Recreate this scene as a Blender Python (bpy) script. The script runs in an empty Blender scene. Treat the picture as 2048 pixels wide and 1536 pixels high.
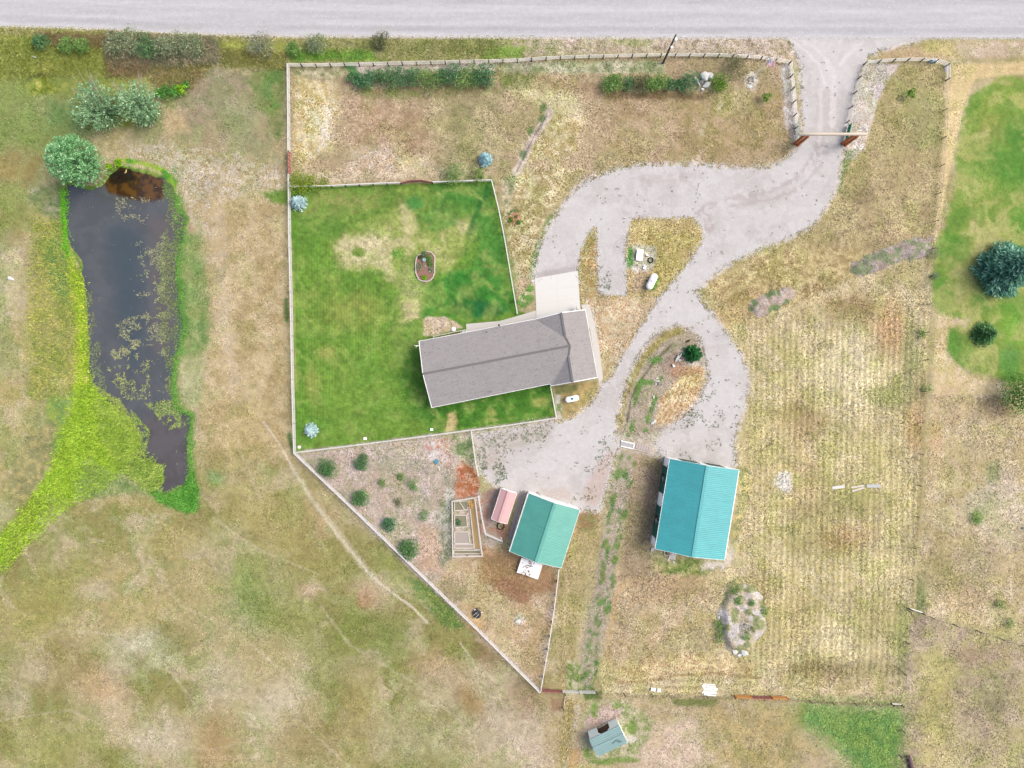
import bpy, bmesh, math, random
import numpy as np
from mathutils import Vector, Matrix

# ------------------------------------------------------------------ camera, sky, sun, exposure
S = 11.8          # survey units: drone-map pixels per metre on the ground
H = 120.0         # camera height in metres
scene = bpy.context.scene
cam_d = bpy.data.cameras.new('camera'); cam = bpy.data.objects.new('camera', cam_d)
scene.collection.objects.link(cam); scene.camera = cam
cam.location = (0, 0, H); cam.rotation_euler = (0, 0, 0)
cam_d.sensor_width = 36.0; cam_d.lens = 36.0 * H / (2048 / S)
cam_d.clip_start = 1.0; cam_d.clip_end = 5000

SUN_EL, SUN_AZ = math.radians(52), math.radians(14)     # azimuth measured from +X (picture right) towards +Y
SUN_STRENGTH, SKY_STRENGTH, EXPOSURE = 0.9, 0.15, 0.91
world = bpy.data.worlds.new('World'); scene.world = world; world.use_nodes = True
wn = world.node_tree
sky = wn.nodes.new('ShaderNodeTexSky'); sky.sky_type = 'NISHITA'; sky.sun_disc = False
sky.sun_elevation = SUN_EL; sky.sun_rotation = math.pi / 2 - SUN_AZ
sky.air_density = 1.0; sky.dust_density = 6.0; sky.ozone_density = 0.4
bg = wn.nodes['Background']; bg.inputs['Strength'].default_value = SKY_STRENGTH
wn.links.new(sky.outputs[0], bg.inputs[0])
sun_d = bpy.data.lights.new('sun', 'SUN'); sun_d.energy = SUN_STRENGTH; sun_d.angle = math.radians(30)
sun_d.color = (0.97, 0.99, 0.93)
sun = bpy.data.objects.new('sun', sun_d); scene.collection.objects.link(sun)
sd = Vector((math.cos(SUN_EL) * math.cos(SUN_AZ), math.cos(SUN_EL) * math.sin(SUN_AZ), math.sin(SUN_EL)))
sun.rotation_euler = sd.to_track_quat('Z', 'Y').to_euler(); sun.location = (60, 0, 90)
vs = scene.view_settings
vs.view_transform = 'Standard'; vs.look = 'None'; vs.gamma = 1; vs.exposure = EXPOSURE

random.seed(11)
rng = np.random.default_rng(5)
GAIN = 1.95       # how much brighter a lit flat surface reads than its base colour
C = scene.collection

def lin1(v):
    v = v / 255.0
    return v / 12.92 if v <= 0.04045 else ((v + 0.055) / 1.055) ** 2.4
def alb(c, g=None):
    g = GAIN if g is None else g
    return tuple(min(0.9, lin1(v) / g) for v in c)

def W(px, py, h=0.0):
    """map pixel -> world point at height h"""
    k = (H - h) / H / S
    return Vector(((px - 1024) * k, (768 - py) * k, h))

# ------------------------------------------------------------------ value noise
def lattice_noise(x, y, cell, seed):
    r = np.random.default_rng(seed); n = 256
    L = r.random((n, n)).astype(np.float32)
    fx = x / cell + 1000.37 * 1; fy = y / cell + 1000.71
    ix = np.floor(fx).astype(np.int64); iy = np.floor(fy).astype(np.int64)
    tx = fx - ix; ty = fy - iy
    tx = tx * tx * (3 - 2 * tx); ty = ty * ty * (3 - 2 * ty)
    i0 = ix % n; i1 = (ix + 1) % n; j0 = iy % n; j1 = (iy + 1) % n
    a = L[j0, i0] * (1 - tx) + L[j0, i1] * tx
    b = L[j1, i0] * (1 - tx) + L[j1, i1] * tx
    return a * (1 - ty) + b * ty
def fbm(x, y, cell, seed, octs=3):
    s = 0; a = 1; t = 0
    for i in range(octs):
        s = s + a * lattice_noise(x, y, cell / 2 ** i, seed + 17 * i); t += a; a *= 0.55
    return s / t
def sstep(a, b, v):
    t = np.clip((v - a) / (b - a), 0, 1)
    return t * t * (3 - 2 * t)

def sdf_poly(x, y, poly):
    """signed distance, negative inside"""
    d2 = np.full(x.shape, 1e18); ins = np.zeros(x.shape, bool)
    n = len(poly)
    for i in range(n):
        ax, ay = poly[i]; bx, by = poly[(i + 1) % n]
        ex, ey = bx - ax, by - ay
        wx, wy = x - ax, y - ay
        t = np.clip((wx * ex + wy * ey) / (ex * ex + ey * ey + 1e-9), 0, 1)
        dx, dy = wx - ex * t, wy - ey * t
        d2 = np.minimum(d2, dx * dx + dy * dy)
        c = ((ay > y) != (by > y))
        with np.errstate(divide='ignore', invalid='ignore'):
            xi = (bx - ax) * (y - ay) / ((by - ay) if by != ay else 1e-9) + ax
        ins ^= (c & (x < xi))
    d = np.sqrt(d2)
    return np.where(ins, -d, d)
def sdf_line(x, y, pts):
    d2 = np.full(x.shape, 1e18)
    for (ax, ay), (bx, by) in zip(pts[:-1], pts[1:]):
        ex, ey = bx - ax, by - ay
        wx, wy = x - ax, y - ay
        t = np.clip((wx * ex + wy * ey) / (ex * ex + ey * ey + 1e-9), 0, 1)
        d2 = np.minimum(d2, (wx - ex * t) ** 2 + (wy - ey * t) ** 2)
    return np.sqrt(d2)

# ------------------------------------------------------------------ outlines in map pixels
ROAD_EDGE = [(-400, 44), (0, 50), (200, 56), (330, 64), (575, 70), (1024, 72), (1580, 74), (2048, 75), (2500, 76)]
DRIVE = [(1568, 70), (1590, 100), (1598, 125), (1603, 180), (1606, 250), (1600, 290), (1575, 318), (1540, 335), (1480, 338),
         (1400, 330), (1330, 331), (1270, 331), (1215, 345), (1170, 363), (1135, 398), (1110, 435), (1090, 470), (1077, 505), (1070, 545), (1068, 562),
         (1156, 562), (1156, 545), (1160, 505), (1172, 475), (1184, 455), (1193, 452), (1195, 500), (1197, 588), (1222, 590), (1254, 590),
         (1252, 545), (1250, 500), (1256, 460), (1262, 438), (1300, 434), (1350, 436), (1385, 434), (1404, 455), (1406, 478), (1396, 498),
         (1370, 535), (1345, 568), (1315, 598), (1290, 640), (1262, 685), (1240, 720), (1222, 760), (1204, 768), (1196, 790), (1178, 812),
         (1150, 836), (1118, 846), (1113, 842), (1050, 852), (1000, 860), (950, 868), (956, 900), (961, 940), (985, 968), (1020, 985), (1058, 988), (1100, 1000),
         (1160, 1018), (1198, 1020), (1212, 980), (1222, 940), (1233, 905), (1238, 890), (1228, 870), (1232, 835), (1245, 785), (1262, 735),
         (1288, 690), (1320, 660), (1350, 648), (1378, 652), (1396, 670), (1404, 690), (1412, 720), (1418, 755), (1400, 800), (1380, 822),
         (1345, 848), (1325, 865), (1308, 890), (1322, 912), (1345, 922), (1400, 928), (1455, 938), (1470, 930), (1468, 880), (1482, 830), (1494, 790),
         (1497, 755), (1484, 715), (1460, 675), (1425, 630), (1398, 600), (1391, 583), (1410, 565), (1440, 540), (1480, 515), (1530, 492),
         (1580, 476), (1625, 450), (1652, 415), (1672, 375), (1680, 330), (1688, 295), (1690, 270), (1705, 230), (1712, 180), (1722, 140),
         (1738, 112), (1775, 95), (1830, 84), (1850, 70)]
POND = [(134, 365), (150, 372), (180, 378), (205, 368), (222, 345), (240, 333), (262, 338), (300, 346), (328, 356), (346, 372), (352, 395), (350, 412), (360, 425),
        (374, 440), (366, 452), (366, 468), (358, 500), (352, 530), (354, 560), (358, 600), (364, 650), (360, 690), (350, 720), (344, 760),
        (346, 790), (352, 815), (368, 826), (381, 832), (381, 850), (373, 880), (375, 915), (379, 948), (372, 965), (352, 982),
        (330, 988), (311, 984), (326, 962), (322, 935), (300, 925), (268, 918), (276, 890), (262, 850), (225, 820), (200, 790), (182, 765),
        (176, 735), (174, 690), (174, 640), (168, 590), (165, 560), (160, 525), (145, 505), (132, 480), (130, 430), (130, 395)]
LAWN = [(578, 372), (700, 371), (800, 368), (860, 367), (983, 363), (1000, 430), (1012, 500), (1025, 570), (1034, 622), (1104, 640), (1130, 760),
        (1104, 770), (1112, 836), (1040, 850), (945, 862), (860, 873), (760, 886), (588, 908), (585, 800), (582, 650), (578, 500)]
GARDEN = [(590, 912), (760, 888), (945, 864), (958, 950), (972, 1070), (1020, 1085), (1060, 1100), (1118, 1140), (1108, 1230), (1080, 1382), (1000, 1308), (900, 1212), (800, 1120), (700, 1020)]

# ------------------------------------------------------------------ painted ground (ground cover colours, with some soft shade painted in)
DX = 2.15                                            # dense spacing, map px (about 0.18 m)
def axis(lo, hi, d, ext):
    a = list(np.arange(lo, hi + d, d)); lft = []; rgt = []
    s = d; v = lo
    while v > -ext: s *= 1.35; v -= s; lft.append(v)
    s = d; v = a[-1]
    while v < ext: s *= 1.35; v += s; rgt.append(v)
    return np.array(lft[::-1] + a + rgt)
AX = axis(-70, 2118, DX, 60000); AY = axis(-90, 1606, DX, 60000)
GX, GY = np.meshgrid(AX, AY)
NX, NY = len(AX), len(AY)
COL = np.zeros((NY, NX, 4), np.float64)              # rgb = base colour, a = tuft contrast
_u, _v = (fbm(GX, GY, 70, 201, 3) - .5) * 90, (fbm(GX, GY, 70, 202, 3) - .5) * 90
nA = fbm(GX + _u, GY + _v, 190, 1, 4); nB = fbm(GX + _u, GY + _v, 60, 2, 4); nC = fbm(GX + _u * .6, GY + _v * .6, 22, 3, 3); nD = fbm(GX, GY, 8, 4, 2); nE = fbm(GX, GY, 3.6, 9, 1)
wX = (fbm(GX, GY, 26, 31, 3) - .5) * 2; wY = (fbm(GX, GY, 9, 32, 2) - .5) * 2

def setup(bb):
    x0, y0, x1, y1 = bb
    i0, i1 = np.searchsorted(AX, [x0, x1]); j0, j1 = np.searchsorted(AY, [y0, y1])
    return slice(max(j0 - 1, 0), min(j1 + 1, NY)), slice(max(i0 - 1, 0), min(i1 + 1, NX))
def paint(shape, c1, c2=None, f=14, warp=10, n='C', op=1.0, a=None, sharp=False, patch=None, g=None):
    """shape: polygon | ('e',cx,cy,rx,ry,rot) | ('l',pts,halfwidth); f feather px; patch=(noise,threshold) breaks it up"""
    m = f + abs(warp) * 1.6 + 4
    if shape[0] == 'e':
        _, cx, cy, rx, ry, *ro = shape; R = max(rx, ry) + m
        sl = setup((cx - R, cy - R, cx + R, cy + R)); x, y = GX[sl], GY[sl]
        t = math.radians(ro[0]) if ro else 0
        u = (x - cx) * math.cos(t) + (y - cy) * math.sin(t); v = -(x - cx) * math.sin(t) + (y - cy) * math.cos(t)
        d = (np.sqrt((u / rx) ** 2 + (v / ry) ** 2) - 1) * min(rx, ry)
    elif shape[0] == 'l':
        _, pts, hw = shape
        xs = [p[0] for p in pts]; ys = [p[1] for p in pts]
        sl = setup((min(xs) - hw - m, min(ys) - hw - m, max(xs) + hw + m, max(ys) + hw + m))
        d = sdf_line(GX[sl], GY[sl], pts) - hw
    else:
        xs = [p[0] for p in shape]; ys = [p[1] for p in shape]
        sl = setup((min(xs) - m, min(ys) - m, max(xs) + m, max(ys) + m))
        d = sdf_poly(GX[sl], GY[sl], shape)
    d = d + warp * (.65 * wX[sl] + .5 * wY[sl])
    al = op * (1 - sstep(-f / 2, f / 2, d))
    N = {'A': nA, 'B': nB, 'C': nC, 'D': nD, 'E': nE}
    if patch:
        nz = N[patch[0]][sl]; al = al * sstep(patch[1] - .07, patch[1] + .07, nz)
    c1 = np.array(alb(c1, g)); c2 = c1 if c2 is None else np.array(alb(c2, g))
    t = sstep(.32, .68, N[n][sl])[..., None]
    c = c1 * (1 - t) + c2 * t
    A = al[..., None]
    COL[sl][..., :3] = COL[sl][..., :3] * (1 - A) + c * A
    if a is not None: COL[sl][..., 3] = COL[sl][..., 3] * (1 - al) + a * al
def modulate(shape, fn, f=20, warp=8):
    xs = [p[0] for p in shape]; ys = [p[1] for p in shape]
    sl = setup((min(xs) - 30, min(ys) - 30, max(xs) + 30, max(ys) + 30))
    d = sdf_poly(GX[sl], GY[sl], shape) + warp * wX[sl]
    al = 1 - sstep(-f / 2, f / 2, d)
    k = 1 + al * fn(GX[sl], GY[sl], sl)
    COL[sl][..., :3] *= k[..., None]

BIG = [(-200000, -200000), (200000, -200000), (200000, 200000), (-200000, 200000)]
COL[..., 3] = 1.0
paint(BIG, (178, 166, 116), (158, 150, 92), n='A', a=.75)
paint(BIG, (192, 176, 140), n='B', op=.55, patch=('B', .52))
# ---- west pasture
paint([(395, 230), (570, 230), (578, 470), (584, 905), (620, 960), (700, 1060), (560, 1150), (420, 1000), (410, 800), (412, 640), (390, 480), (380, 330)], (178, 158, 108), (188, 170, 128), f=50, warp=22, n='C', a=.7)
paint([(420, 260), (455, 260), (450, 500), (470, 700), (500, 800), (470, 810), (432, 640), (415, 420)], (200, 184, 156), (190, 172, 130), f=26, warp=12, n='D', op=.7)
paint([(-100, 560), (60, 540), (100, 700), (90, 860), (40, 1000), (-100, 1060)], (184, 172, 124), (172, 158, 98), f=50, warp=24, n='C')
paint([(-100, 480), (40, 500), (50, 640), (-100, 720)], (190, 180, 146), (182, 172, 128), f=50, warp=20)
paint([(-100, 45), (330, 60), (575, 66), (575, 130), (430, 140), (350, 200), (340, 260), (-100, 250)], (146, 154, 66), (162, 168, 84), f=10, warp=8, n='C', a=.9)
paint([(-100, 50), (250, 58), (380, 66), (570, 72), (570, 84), (300, 80), (-100, 66)], (168, 172, 92), (180, 172, 110), f=6, warp=3, n='D')
paint([(70, 66), (215, 72), (230, 90), (120, 88)], (176, 158, 120), (156, 142, 96), f=16, warp=9, n='D', op=.65)
paint([(205, 66), (430, 76), (440, 125), (300, 132), (215, 120)], (140, 142, 104), (164, 152, 122), f=26, warp=16, n='D', a=1.2)
paint([(215, 100), (300, 120), (290, 150), (212, 150)], (176, 152, 118), (150, 138, 90), f=24, warp=14, n='D', op=.8)
paint([(300, 132), (400, 135), (385, 170), (320, 180), (300, 160)], (146, 142, 76), (182, 160, 100), f=22, warp=14, n='C')
paint([(440, 100), (570, 110), (570, 138), (440, 128)], (176, 176, 100), (158, 160, 80), f=8, warp=5, n='D')
paint([(-100, 150), (140, 180), (200, 240), (180, 300), (80, 330), (-100, 300)], (148, 158, 98), (136, 152, 88), f=50, warp=24, n='C')
paint([(40, 150), (130, 145), (150, 185), (60, 190)], (122, 140, 48), (160, 164, 70), f=12, warp=6, n='D')
paint(('l', [(45, 165), (70, 152), (100, 150), (140, 156)], 4), (104, 108, 64), f=6, warp=4, op=.8)
paint([(100, 200), (180, 230), (160, 270), (90, 260)], (112, 146, 88), f=30, warp=12, op=.7)
paint([(300, 130), (560, 135), (560, 330), (300, 330), (260, 290)], (162, 150, 112), (140, 146, 96), f=50, warp=24, n='C', op=.8)
paint([(375, 150), (450, 138), (520, 160), (430, 240), (370, 270), (350, 200)], (160, 146, 116), (138, 138, 98), f=26, warp=16, n='C')
paint([(425, 200), (520, 205), (500, 290), (440, 250)], (146, 152, 108), f=40, warp=20, op=.7)
paint([(325, 215), (370, 220), (380, 265), (330, 265)], (190, 168, 122), f=20, warp=10, op=.8)
paint([(500, 140), (572, 135), (574, 220), (560, 280), (500, 180)], (96, 140, 64), (130, 138, 84), f=30, warp=16, n='C', op=.85)
paint([(90, 300), (-100, 320), (-100, 480), (60, 470), (100, 380)], (158, 144, 78), (150, 152, 90), f=40, warp=24, n='C')
paint([(60, 370), (135, 370), (130, 470), (60, 450)], (128, 148, 98), (160, 158, 124), f=24, warp=14, n='D')
paint([(250, 285), (400, 290), (560, 330), (570, 380), (390, 400), (340, 340), (260, 320)], (196, 186, 158), (166, 150, 108), f=24, warp=16, n='D', op=.85, a=1.1)
paint([(330, 380), (420, 380), (430, 470), (390, 480)], (204, 190, 166), (170, 150, 108), f=24, warp=12, n='D', op=.6)
paint([(-100, 60), (560, 100), (300, 130), (210, 300), (100, 420), (140, 800), (60, 1000), (-100, 1080)], (134, 150, 82), f=40, warp=24, op=.55, patch=('B', .5))
# pond banks
paint(POND, (96, 118, 58), (120, 128, 70), f=10, warp=3, n='D')
paint(('l', POND + [POND[0]], 5), (98, 138, 54), (128, 150, 66), f=8, warp=3, n='D')
paint([(360, 330), (350, 460), (395, 470), (408, 560), (418, 680), (405, 720), (350, 720), (340, 340)], (118, 156, 84), (142, 160, 98), f=26, warp=16, n='C', op=.85)
paint([(395, 430), (410, 470), (420, 690), (402, 705), (390, 560)], (108, 142, 80), (136, 152, 92), f=26, warp=14, n='C', op=.6)
paint([(362, 720), (410, 716), (400, 812), (362, 810)], (176, 176, 130), (156, 162, 110), f=18, warp=8)
paint(('l', [(350, 395), (364, 440), (352, 520), (358, 600), (366, 660), (352, 720), (346, 780), (354, 820), (382, 830), (378, 880), (380, 960), (392, 1010)], 9), (98, 160, 66), (88, 140, 60), f=14, warp=9, n='D', op=.8)
paint([(290, 330), (240, 325), (250, 315), (330, 335), (358, 365), (350, 380), (330, 350)], (84, 158, 46), (150, 178, 60), f=8, warp=4)
paint([(285, 975), (330, 990), (372, 972), (384, 940), (398, 985), (392, 1022), (372, 1030), (330, 1010)], (74, 142, 46), (104, 166, 70), f=12, warp=8, n='D', a=.9)
paint([(60, 420), (130, 440), (150, 520), (170, 600), (172, 700), (150, 780), (60, 800), (40, 700), (70, 560)], (148, 156, 82), (168, 162, 96), f=26, warp=18, n='C')
paint([(80, 470), (130, 470), (150, 620), (110, 600)], (104, 146, 84), (140, 160, 80), f=24, warp=14, n='D')
paint(('l', [(128, 385), (129, 480), (138, 520)], 5), (92, 176, 40), f=5, warp=2)
paint(('l', [(142, 515), (152, 560), (160, 610), (163, 650), (166, 700), (160, 770)], 9), (154, 180, 64), (122, 168, 62), f=8, warp=5, n='D', a=1.0)
paint([(150, 760), (185, 770), (262, 840), (280, 880), (270, 915), (215, 980), (150, 1010), (80, 1070), (0, 1150), (-60, 1200), (-60, 1110), (0, 1070), (60, 1000), (100, 940), (118, 880), (140, 820)], (152, 184, 54), (128, 168, 50), f=14, warp=7, n='D', a=1.1)
paint([(190, 790), (262, 830), (285, 900), (330, 930), (328, 965), (300, 985), (230, 930), (200, 860)], (138, 164, 62), (120, 148, 70), f=10, warp=8, n='D', a=1.1)
paint([(170, 920), (240, 950), (300, 985), (240, 990), (140, 1010), (150, 960)], (122, 150, 84), (158, 178, 106), f=20, warp=12, n='D')
paint([(100, 790), (150, 790), (130, 880), (100, 930), (90, 860)], (130, 164, 88), (152, 170, 80), f=16, warp=10, n='D')
paint([(60, 860), (110, 840), (100, 930), (40, 1020), (0, 1050), (0, 980)], (150, 150, 96), (170, 160, 96), f=16, warp=12, n='D')
paint([(120, 1010), (240, 985), (370, 1035), (420, 1100), (300, 1200), (60, 1250), (0, 1250), (0, 1170), (80, 1080)], (180, 166, 112), (162, 146, 84), f=30, warp=22, n='C')
# ---- south-west pasture patches
SWP = [(-100, 1000), (160, 1000), (400, 1040), (420, 900), (600, 930), (1085, 1400), (1110, 1640), (-100, 1640)]
paint(SWP, (138, 136, 64), f=30, warp=20, op=.75, patch=('A', .5))
paint(SWP, (136, 140, 70), f=30, warp=20, op=.6, patch=('B', .53))
paint(SWP, (194, 178, 144), f=30, warp=20, op=.6, patch=('B', .60))
paint(SWP, (126, 146, 78), f=30, warp=20, op=.5, patch=('C', .58))
paint(SWP, (184, 164, 122), f=30, warp=20, op=.2, patch=('C', .64))
for cx, cy, rx, ry, rot, c in [(110, 1180, 90, 50, -30, (150, 152, 72)), (60, 1240, 80, 50, -20, (160, 152, 76)), (520, 1150, 70, 45, 30, (142, 152, 84)),
        (500, 1210, 60, 40, 50, (128, 150, 86)), (600, 1250, 80, 45, 20, (144, 148, 80)), (770, 1280, 60, 40, 30, (134, 146, 84)), (660, 1330, 70, 50, 10, (144, 146, 84)),
        (560, 1400, 40, 70, 20, (196, 184, 156)), (225, 1400, 35, 60, 0, (202, 182, 152)), (200, 1370, 50, 40, 0, (186, 156, 110)), (250, 1320, 40, 40, 0, (184, 178, 144)),
        (300, 1290, 50, 30, 40, (186, 184, 150)), (190, 1180, 30, 20, 0, (194, 182, 150)), (440, 1370, 40, 60, 20, (186, 174, 144)), (330, 1480, 60, 40, 0, (196, 184, 156)),
        (430, 1490, 40, 60, 0, (170, 138, 88)), (620, 1180, 22, 14, 0, (206, 178, 152)), (745, 1190, 45, 22, 35, (200, 176, 146)), (730, 1200, 16, 20, 0, (184, 140, 100)),
        (880, 1340, 60, 30, 30, (176, 146, 104)), (975, 1310, 22, 30, -30, (140, 108, 76)), (1040, 1370, 26, 14, 0, (116, 98, 62)), (1000, 1450, 70, 70, 0, (200, 184, 160)),
        (900, 1380, 70, 40, 0, (186, 172, 138)), (940, 1400, 20, 40, -30, (160, 128, 66)), (720, 1440, 40, 90, 0, (164, 150, 84)), (840, 1480, 90, 50, 0, (162, 160, 112)),
        (1060, 1480, 50, 80, 0, (196, 176, 152)), (1060, 1400, 40, 30, 0, (160, 130, 100)), (90, 1500, 60, 50, 0, (154, 156, 80)), (30, 1400, 30, 30, 0, (192, 180, 150)),
        (380, 1180, 60, 40, 0, (172, 158, 100)), (560, 1040, 60, 60, 40, (172, 160, 96)), (480, 1000, 50, 50, 0, (164, 154, 84)), (430, 955, 18, 14, 0, (140, 176, 120)),
        (120, 1330, 60, 50, 30, (164, 146, 96)), (350, 1080, 50, 30, 0, (170, 156, 94)), (800, 1130, 50, 30, 40, (150, 158, 88)), (620, 1110, 80, 40, 30, (158, 150, 80)),
        (480, 870, 50, 70, 0, (178, 160, 100)), (60, 1340, 40, 30, 0, (188, 176, 140)), (700, 1270, 40, 40, 0, (132, 140, 70)), (530, 1320, 60, 40, 0, (176, 160, 110)),
        (160, 1470, 50, 40, 0, (150, 152, 80)), (620, 1480, 60, 50, 0, (158, 140, 88)), (960, 1240, 50, 24, 40, (160, 148, 96)), (270, 1225, 60, 30, -20, (176, 160, 98))]:
    paint(('e', cx, cy, rx, ry, rot), c, f=min(rx, ry) * 1.6, warp=min(rx, ry) * .6, op=.7)
paint([(905, 1215), (840, 1160), (800, 1150), (830, 1190), (900, 1260), (925, 1255)], (112, 146, 80), (150, 156, 84), f=14, warp=8, n='D', op=.85)
paint(('l', [(528, 845), (560, 890), (590, 945), (625, 1000), (660, 1050), (700, 1100), (745, 1155), (790, 1190), (825, 1215), (855, 1245)], 2.2), (214, 202, 180), f=4, warp=2.5, n='D', op=.8)
paint(('l', [(590, 945), (625, 1000), (690, 1085), (745, 1155)], 6), (194, 186, 152), f=10, warp=5, op=.6)
paint(('l', [(920, 1285), (945, 1320), (955, 1345)], 1.5), (206, 190, 164), f=4, warp=2, op=.7)
for tr in [[(20, 1300), (120, 1260), (230, 1270), (330, 1330), (400, 1420)], [(300, 1130), (360, 1210), (470, 1260), (560, 1340), (600, 1440), (700, 1536)], [(450, 600), (462, 760), (480, 900), (520, 1000)],
           [(640, 1210), (700, 1290), (820, 1360), (930, 1450), (980, 1560)], [(0, 1440), (140, 1420), (260, 1480), (420, 1500), (560, 1470)], [(430, 1040), (520, 1100), (640, 1150)]]:
    paint(('l', tr, 1.6), (206, 192, 162), f=6, warp=4, op=.35, n='D')
# ---- north paddock
PAD = [(580, 130), (850, 126), (1100, 117), (1350, 112), (1500, 114), (1580, 128), (1598, 270), (1575, 318), (1480, 338), (1270, 331), (1170, 363), (1110, 435), (1077, 505), (1068, 560), (1040, 620), (1025, 560), (986, 362), (578, 368)]
paint(PAD, (178, 158, 120), (166, 148, 110), f=5, warp=3, n='C', a=1.35)
paint([(590, 150), (660, 160), (680, 200), (660, 300), (600, 330), (585, 300)], (218, 204, 160), (186, 166, 106), f=26, warp=16, n='D', a=1.8)
paint([(620, 220), (660, 210), (665, 300), (630, 310)], (226, 214, 186), (208, 192, 146), f=24, warp=10, n='D', a=1.3)
paint([(585, 132), (700, 130), (700, 150), (640, 160), (585, 150)], (150, 150, 104), (186, 178, 140), f=14, warp=8, n='D')
paint([(700, 130), (1000, 126), (990, 142), (720, 150)], (182, 172, 154), (194, 182, 166), f=8, warp=5, n='D')
paint([(690, 128), (712, 132), (730, 170), (745, 178), (710, 168)], (88, 132, 80), f=8, warp=5)
paint([(700, 178), (990, 168), (1010, 190), (860, 200), (740, 200)], (136, 124, 76), (112, 128, 62), f=18, warp=8, n='C', op=.85)  # shade below the long hedge, painted into the ground colour
paint([(860, 190), (1000, 180), (1010, 330), (900, 350), (860, 300)], (150, 144, 96), (168, 156, 110), f=50, warp=24, n='C', op=.9)
paint([(700, 200), (850, 210), (860, 300), (760, 320), (690, 290)], (172, 142, 108), (180, 156, 122), f=50, warp=20, n='D', op=.9)
paint([(700, 290), (800, 290), (810, 350), (690, 350)], (200, 184, 160), (184, 160, 126), f=26, warp=12, n='D', op=.8)
paint([(800, 320), (860, 310), (870, 352), (800, 356)], (220, 204, 166), (200, 180, 140), f=22, warp=10, n='D', op=.8)
paint([(590, 345), (860, 345), (860, 358), (590, 366)], (190, 172, 136), (206, 190, 158), f=10, warp=4, n='D', op=.8)
paint([(870, 335), (985, 330), (985, 358), (870, 358)], (136, 146, 90), (180, 170, 130), f=16, warp=8, n='D', op=.7)
paint([(1000, 126), (1330, 122), (1330, 146), (1000, 146)], (150, 158, 116), (176, 174, 140), f=8, warp=5, n='D', a=1.3)
paint([(1000, 146), (1070, 146), (1060, 178), (1000, 180)], (122, 132, 72), f=20, warp=8)
paint([(1030, 170), (1130, 170), (1180, 240), (1150, 300), (1060, 330), (1030, 300), (1090, 230)], (206, 192, 144), (168, 150, 92), f=40, warp=22, n='D', a=1.6)
paint([(1020, 180), (1150, 180), (1170, 250), (1120, 220)], (214, 200, 158), f=26, warp=14, op=.8)
paint([(1200, 190), (1570, 190), (1580, 320), (1400, 325), (1250, 325), (1180, 260)], (170, 146, 104), (182, 160, 124), f=40, warp=20, n='C', op=.9)
paint([(1330, 190), (1560, 180), (1560, 300), (1400, 300)], (158, 144, 84), (174, 150, 112), f=50, warp=24, n='C', op=.7)
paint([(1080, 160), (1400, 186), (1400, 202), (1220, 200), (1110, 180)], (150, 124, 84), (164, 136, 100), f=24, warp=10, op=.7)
paint([(1205, 185), (1420, 186), (1415, 200), (1210, 198)], (118, 98, 66), f=12, warp=5, op=.8)  # painted shadow strip at the foot of the short hedge
paint([(1020, 350), (1110, 330), (1160, 345), (1100, 440), (1070, 540), (1030, 560), (1000, 420)], (206, 194, 146), (160, 144, 92), f=20, warp=14, n='D', a=1.8)
paint([(1125, 350), (1170, 340), (1110, 440), (1085, 470)], (150, 144, 84), (170, 156, 100), f=20, warp=8, op=.7)
paint([(1095, 430), (1118, 420), (1086, 480), (1070, 560), (1055, 560), (1068, 500)], (110, 140, 78), (150, 158, 104), f=8, warp=6, n='D', op=.85)
paint([(1040, 585), (1068, 560), (1068, 600), (1036, 622)], (108, 150, 72), (180, 176, 128), f=10, warp=6, n='D')
paint([(1000, 360), (1035, 345), (1020, 410), (1008, 420)], (116, 138, 88), (196, 184, 150), f=10, warp=6, n='D', op=.8)
paint(('l', [(1099, 224), (1092, 240), (1070, 268), (1050, 310), (1032, 345)], 7.5), (196, 178, 162), (206, 192, 178), f=4, warp=3, n='D', a=.9)
paint(('l', [(1094, 232), (1070, 270), (1052, 306), (1034, 342)], 1.3), (108, 96, 84), f=2.5, warp=1.5, op=.8)
for cx, cy in [(1086, 216), (1085, 237), (1060, 262), (1046, 310)]: paint(('e', cx, cy, 6, 10, 20), (92, 124, 76), f=6, warp=4, op=.8)
paint([(1020, 420), (1036, 424), (1046, 436), (1040, 450), (1020, 450), (1015, 436)], (196, 150, 116), (180, 130, 94), f=4, warp=2, n='D')
paint(('l', [(1017, 430), (1024, 422), (1034, 421)], 2.5), (92, 126, 80), f=3, warp=1)
paint([(1395, 140), (1430, 145), (1430, 184), (1392, 184)], (176, 160, 134), (150, 132, 106), f=6, warp=3)
paint(('e', 1503, 162, 14, 18), (214, 202, 196), (196, 184, 176), f=6, warp=3)
paint([(1425, 175), (1500, 175), (1520, 230), (1440, 230)], (166, 160, 98), f=30, warp=14, op=.6)
for p in [(1440, 214, 5, 16), (1407, 256, 3, 18), (1396, 320, 3, 14)]: paint(('e', p[0], p[1], p[2], p[3], 15), (206, 190, 162), f=8, warp=3, op=.7)
paint([(1560, 130), (1582, 128), (1600, 270), (1590, 300), (1575, 260), (1566, 200)], (226, 216, 208), (176, 158, 132), f=8, warp=7, n='D', a=1.5)
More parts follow.
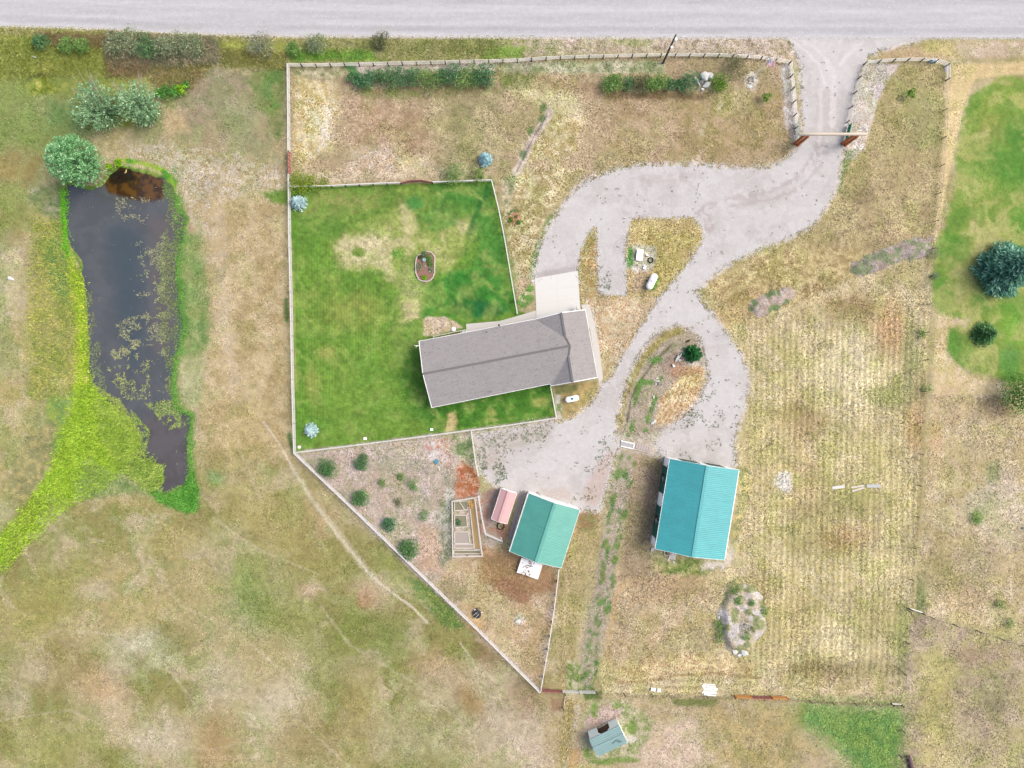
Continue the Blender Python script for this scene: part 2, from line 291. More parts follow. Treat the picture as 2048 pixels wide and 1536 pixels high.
# ---- verge north of fence
paint([(575, 76), (1000, 78), (1060, 82), (1060, 112), (850, 122), (578, 126)], (144, 150, 84), (160, 160, 98), f=4, warp=4, n='C', a=1.1)
paint([(575, 100), (740, 98), (760, 122), (580, 124)], (84, 150, 48), (120, 168, 60), f=12, warp=6, n='C')
paint([(760, 104), (900, 106), (950, 114), (770, 122)], (186, 176, 120), (160, 168, 92), f=12, warp=6, n='D')
paint([(1050, 78), (1570, 78), (1590, 110), (1580, 120), (1350, 104), (1050, 112)], (176, 158, 126), (198, 180, 158), f=4, warp=4, n='D', a=1.3)
paint([(1220, 76), (1310, 77), (1300, 92), (1230, 90)], (160, 164, 96), f=12, warp=6, op=.8)
paint([(1000, 78), (1120, 79), (1110, 110), (1000, 116)], (160, 162, 104), (182, 168, 132), f=24, warp=14, n='D')
paint([(980, 96), (1050, 92), (1045, 116), (960, 118)], (134, 166, 72), f=12, warp=5, op=.9)
paint(('l', [(330, 68), (575, 73), (1024, 75), (1560, 77)], 3.0), (204, 194, 182), f=3, warp=2.4, n='D', op=.85)
paint([(1740, 95), (1900, 84), (2120, 84), (2120, 116), (1910, 118), (1735, 118)], (184, 162, 118), (176, 152, 110), f=8, warp=5, n='D', a=1.2)
paint([(1900, 84), (2120, 82), (2120, 112), (1920, 116)], (200, 182, 156), (186, 166, 138), f=12, warp=5, n='D')
paint([(1830, 84), (1915, 86), (1905, 112), (1850, 108)], (182, 170, 102), f=10, warp=6, n='D', op=.8)
paint(('l', [(1735, 98), (1790, 90), (1830, 82)], 4), (218, 208, 196), f=4, warp=2.5)
# ---- east strip of the drive
paint([(1745, 125), (1890, 130), (1884, 420), (1868, 500), (1780, 560), (1500, 640), (1400, 590), (1480, 520), (1620, 460), (1680, 370), (1700, 240)], (178, 162, 110), (166, 154, 98), f=6, warp=4, n='C', a=1.3)
paint([(1732, 124), (1770, 135), (1760, 190), (1730, 300), (1690, 320), (1688, 290), (1700, 240), (1712, 170)], (224, 214, 204), (192, 176, 152), f=8, warp=7, n='D', a=1.5)
paint([(1756, 128), (1800, 128), (1775, 160), (1752, 200)], (198, 186, 186), f=10, warp=5, op=.8)
paint([(1800, 160), (1880, 200), (1880, 300), (1820, 300)], (156, 158, 98), f=40, warp=20, op=.6)
paint([(1690, 300), (1710, 300), (1690, 350), (1680, 400), (1676, 380)], (116, 142, 80), f=8, warp=6, op=.8)
paint([(1750, 300), (1870, 300), (1860, 480), (1700, 520), (1560, 570), (1540, 520), (1680, 440)], (166, 146, 104), (186, 170, 120), f=40, warp=22, n='C', op=.7)
paint([(1420, 565), (1560, 500), (1720, 500), (1700, 560), (1500, 640), (1450, 640)], (172, 148, 92), (196, 178, 122), f=30, warp=18, n='D', op=.8)
# ---- east hay field
FIELD = [(1395, 585), (1500, 632), (1600, 605), (1700, 560), (1868, 490), (1860, 650), (1850, 800), (1840, 1000), (1826, 1230), (1812, 1410), (1650, 1400), (1200, 1395), (1200, 1300), (1215, 1150), (1300, 1130), (1470, 1130), (1480, 930), (1470, 900), (1494, 790), (1484, 715), (1430, 640)]
paint(FIELD, (200, 184, 138), (184, 168, 116), f=6, warp=4, n='C', a=1.6)
paint([(1500, 700), (1800, 650), (1840, 900), (1830, 1300), (1560, 1350), (1500, 1000)], (206, 192, 140), (178, 166, 104), f=60, warp=30, n='D', op=.8)
for cx, cy, rx, ry, rot, c in [(1780, 660, 35, 50, 0, (190, 146, 92)), (1700, 620, 50, 30, 0, (154, 128, 78)), (1480, 615, 60, 30, -30, (176, 148, 96)), (1450, 640, 30, 20, -30, (210, 178, 124)),
        (1600, 840, 50, 40, 20, (158, 130, 86)), (1830, 850, 20, 60, 0, (186, 148, 96)), (1790, 790, 50, 30, 0, (150, 152, 88)), (1680, 1000, 60, 40, 0, (154, 148, 84)),
        (1620, 1060, 50, 60, 0, (160, 152, 86)), (1700, 1080, 50, 30, 0, (164, 132, 84)), (1640, 1340, 60, 20, 0, (150, 128, 84)), (1760, 1340, 60, 20, 0, (150, 142, 90)),
        (1520, 1180, 30, 50, 0, (162, 150, 84)), (1700, 740, 60, 80, 0, (214, 202, 156)), (1760, 1120, 60, 40, 0, (204, 190, 134)), (1700, 1270, 60, 40, 0, (216, 200, 150)),
        (1540, 880, 50, 60, 0, (196, 180, 120)), (1760, 930, 50, 60, 0, (188, 176, 116)), (1600, 960, 40, 60, 0, (190, 168, 116)), (1820, 700, 16, 80, 0, (140, 148, 84)),
        (1805, 1290, 16, 80, 0, (146, 154, 92)), (1740, 1250, 60, 40, 0, (172, 164, 100)), (1590, 1230, 40, 60, 0, (184, 168, 104))]:
    paint(('e', cx, cy, rx, ry, rot), c, f=min(rx, ry) * 1.2, warp=min(rx, ry) * .5, op=.65, n='D')
paint(('e', 1568, 966, 16, 20), (228, 222, 212), (206, 198, 180), f=10, warp=8, n='D')
paint(('e', 1592, 962, 8, 14), (196, 190, 110), f=8, warp=4, op=.8)
modulate([(1500, 640), (1860, 620), (1840, 1000), (1812, 1360), (1500, 1360), (1490, 1130)],
         lambda x, y, s: .17 * np.sin(2 * np.pi * (x + .02 * y) / 11.5 + .9 * (nC[s] - .5) + 5 * (nA[s] - .5)) * sstep(.3, .5, nC[s] + .2) + .05 * np.sin(2 * np.pi * (x + .03 * y) / 27 + 3 + 3 * nB[s]), f=60)
modulate([(1215, 1150), (1500, 1320), (1500, 1395), (1200, 1390)], lambda x, y, s: .12 * np.sin(2 * np.pi * (y + (x - 1380) ** 2 / 1500) / 13) * sstep(.3, .6, nC[s] + .1), f=30)
paint([(1215, 1310), (1380, 1300), (1520, 1330), (1500, 1350), (1380, 1345), (1240, 1368)], (190, 160, 108), (206, 186, 130), f=16, warp=8, n='D', op=.8)
paint(('l', [(1240, 1366), (1300, 1362), (1360, 1350), (1430, 1346), (1520, 1356)], 3), (156, 128, 78), f=6, warp=3, op=.7)
paint([(1205, 1130), (1300, 1120), (1400, 1145), (1430, 1200), (1420, 1300), (1230, 1330), (1200, 1300)], (196, 176, 136), (180, 158, 114), f=30, warp=16, n='C', a=1.2)
paint([(1270, 1150), (1400, 1150), (1380, 1200), (1290, 1200)], (168, 142, 100), f=30, warp=14, op=.6)
paint(('l', [(1258, 1140), (1235, 1200), (1222, 1270), (1215, 1330)], 4), (190, 158, 106), f=8, warp=4, op=.6)
paint([(1310, 1118), (1440, 1115), (1420, 1150), (1330, 1146)], (118, 138, 70), (160, 160, 96), f=16, warp=10, n='D')
paint([(1400, 1105), (1455, 1120), (1450, 1140), (1405, 1140)], (210, 200, 184), (150, 150, 100), f=14, warp=8, n='D')
paint([(1455, 1080), (1475, 1080), (1462, 1130), (1448, 1130)], (214, 204, 192), f=10, warp=5, op=.8)
paint([(1478, 930), (1500, 930), (1500, 1000), (1470, 1100), (1460, 1090)], (134, 144, 84), (170, 160, 92), f=14, warp=9, n='D', op=.8)
# strip between barns
paint([(1262, 885), (1335, 915), (1318, 1000), (1300, 1095), (1310, 1150), (1240, 1160), (1250, 1060)], (176, 156, 122), (158, 138, 104), f=14, warp=8, n='D', a=1.1)
paint([(1300, 930), (1326, 930), (1300, 1086), (1272, 1086)], (166, 142, 112), (150, 128, 100), f=16, warp=6, n='D', op=.8)  # soft shadow west of the big barn, painted as darker ground
paint([(1240, 900), (1268, 905), (1256, 1000), (1240, 1090), (1215, 1250), (1180, 1390), (1165, 1390), (1160, 1300), (1190, 1170), (1205, 1060), (1222, 980)], (178, 166, 146), (160, 150, 124), f=8, warp=6, n='D', a=1.1)
for i in range(90):
    t = random.random(); yy = 905 + t * 480; xx = 1254 - t * 82 + random.choice((-1, 1)) * random.uniform(3, 20) * (1 - .3 * t)
    paint(('e', xx, yy, random.uniform(2.5, 5), random.uniform(4, 11), random.uniform(0, 40)), (104 + random.randint(-10, 14), 140, 72), f=5, warp=3, op=.8)
paint([(1160, 1018), (1200, 1022), (1205, 1060), (1170, 1170), (1140, 1390), (1120, 1390), (1115, 1200), (1120, 1135), (1150, 1060)], (176, 160, 108), (158, 146, 92), f=8, warp=6, n='D', a=1.3)
paint([(1155, 1020), (1200, 1024), (1190, 1060), (1150, 1070)], (142, 138, 80), (150, 120, 80), f=12, warp=8, n='D')
paint(('l', [(1135, 1150), (1128, 1250), (1135, 1330)], 3), (192, 168, 126), f=6, warp=4, op=.7)
# triangle island
TRI = [(1240, 885), (1228, 868), (1232, 835), (1245, 785), (1262, 735), (1288, 690), (1320, 660), (1350, 648), (1378, 652), (1396, 670), (1404, 690), (1412, 720), (1418, 755), (1400, 800), (1380, 822), (1345, 848), (1325, 865), (1308, 892)]
paint(TRI, (180, 166, 146), (164, 152, 126), f=3, warp=2, n='D', a=1.0)
paint([(1345, 765), (1385, 730), (1412, 735), (1410, 765), (1385, 815), (1340, 850), (1310, 850), (1318, 800)], (196, 162, 112), (212, 188, 142), f=8, warp=6, n='D', a=1.4)
modulate([(1345, 765), (1385, 730), (1412, 735), (1410, 765), (1385, 815), (1340, 850), (1310, 850), (1318, 800)], lambda x, y, s: .2 * np.sin(2 * np.pi * (x + .45 * (y - 800) + (y - 790) ** 2 / 500) / 9), f=10, warp=3)
paint(('l', [(1236, 850), (1246, 800), (1264, 752), (1290, 712), (1330, 672), (1362, 660)], 8), (148, 136, 74), (166, 154, 88), f=4, warp=3, n='D', a=1.2)
paint(('l', [(1254, 845), (1262, 800), (1276, 768), (1310, 722), (1345, 688)], 2), (92, 96, 52), f=4, warp=2, op=.9)
paint([(1320, 730), (1352, 700), (1372, 725), (1348, 752), (1318, 748)], (156, 136, 116), f=12, warp=5, op=.8)
paint([(1372, 700), (1398, 690), (1400, 730), (1380, 742)], (214, 200, 190), f=10, warp=6, op=.5)
paint([(1345, 726), (1400, 735), (1400, 748), (1340, 760)], (178, 134, 96), f=10, warp=5, op=.8)
for cx, cy, rx, ry in [(1305, 722, 12, 6), (1318, 718, 8, 4), (1272, 800, 5, 16), (1280, 770, 5, 10), (1264, 855, 5, 14), (1304, 765, 5, 6), (1322, 758, 4, 6), (1307, 810, 5, 22), (1296, 838, 8, 10), (1290, 765, 6, 5), (1256, 870, 5, 6), (1292, 860, 5, 5), (1350, 690, 6, 4)]:
    paint(('e', cx, cy, rx, ry, 15), (98, 144, 66), f=5, warp=5, op=.85)
paint([(1226, 868), (1262, 872), (1300, 868), (1330, 862), (1335, 920), (1300, 912), (1236, 900)], (204, 194, 184), (184, 172, 152), f=12, warp=8, n='D', op=.8)
paint(('l', DRIVE, 6), (208, 200, 192), f=8, warp=5, op=.7, patch=('D', .5))
# area round the septic box and tank
ISL = [(1193, 452), (1184, 455), (1172, 475), (1160, 505), (1156, 562), (1160, 600), (1175, 610), (1190, 660), (1205, 760), (1225, 752), (1262, 685), (1315, 598), (1370, 535), (1406, 478), (1404, 455), (1385, 434), (1262, 438), (1250, 500), (1254, 592), (1197, 590)]
paint(ISL, (190, 172, 110), (168, 148, 84), f=3, warp=2, n='D', a=1.7)
paint([(1165, 595), (1250, 596), (1290, 590), (1310, 600), (1262, 680), (1225, 750), (1205, 755), (1188, 660)], (208, 190, 152), (186, 160, 118), f=12, warp=7, n='D', a=1.4)
paint([(1160, 560), (1192, 480), (1196, 590), (1165, 600)], (180, 166, 110), (176, 140, 82), f=8, warp=6, n='D')
paint([(1255, 500), (1275, 486), (1310, 495), (1315, 520), (1305, 540), (1270, 548), (1254, 530)], (186, 178, 156), (204, 198, 180), f=8, warp=5, n='D', a=1.3)
paint([(1256, 495), (1264, 492), (1266, 530), (1258, 538), (1252, 520)], (96, 152, 66), f=5, warp=4)
paint([(1262, 545), (1300, 545), (1300, 590), (1262, 590)], (182, 158, 122), f=16, warp=8, op=.8)
paint([(1310, 560), (1322, 552), (1312, 580), (1300, 584)], (100, 146, 66), f=5, warp=4, op=.9)
# verge by the south tank
paint([(1108, 772), (1196, 762), (1198, 785), (1178, 810), (1150, 836), (1118, 844)], (160, 146, 88), (182, 158, 98), f=4, warp=3, n='D', a=1.2)
paint([(1108, 790), (1122, 790), (1126, 838), (1114, 838)], (204, 196, 184), (130, 146, 90), f=5, warp=4, n='D')
paint([(1110, 772), (1160, 768), (1150, 784), (1112, 788)], (112, 122, 70), f=8, warp=5, op=.8)
# ---- garden
paint(GARDEN, (200, 184, 172), (188, 168, 152), f=4, warp=2, n='C', a=1.1)
paint(GARDEN, (140, 142, 104), op=.55, f=6, warp=3, patch=('D', .56))
paint([(900, 1120), (1010, 1085), (1118, 1140), (1105, 1240), (1080, 1378), (940, 1240), (870, 1160)], (196, 174, 138), (178, 154, 112), f=20, warp=12, n='C', a=1.2)
paint([(960, 1110), (1010, 1090), (1115, 1145), (1110, 1180), (1040, 1200), (960, 1160)], (178, 138, 96), (152, 116, 78), f=20, warp=12, n='D', op=.9)
paint([(905, 940), (925, 925), (955, 945), (960, 985), (950, 994), (915, 996)], (186, 108, 64), (200, 146, 122), f=10, warp=9, n='D')
paint([(952, 985), (966, 1060), (960, 1085), (970, 1100), (962, 1100)], (176, 116, 74), f=8, warp=5, op=.8)
paint([(840, 882), (895, 876), (905, 925), (915, 960), (890, 930), (860, 905)], (196, 140, 116), (212, 190, 178), f=12, warp=10, n='D')
paint([(908, 872), (945, 868), (950, 915), (915, 916)], (112, 148, 84), (176, 170, 140), f=8, warp=9, n='D', op=.85)
paint([(855, 905), (880, 900), (878, 925), (858, 925)], (222, 218, 212), f=6, warp=6, n='D', op=.7)
paint([(896, 975), (908, 985), (902, 1020), (888, 1060), (884, 1020)], (214, 206, 200), (124, 140, 100), f=6, warp=8, n='D', op=.8)
paint([(875, 1000), (905, 1000), (905, 1110), (880, 1140), (870, 1080)], (112, 134, 90), (170, 168, 150), f=10, warp=10, n='D', op=.8)
paint([(830, 1040), (880, 1060), (880, 1150), (840, 1140)], (192, 156, 124), f=24, warp=12, op=.6)
for cx, cy, rx, ry in [(835, 930, 30, 14), (820, 960, 20, 12), (900, 955, 16, 24), (700, 990, 30, 10), (850, 1010, 16, 20), (640, 925, 24, 8), (770, 930, 30, 16)]:
    paint(('e', cx, cy, rx, ry), (150, 152, 118), f=12, warp=9, n='D', op=.55)
paint([(958, 985), (1000, 975), (985, 1040), (1015, 1080), (972, 1068)], (178, 156, 144), (170, 128, 108), f=8, warp=6, n='D')
paint([(1005, 1045), (1022, 1050), (1020, 1080), (1000, 1075)], (186, 130, 108), f=8, warp=6, op=.8)
paint([(950, 868), (1040, 856), (1110, 846), (1070, 900), (985, 915), (962, 950)], (206, 192, 186), (178, 172, 150), f=10, warp=8, n='D', op=.8)
for cx, cy, rx, ry, c in [(905, 1180, 30, 24, (146, 138, 96)), (1040, 1240, 12, 12, (206, 200, 188)), (1000, 1290, 50, 20, (202, 180, 146)), (1060, 1320, 20, 30, (158, 144, 96)), (950, 1245, 20, 16, (206, 168, 106)), (1080, 1270, 14, 40, (176, 148, 104)), (1020, 1180, 40, 20, (150, 108, 74))]:
    paint(('e', cx, cy, rx, ry, 30), c, f=12, warp=7, n='D', op=.7)
# ---- lawn
paint(LAWN, (118, 156, 60), (100, 148, 50), f=2, warp=1.2, n='C', a=.45)
paint([(590, 380), (980, 370), (1000, 470), (800, 470), (600, 470)], (112, 148, 62), (128, 158, 70), f=20, warp=12, n='C', a=.45)
paint([(870, 372), (980, 368), (1025, 560), (1030, 620), (940, 640), (890, 620), (960, 480), (940, 430), (880, 400)], (76, 142, 56), (108, 156, 72), f=44, warp=20, n='C', a=.4, op=.9)
paint([(640, 385), (760, 390), (760, 410), (660, 436), (600, 430)], (164, 168, 96), (130, 150, 74), f=24, warp=14, n='D', op=.8)
paint([(668, 478), (740, 462), (790, 430), (808, 412), (830, 440), (840, 470), (940, 440), (935, 470), (920, 500), (900, 540), (870, 545), (850, 575), (860, 580), (835, 640), (800, 655), (798, 620), (800, 580), (760, 545), (720, 545), (680, 530)], (186, 182, 122), (158, 170, 94), f=34, warp=16, n='C', a=.8)
paint([(840, 470), (935, 450), (925, 490), (900, 535), (872, 540), (870, 500), (845, 500)], (160, 172, 92), (176, 180, 110), f=24, warp=12, n='D', op=.7)
paint([(905, 440), (935, 442), (938, 462), (918, 466)], (204, 188, 140), f=14, warp=6)
paint([(676, 482), (780, 470), (770, 520), (690, 525)], (206, 194, 146), f=26, warp=12, op=.8)
paint([(800, 400), (825, 420), (835, 460), (812, 470), (800, 430)], (196, 186, 132), f=18, warp=8, op=.7)
paint([(815, 580), (845, 585), (830, 635), (806, 645)], (200, 184, 134), f=16, warp=8, op=.8)
paint(('e', 716, 504, 14, 9), (112, 148, 62), f=6, warp=3); paint(('e', 796, 508, 12, 11), (122, 168, 76), f=8, warp=4, op=.9)
paint([(835, 430), (900, 410), (920, 450), (860, 462)], (104, 154, 74), f=26, warp=12, op=.8)
paint(('e', 832, 406, 20, 14), (74, 148, 72), f=16, warp=8, op=.8)
paint(('e', 696, 610, 92, 66), (112, 150, 58), (126, 160, 64), f=16, warp=6, a=.45)
paint([(730, 548), (772, 575), (792, 620), (796, 660), (770, 670), (782, 620), (750, 580)], (92, 134, 52), f=12, warp=5, op=.6)
paint(('e', 705, 622, 50, 34), (152, 164, 80), f=36, warp=14, op=.7); paint(('e', 655, 705, 18, 14), (170, 168, 92), f=16, warp=8, op=.8)
paint([(800, 650), (840, 650), (835, 700), (845, 760), (870, 820), (860, 850), (820, 830), (800, 760), (795, 700)], (84, 140, 50), f=26, warp=10, op=.7)  # house shadow on the west lawn, painted as darker green
paint([(870, 560), (930, 535), (1020, 580), (1030, 620), (950, 640), (880, 625), (850, 640), (850, 600)], (62, 134, 48), (90, 150, 62), f=26, warp=14, n='C', a=.4)
paint([(905, 600), (960, 600), (1020, 620), (960, 640), (910, 625)], (26, 108, 60), f=18, warp=8, op=.8)
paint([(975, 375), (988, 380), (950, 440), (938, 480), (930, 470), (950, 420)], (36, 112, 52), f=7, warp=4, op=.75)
paint(('e', 935, 585, 18, 12), (148, 170, 90), f=18, warp=8, op=.7)
paint([(590, 470), (600, 650), (620, 830), (595, 880), (590, 700)], (92, 142, 46), f=20, warp=8, op=.6)
paint([(680, 690), (790, 700), (790, 800), (700, 830), (640, 780)], (122, 160, 62), f=40, warp=16, op=.7)
paint(('e', 625, 770, 16, 30), (166, 168, 90), f=20, warp=8, op=.6)
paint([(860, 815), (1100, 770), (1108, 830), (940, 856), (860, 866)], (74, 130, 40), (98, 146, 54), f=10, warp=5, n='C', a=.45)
paint([(850, 800), (880, 815), (1098, 772), (1100, 784), (880, 830), (850, 845)], (70, 126, 44), f=8, warp=4, op=.5)  # shade along the south eave, put into the lawn colour
paint([(895, 828), (910, 822), (916, 845), (905, 866), (892, 866)], (204, 184, 122), f=10, warp=5)
paint(('e', 1080, 805, 14, 9), (196, 190, 110), f=10, warp=5); paint(('e', 985, 825, 8, 8), (184, 184, 104), f=8, warp=4, op=.8); paint(('e', 990, 840, 12, 4), (180, 184, 110), f=6, warp=3, op=.7)
paint(('l', [(590, 906), (760, 884), (945, 860), (1110, 836)], 3.5), (176, 166, 140), (190, 178, 160), f=4, warp=3, n='D', op=.8)
paint(('l', [(584, 480), (588, 640), (593, 780)], 2), (176, 168, 110), f=4, warp=2, op=.7)
modulate([(585, 470), (680, 480), (790, 600), (790, 700), (680, 760), (640, 880), (590, 880)], lambda x, y, s: .11 * np.sin(2 * np.pi * x / 5.9 + 2 * nB[s]), f=30, warp=6)
modulate([(640, 760), (1100, 775), (1100, 840), (600, 900)], lambda x, y, s: .07 * np.sin(2 * np.pi * (y + .14 * x) / 5.6 + 2 * nB[s]), f=30, warp=6)
paint(LAWN, (150, 166, 86), f=4, warp=2, op=.45, patch=('C', .58))
paint(LAWN, (86, 138, 48), f=4, warp=2, op=.40, patch=('B', .56))
modulate(LAWN, lambda x, y, s: .26 * (nD[s] - .5) + .20 * (nE[s] - .5), f=10)
paint([(846, 640), (860, 632), (888, 634), (910, 642), (925, 655), (868, 672), (846, 672)], (206, 190, 160), (176, 160, 118), f=5, warp=4, n='D', a=1.3)
paint([(880, 634), (886, 634), (888, 664), (884, 666)], (176, 150, 134), f=3, warp=1, op=.8)
paint([(512, 382), (576, 380), (576, 408), (540, 404)], (100, 144, 50), f=14, warp=8, op=.85)
paint(('l', [(572, 600), (574, 640)], 4), (72, 120, 60), f=8, warp=4, op=.8); paint(('l', [(578, 870), (588, 905)], 5), (70, 116, 56), f=8, warp=4, op=.8)
# ---- neighbour's lawn to the east
paint([(1905, 130), (2120, 120), (2120, 150), (2020, 150), (1950, 160), (1925, 220), (1900, 340), (1880, 440), (1868, 500), (1880, 420), (1890, 280)], (216, 192, 138), (202, 180, 124), f=10, warp=6, n='D', a=1.1)
NL = [(1945, 190), (2000, 155), (2120, 145), (2120, 780), (2000, 756), (1920, 730), (1890, 690), (1885, 655), (1905, 645), (1870, 600), (1866, 520), (1890, 460), (1905, 400), (1915, 300), (1930, 220)]
paint(NL, (132, 162, 72), (150, 170, 86), f=14, warp=9, n='C', a=.45)
for cx, cy, rx, ry, rot, c in [(2000, 270, 40, 60, 30, (170, 168, 92)), (2010, 330, 60, 40, 0, (96, 154, 58)), (2030, 270, 20, 30, 0, (70, 140, 48)), (1960, 360, 30, 40, 0, (150, 172, 84)), (1975, 490, 50, 30, 0, (182, 178, 104)), (2040, 440, 20, 60, 0, (104, 158, 60)),
        (1900, 490, 26, 24, 0, (96, 150, 52)), (1925, 430, 30, 30, 0, (132, 160, 72)), (1890, 590, 24, 46, -20, (104, 158, 60)), (1935, 560, 24, 60, 10, (172, 172, 100)), (2030, 640, 30, 60, 0, (128, 178, 66)), (1905, 690, 20, 36, 0, (96, 150, 58)),
        (1950, 720, 30, 24, 0, (150, 170, 92)), (2020, 720, 20, 30, 0, (104, 160, 80)), (1965, 590, 20, 30, 0, (110, 152, 70)), (1955, 440, 14, 24, 0, (200, 186, 120)), (1920, 520, 40, 10, 0, (160, 168, 96)), (2000, 210, 60, 30, 0, (146, 168, 76))]:
    paint(('e', cx, cy, rx, ry, rot), c, f=min(rx, ry) * 1.1, warp=min(rx, ry) * .45, op=.8)
paint(NL, (176, 176, 106), f=20, warp=10, op=.6, patch=('C', .56))
paint(NL, (92, 146, 54), f=20, warp=10, op=.55, patch=('B', .55))
paint([(1870, 630), (1940, 640), (1930, 655), (1895, 655), (1890, 700), (1930, 750), (2000, 770), (2120, 800), (2120, 830), (1860, 820)], (212, 192, 150), (190, 170, 116), f=14, warp=7, n='D', a=1.2)
# ---- east rough pasture
ER = [(1862, 790), (2120, 790), (2120, 1290), (1826, 1225), (1848, 1000)]
paint(ER, (200, 182, 142), (178, 162, 112), f=12, warp=7, n='C', a=1.3)
for cx, cy, rx, ry, rot, c in [(1900, 810, 30, 40, 0, (206, 180, 140)), (1960, 880, 50, 40, 0, (186, 170, 126)), (2000, 1000, 60, 40, 0, (206, 190, 168)), (1960, 1010, 30, 30, 0, (166, 166, 122)), (2010, 1060, 40, 40, 0, (200, 184, 156)),
        (1985, 945, 14, 22, 0, (132, 150, 92)), (1955, 1035, 12, 14, 0, (118, 148, 84)), (1870, 870, 16, 30, 0, (200, 166, 120)), (1840, 1190, 14, 40, 0, (110, 132, 78)), (1880, 1150, 30, 40, 0, (158, 148, 92)), (1930, 1190, 50, 30, 0, (182, 160, 118)), (1990, 820, 40, 24, 0, (150, 130, 96)), (1960, 1120, 40, 30, 0, (176, 158, 128))]:
    paint(('e', cx, cy, rx, ry, rot), c, f=min(rx, ry) * 1.2, warp=min(rx, ry) * .6, op=.7, n='D')
SE = [(1822, 1228), (2120, 1300), (2120, 1620), (1800, 1620), (1812, 1415)]
paint(SE, (182, 164, 132), (172, 162, 110), f=6, warp=4, n='C', a=1.2)
for cx, cy, rx, ry, rot, c in [(1875, 1340, 30, 40, 0, (184, 178, 104)), (1880, 1420, 40, 60, 0, (178, 168, 98)), (1840, 1255, 14, 22, 0, (150, 132, 116)), (1960, 1430, 50, 60, 0, (166, 150, 118)), (1950, 1310, 50, 20, 0, (168, 142, 116)), (1870, 1500, 30, 40, 0, (198, 182, 120)), (1990, 1380, 40, 40, 0, (150, 142, 104)), (1818, 1350, 8, 60, 0, (176, 162, 134))]:
    paint(('e', cx, cy, rx, ry, rot), c, f=min(rx, ry) * 1.2, warp=min(rx, ry) * .6, op=.7, n='D')
# fence line strip
paint(('l', [(1898, 160), (1890, 280), (1880, 420), (1868, 480)], 4), (208, 184, 138), f=5, warp=3, op=.6)
paint(('l', [(1862, 640), (1850, 800), (1845, 900), (1838, 1030), (1828, 1220)], 2), (196, 178, 110), f=4, warp=2, op=.7)
paint(('l', [(1850, 790), (1842, 960), (1834, 1080)], 3), (140, 120, 80), f=5, warp=3, op=.5)
# ---- south yard round the shelter
SY = [(1090, 1395), (1820, 1405), (1810, 1640), (1090, 1640)]
paint(SY, (190, 172, 136), (174, 158, 112), f=16, warp=8, n='C', a=.9)
paint([(1600, 1408), (1800, 1413), (1800, 1500), (1790, 1620), (1720, 1560), (1650, 1480), (1580, 1450)], (138, 168, 90), (112, 158, 90), f=60, warp=24, n='C', a=1.1)
paint([(1700, 1440), (1790, 1430), (1795, 1500), (1760, 1530)], (84, 138, 78), (126, 164, 76), f=20, warp=9, n='D', op=.7)
paint([(1340, 1395), (1440, 1395), (1430, 1415), (1350, 1412)], (110, 124, 62), f=10, warp=6, op=.85)
paint([(1420, 1420), (1600, 1420), (1600, 1560), (1460, 1560)], (160, 148, 86), (176, 156, 92), f=50, warp=24, n='C', op=.7)
paint([(1250, 1440), (1400, 1440), (1420, 1600), (1250, 1600)], (202, 180, 156), f=40, warp=18, op=.7)
paint([(1185, 1400), (1250, 1400), (1310, 1440), (1300, 1480), (1260, 1515), (1200, 1530), (1170, 1510), (1160, 1440)], (158, 166, 110), (182, 176, 140), f=12, warp=9, n='D', a=1.1)
paint([(1205, 1405), (1245, 1410), (1240, 1440), (1195, 1455), (1180, 1480), (1165, 1470), (1170, 1440)], (198, 176, 160), (176, 152, 132), f=8, warp=5, n='D')
for cx, cy, rx, ry in [(1190, 1420, 6, 14), (1265, 1455, 8, 14), (1240, 1520, 30, 6), (1210, 1525, 20, 6), (1172, 1505, 6, 10), (1235, 1412, 10, 5), (1262, 1480, 6, 8)]:
    paint(('e', cx, cy, rx, ry), (118, 150, 66), f=6, warp=6, op=.8)
paint(('e', 1262, 1478, 10, 8), (222, 212, 200), f=6, warp=5, op=.8)
paint([(1128, 1400), (1150, 1400), (1150, 1480), (1130, 1560), (1115, 1560), (1120, 1480)], (170, 158, 104), (186, 172, 120), f=12, warp=8, n='D', op=.75)
paint(('l', [(1155, 1415), (1150, 1450), (1140, 1490), (1130, 1540)], 5), (186, 176, 160), f=6, warp=4, n='D')
paint([(1135, 1495), (1160, 1500), (1155, 1550), (1135, 1550)], (190, 154, 96), f=10, warp=5, op=.8)
paint([(1100, 1395), (1127, 1395), (1124, 1420), (1100, 1430)], (160, 124, 92), f=10, warp=6, op=.8)
paint([(1165, 1385), (1205, 1380), (1205, 1400), (1170, 1400)], (92, 118, 58), f=8, warp=4, op=.8)
paint(('l', [(1200, 1391), (1300, 1394), (1480, 1398), (1600, 1402), (1800, 1412)], 2.5), (166, 146, 100), f=4, warp=2, op=.6)
paint(('l', [(1560, 1378), (1640, 1380), (1740, 1388), (1800, 1382)], 4), (206, 184, 142), f=6, warp=3, op=.6)
paint([(1135, 1320), (1160, 1330), (1165, 1385), (1135, 1390)], (132, 154, 84), (182, 176, 140), f=10, warp=7, n='D')
